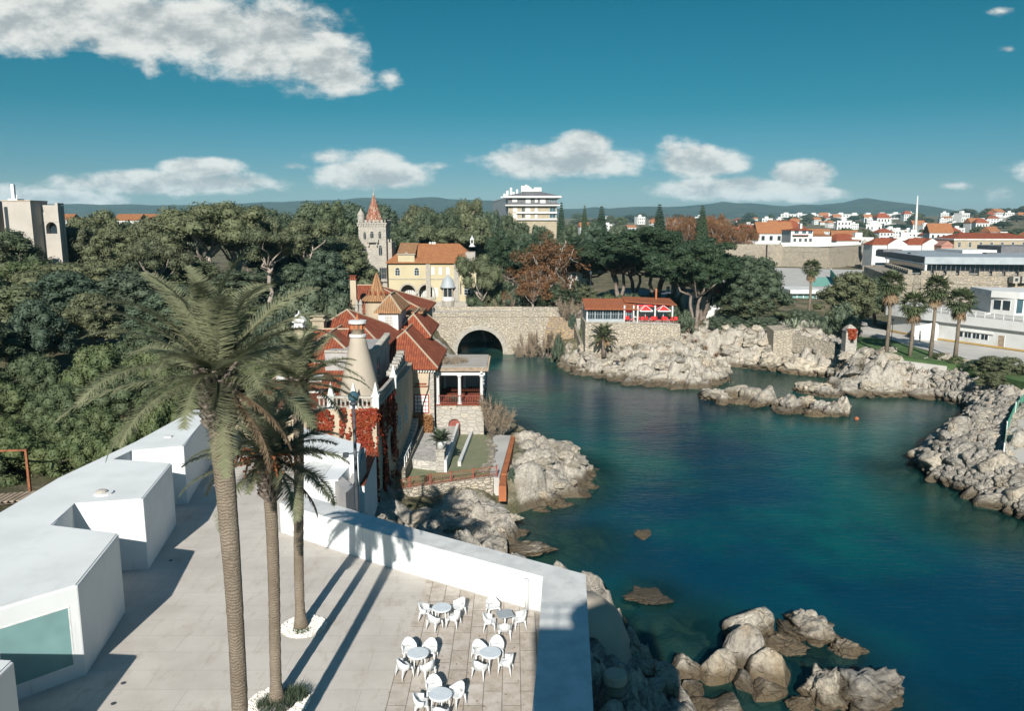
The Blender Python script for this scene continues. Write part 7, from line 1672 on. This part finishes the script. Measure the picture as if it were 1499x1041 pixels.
# ------------------------------------------------------------------ the town across the bay
hrng = random.Random(21)
def house_proto(kind_):
    t = thing('town_house', '', 'house'); w_, d, h = 12, 10, 6
    body = MB(); body.box(-w_/2, -d/2, -8, w_/2, d/2, h); body.build('wall', stucco, t, world=False)
    if kind_ == 'red': m = MB(); m.hip(-w_/2-.4, -d/2-.4, w_/2+.4, d/2+.4, h, h+2.6, 'x', (True, True), 3.5); m.build('roof', redtile, t, world=False)
    elif kind_ == 'orange': m = MB(); m.hip(-w_/2-.4, -d/2-.4, w_/2+.4, d/2+.4, h, h+3, 'x', (False, False)); m.build('roof', orangetile, t, world=False)
    else: m = MB(); m.box(-w_/2-.2, -d/2-.2, h, w_/2+.2, d/2+.2, h+.5); m.box(-2, -1, h+.5, 2, 2, h+2.2); m.build('roof', stucco, t, world=False)
    for r_ in range(2):
        for i in range(4): m = MB(); m.box(-.55, -.06, 0, .55, .0, 1.4); o = m.build('window', gw, t, world=False); o.location = (-4.2+i*2.8, -d/2-.01, .9+r_*2.9)
    return t
protos = {k: house_proto(k) for k in ('red', 'orange', 'flat')}; used = set()
def house(k, x, y, s, label, group, rz=None, sz=1.0, zt=None):
    if k in used: o = copy_tree(protos[k])
    else: o = protos[k]; used.add(k)
    z = gz(x, y); o.location = (x, y, z); o.scale = (s, s, s*sz); o.rotation_euler.z = hrng.uniform(-.4, .4) if rz is None else rz; o['label'] = label; o['group'] = group; return o
GL = {'red': 'white house with red hip roof in the distant town', 'orange': 'white house with orange gable roof in the distant town', 'flat': 'plain white flat roofed block in the distant town'}
n = 0
for k in range(900):
    if n >= 165: break
    Y = 430+1500*hrng.random()**1.4; px = hrng.uniform(830, 1560) if Y > 520 else hrng.uniform(1090, 1560)
    if px < 1060 and (hrng.random() < .6 or Y < 750): continue
    x = (px-749.5)*mpp(Y, 15); kd = hrng.choices(('red', 'orange', 'flat'), (.38, .22, .40))[0]
    house(kd, x, Y, hrng.uniform(.6, 1.25)*(1+.35*(Y > 1100)), GL[kd], kd+' houses of the distant town', None, hrng.uniform(.8, 1.7)); n += 1
for i in range(10): x = X_(1150+i*20, 2300, 30); house('flat', x, 2300, 3.2, 'long white housing block on the distant skyline', 'white blocks on the skyline', 0, .75)
for px, Y, s, kd in [(1105, 460, 1.4, 'red'), (1130, 440, 1.5, 'orange'), (1150, 480, 1.6, 'red'), (1120, 500, 1.3, 'red')]: house(kd, (px-749.5)*mpp(Y, 15), Y, s, GL[kd], kd+' houses of the distant town', None, 1.3)
Yv = 405; t = thing('white_villa', 'white three level town villa with red roof edges above the fortress wall', 'house', (X_(1175, Yv, 15), Yv, 8)); vz = lambda py: PY(1, py, Yv).z; vx = lambda px: X_(px, Yv, 18)
part('wall', stucco, t, lambda m: (m.box(vx(1158), Yv, 5, vx(1190), Yv+14, vz(337)), m.box(vx(1190), Yv+2, 5, vx(1220), Yv+14, vz(345))))
roofpart(t, 'roof', vx(1157), Yv-.6, vx(1191), Yv+14.5, vz(337), vz(334.5), 'x', (True, True), redtile, 5, ridge=False)
roofpart(t, 'wing_roof', vx(1190)+.1, Yv+1.5, vx(1221), Yv+14, vz(345), vz(342.5), 'x', (False, True), orangetile, 4, ridge=False)
part('awning', redtile, t, lambda m: m.box(vx(1160), Yv-1.4, vz(344.5), vx(1183), Yv-.01, vz(343.6)))
for px in (1166, 1177, 1186): window(t, vx(px), Yv-.03, vz(342), 2.2, 1.6, 0, stucco, gblue, (1, 0))
for px in (1164, 1172, 1180, 1187): window(t, vx(px), Yv-.03, vz(354), 1.4, 1.8, 0, stucco, gw, (1, 0))
part('chimney', stucco, t, lambda m: m.box(vx(1177), Yv+6, vz(337), vx(1180), Yv+8, vz(327)))
for i in range(0):
    px = hrng.uniform(840, 960); Y = 440+hrng.random()*200; kd = hrng.choice(('flat', 'red')); house(kd, (px-749.5)*mpp(Y, 12), Y, hrng.uniform(1, 1.5), GL[kd], kd+' houses of the distant town', None, 1.5)
for px, Y in [(95, 330), (192, 300), (214, 310), (240, 320)]: o = house('orange', PY(px, 320, Y).x, Y, .75, 'white house with orange roof peeping over the wood on the left', 'houses behind the wood', 0); o.location.z = PY(px, 312, Y).z-7
for i in range(120):
    Y = 460+1900*hrng.random()**1.3; px = hrng.uniform(840, 1600); x = (px-749.5)*mpp(Y, 15); z = gz(x, Y); hh = hrng.uniform(7, 13)*(1+.5*(Y > 1200)); tree(hrng.choice(('broad', 'olive')), x, Y, z+hh, hrng.uniform(14, 30)*(1+.7*(Y > 1000)), 'dark rounded tree among the houses of the distant town', 'trees of the distant town', z0=z)
mt = PY(1340, 345, 700); t = thing('white_mast', 'tall slim leaning white mast rising above the town at right', 'mast', mt)
tp_ = PY(1343.5, 286, 700); part('mast', stucco, t, lambda m: m.tube([mt-Vector((0, 0, 12)), mt.lerp(tp_, .5), tp_], [1.5, 1.0, .35], 10), True)
# ------------------------------------------------------------------ people
def person(label, x, y, z, s, rz, top, sit=False):
    verts = [(0, 0, .92, .15), (0, 0, 1.15, .14), (0, 0, 1.38, .17), (0, 0, 1.5, .06), (0, -.02, 1.62, .10), (0, -.02, 1.72, .085)]
    ed = [(0, 1), (1, 2), (2, 3), (3, 4), (4, 5)]
    for sx in (-1, 1):
        b = len(verts); verts += [(sx*.2, 0, 1.42, .065), (sx*.27, .03, 1.14, .05), (sx*.26, -.08, .9, .04), (sx*.26, -.1, .8, .035)]; ed += [(2, b), (b, b+1), (b+1, b+2), (b+2, b+3)]
        b = len(verts)
        if sit: verts += [(sx*.1, -.06, .88, .10), (sx*.13, -.48, .9, .085), (sx*.13, -.55, .48, .055), (sx*.13, -.68, .44, .045)]
        else: verts += [(sx*.1, 0, .84, .10), (sx*.11, -.02+.08*sx, .48, .07), (sx*.11, .04*sx, .09, .05), (sx*.12, -.14+.04*sx, .04, .045)]
        ed += [(0, b), (b, b+1), (b+1, b+2), (b+2, b+3)]
    me = bpy.data.meshes.new('person'); dz = .8 if sit else 0
    me.from_pydata([(v[0], v[1], v[2]-dz) for v in verts], ed, []); o = link('person', me); me.materials.append(cloth)
    sk = o.modifiers.new('Skin', 'SKIN'); lay = me.skin_vertices[0] if me.skin_vertices else None
    if lay is None:
        import bmesh
        bm = bmesh.new(); bm.from_mesh(me); bm.verts.layers.skin.verify(); bm.to_mesh(me); bm.free(); lay = me.skin_vertices[0]
    for i, v in enumerate(verts): lay.data[i].radius = (v[3], v[3]*.85); lay.data[i].use_root = i == 0
    sb = o.modifiers.new('Sub', 'SUBSURF'); sb.levels = sb.render_levels = 1
    o.location = (x, y, z); o.rotation_euler.z = rz; o.scale = (s, s, s); tag(o, label, 'person')
    hb = MB(); hb.lathe([(.05, -.12), (.115, -.08), (.125, .02), (.09, .1), (.02, .125)], (0, .01, 1.68-dz), 10); hb.build('hair', barkd, o, True, world=False)
    hb = MB(); hb.lathe([(.03, -.1), (.08, -.06), (.085, .03), (.05, .08)], (0, -.055, 1.66-dz), 8); hb.build('face', skinm, o, True, world=False); return o
for px, lb, rz in ((630.5, 'person in dark clothes standing on the bridge road, left of the pair', .4), (635, 'person in dark clothes standing on the bridge road, right of the pair', -.5)):
    p = PY(px, 459, 149.5); person(lb, p.x, 149.5, 7.2, 1.0, rz, cloth)
p = PZ(904, 523, 3.0); person('person in dark clothes sitting on the pale shore rocks below the short palm', p.x, p.y, gz(p.x, p.y)+.5, 1.0, .3, cloth, True)
p = PY(1412, 494, 113); b_ = PZ(1346, 500, 4.75); person('person in dark clothes walking on the promenade behind the palms', b_.x, b_.y, 4.76, 1.0, 1.2, cloth)
p = PZ(1254, 614, 0); o = MB().lathe([(.05, -.2), (.28, -.1), (.3, .1), (.16, .3), (.03, .36)], (p.x, p.y, 0), 14).build('buoy', orange, None, True); tag(o, 'small reddish float in the water just off the rock bar', 'buoy')
# street lamps and posts
for px, py, Y, z_, lb in [(1291, 0, 0, 0, None)]: pass
def lamp(px, pyb, z, h, label):
    p = PZ(px, pyb, z); t = thing('street_lamp', label, 'lamp', p)
    part('post', dark, t, lambda m: m.tube([(p.x, p.y, z-.3), (p.x, p.y, z+h)], [.07, .045], 6))
    hd = part('lantern', dark, t, lambda m: m.lathe([(.05, 0), (.2, .1), (.26, .5), (.3, .52), (.05, .8)], (p.x, p.y, z+h), 6)); return t
lamp(1476, 505, 4.8, 2.9, 'dark lantern lamp post in front of the boat club, right of the canopy'); lamp(1305, 497, 4.8, 3.2, 'dark lantern lamp post beside the leftmost lawn palm'); lamp(864, 452, 8, 6.5, 'grey lamp post behind the left end of the restaurant')

def edging(path, n, seed, label, group, sz=.26):
    rg = random.Random(seed)
    for k in range(n):
        f = rg.random()*(len(path)-1); i = int(f); f -= i; x = path[i][0]+(path[i+1][0]-path[i][0])*f+rg.gauss(0, .15); y = path[i][1]+(path[i+1][1]-path[i][1])*f+rg.gauss(0, .15); s = sz*rg.uniform(.5, 1.2)
        o = link('edging_stone', RK_[k % 10]); o.location = (x, y, LZ+.05); o.scale = (s*1.2, s, s*.8); o.rotation_euler = (0, 0, rg.uniform(0, 6.28)); tag(o, label, 'stone', group)
edging(PP([(716, 645), (722, 660), (716, 680), (703, 692)], LZ), 46, 1, 'rough pale edging stone between the lawn and the garden path', 'edging stones of the lawn')
edging(PP([(598, 681), (615, 680), (632, 674)], LZ), 30, 2, 'pale rockery stone round the flower bed at the foot of the terrace', 'rockery stones of the flower bed')
# fallen leaves on the paving: litter
rl_ = np.random.default_rng(5); v = []
for k in range(260):
    x, y = rl_.uniform(-4.6, 1.0), rl_.uniform(22, 34.5)
    if y > 34.3-.62*(x+3.98) or x > .7: continue
    c = np.array([x, y, D+.022]); a = rl_.uniform(0, 6.28); l = rl_.uniform(.015, .06); q = np.array([math.cos(a), math.sin(a), .1])*l; r_ = np.array([-math.sin(a), math.cos(a), .25])*l*.5; v += [c-q, c-r_, c+q, c+r_]
tag(link('fallen_leaves', np_mesh('fallen_leaves', np.array(v), np.arange(len(v)).reshape(-1, 4), L_dead)), kind='stuff')
# small rubble packed between the armour stones: too many to count
rngq = np.random.default_rng(77); vv = []; ff = []; b0 = RK_[3]; bv = np.empty(len(b0.vertices)*3, np.float32); b0.vertices.foreach_get('co', bv)
lowm = rock_mesh(300, 2, 9, .75, .05); lv_ = np.empty(len(lowm.vertices)*3, np.float32); lowm.vertices.foreach_get('co', lv_); lv_ = lv_.reshape(-1, 3)
lf = np.array([list(p.vertices) for p in lowm.polygons]); bpy.data.meshes.remove(lowm)
P_ = []
for k in range(2600):
    i = rngq.random()*(len(edge)-1.001); j = int(i); f = i-j; g = rngq.random()*1.0; p = edge[j].lerp(edge[j+1], f).lerp(top[j].lerp(top[j+1], f), g); P_.append((p.x, p.y))
P_ = np.array(P_); Zp = ground(P_[:, 0], P_[:, 1], False)[0]
for k in range(len(P_)):
    s = rngq.uniform(.22, .6); R3 = np.array(Matrix.Rotation(rngq.uniform(0, 6.28), 3, Vector(rngq.normal(0, 1, 3)))); q = (lv_*np.array([s*1.2, s, s*.8])) @ R3.T+np.array([P_[k, 0], P_[k, 1], max(Zp[k], -.2)+s*.35+rngq.uniform(0, .5)]); ff.append(lf+len(vv)*len(lv_)); vv.append(q)
tag(link('rubble', np_mesh('rubble', np.concatenate(vv), np.concatenate(ff), rockm)), kind='stuff')
# air: pale haze over the whole place
hz_m, t = newmat('haze air'); vol = t.n('ShaderNodeVolumePrincipled', {'Color': (.42, .80, 1.0), 'Density': 6.5e-5, 'Anisotropy': 0.0}); t.n('ShaderNodeOutputMaterial', {'Volume': vol})
hb_ = MB().box(-11500, -400, -62, 11500, 7800, 235).build('haze', hz_m); tag(hb_, kind='stuff')
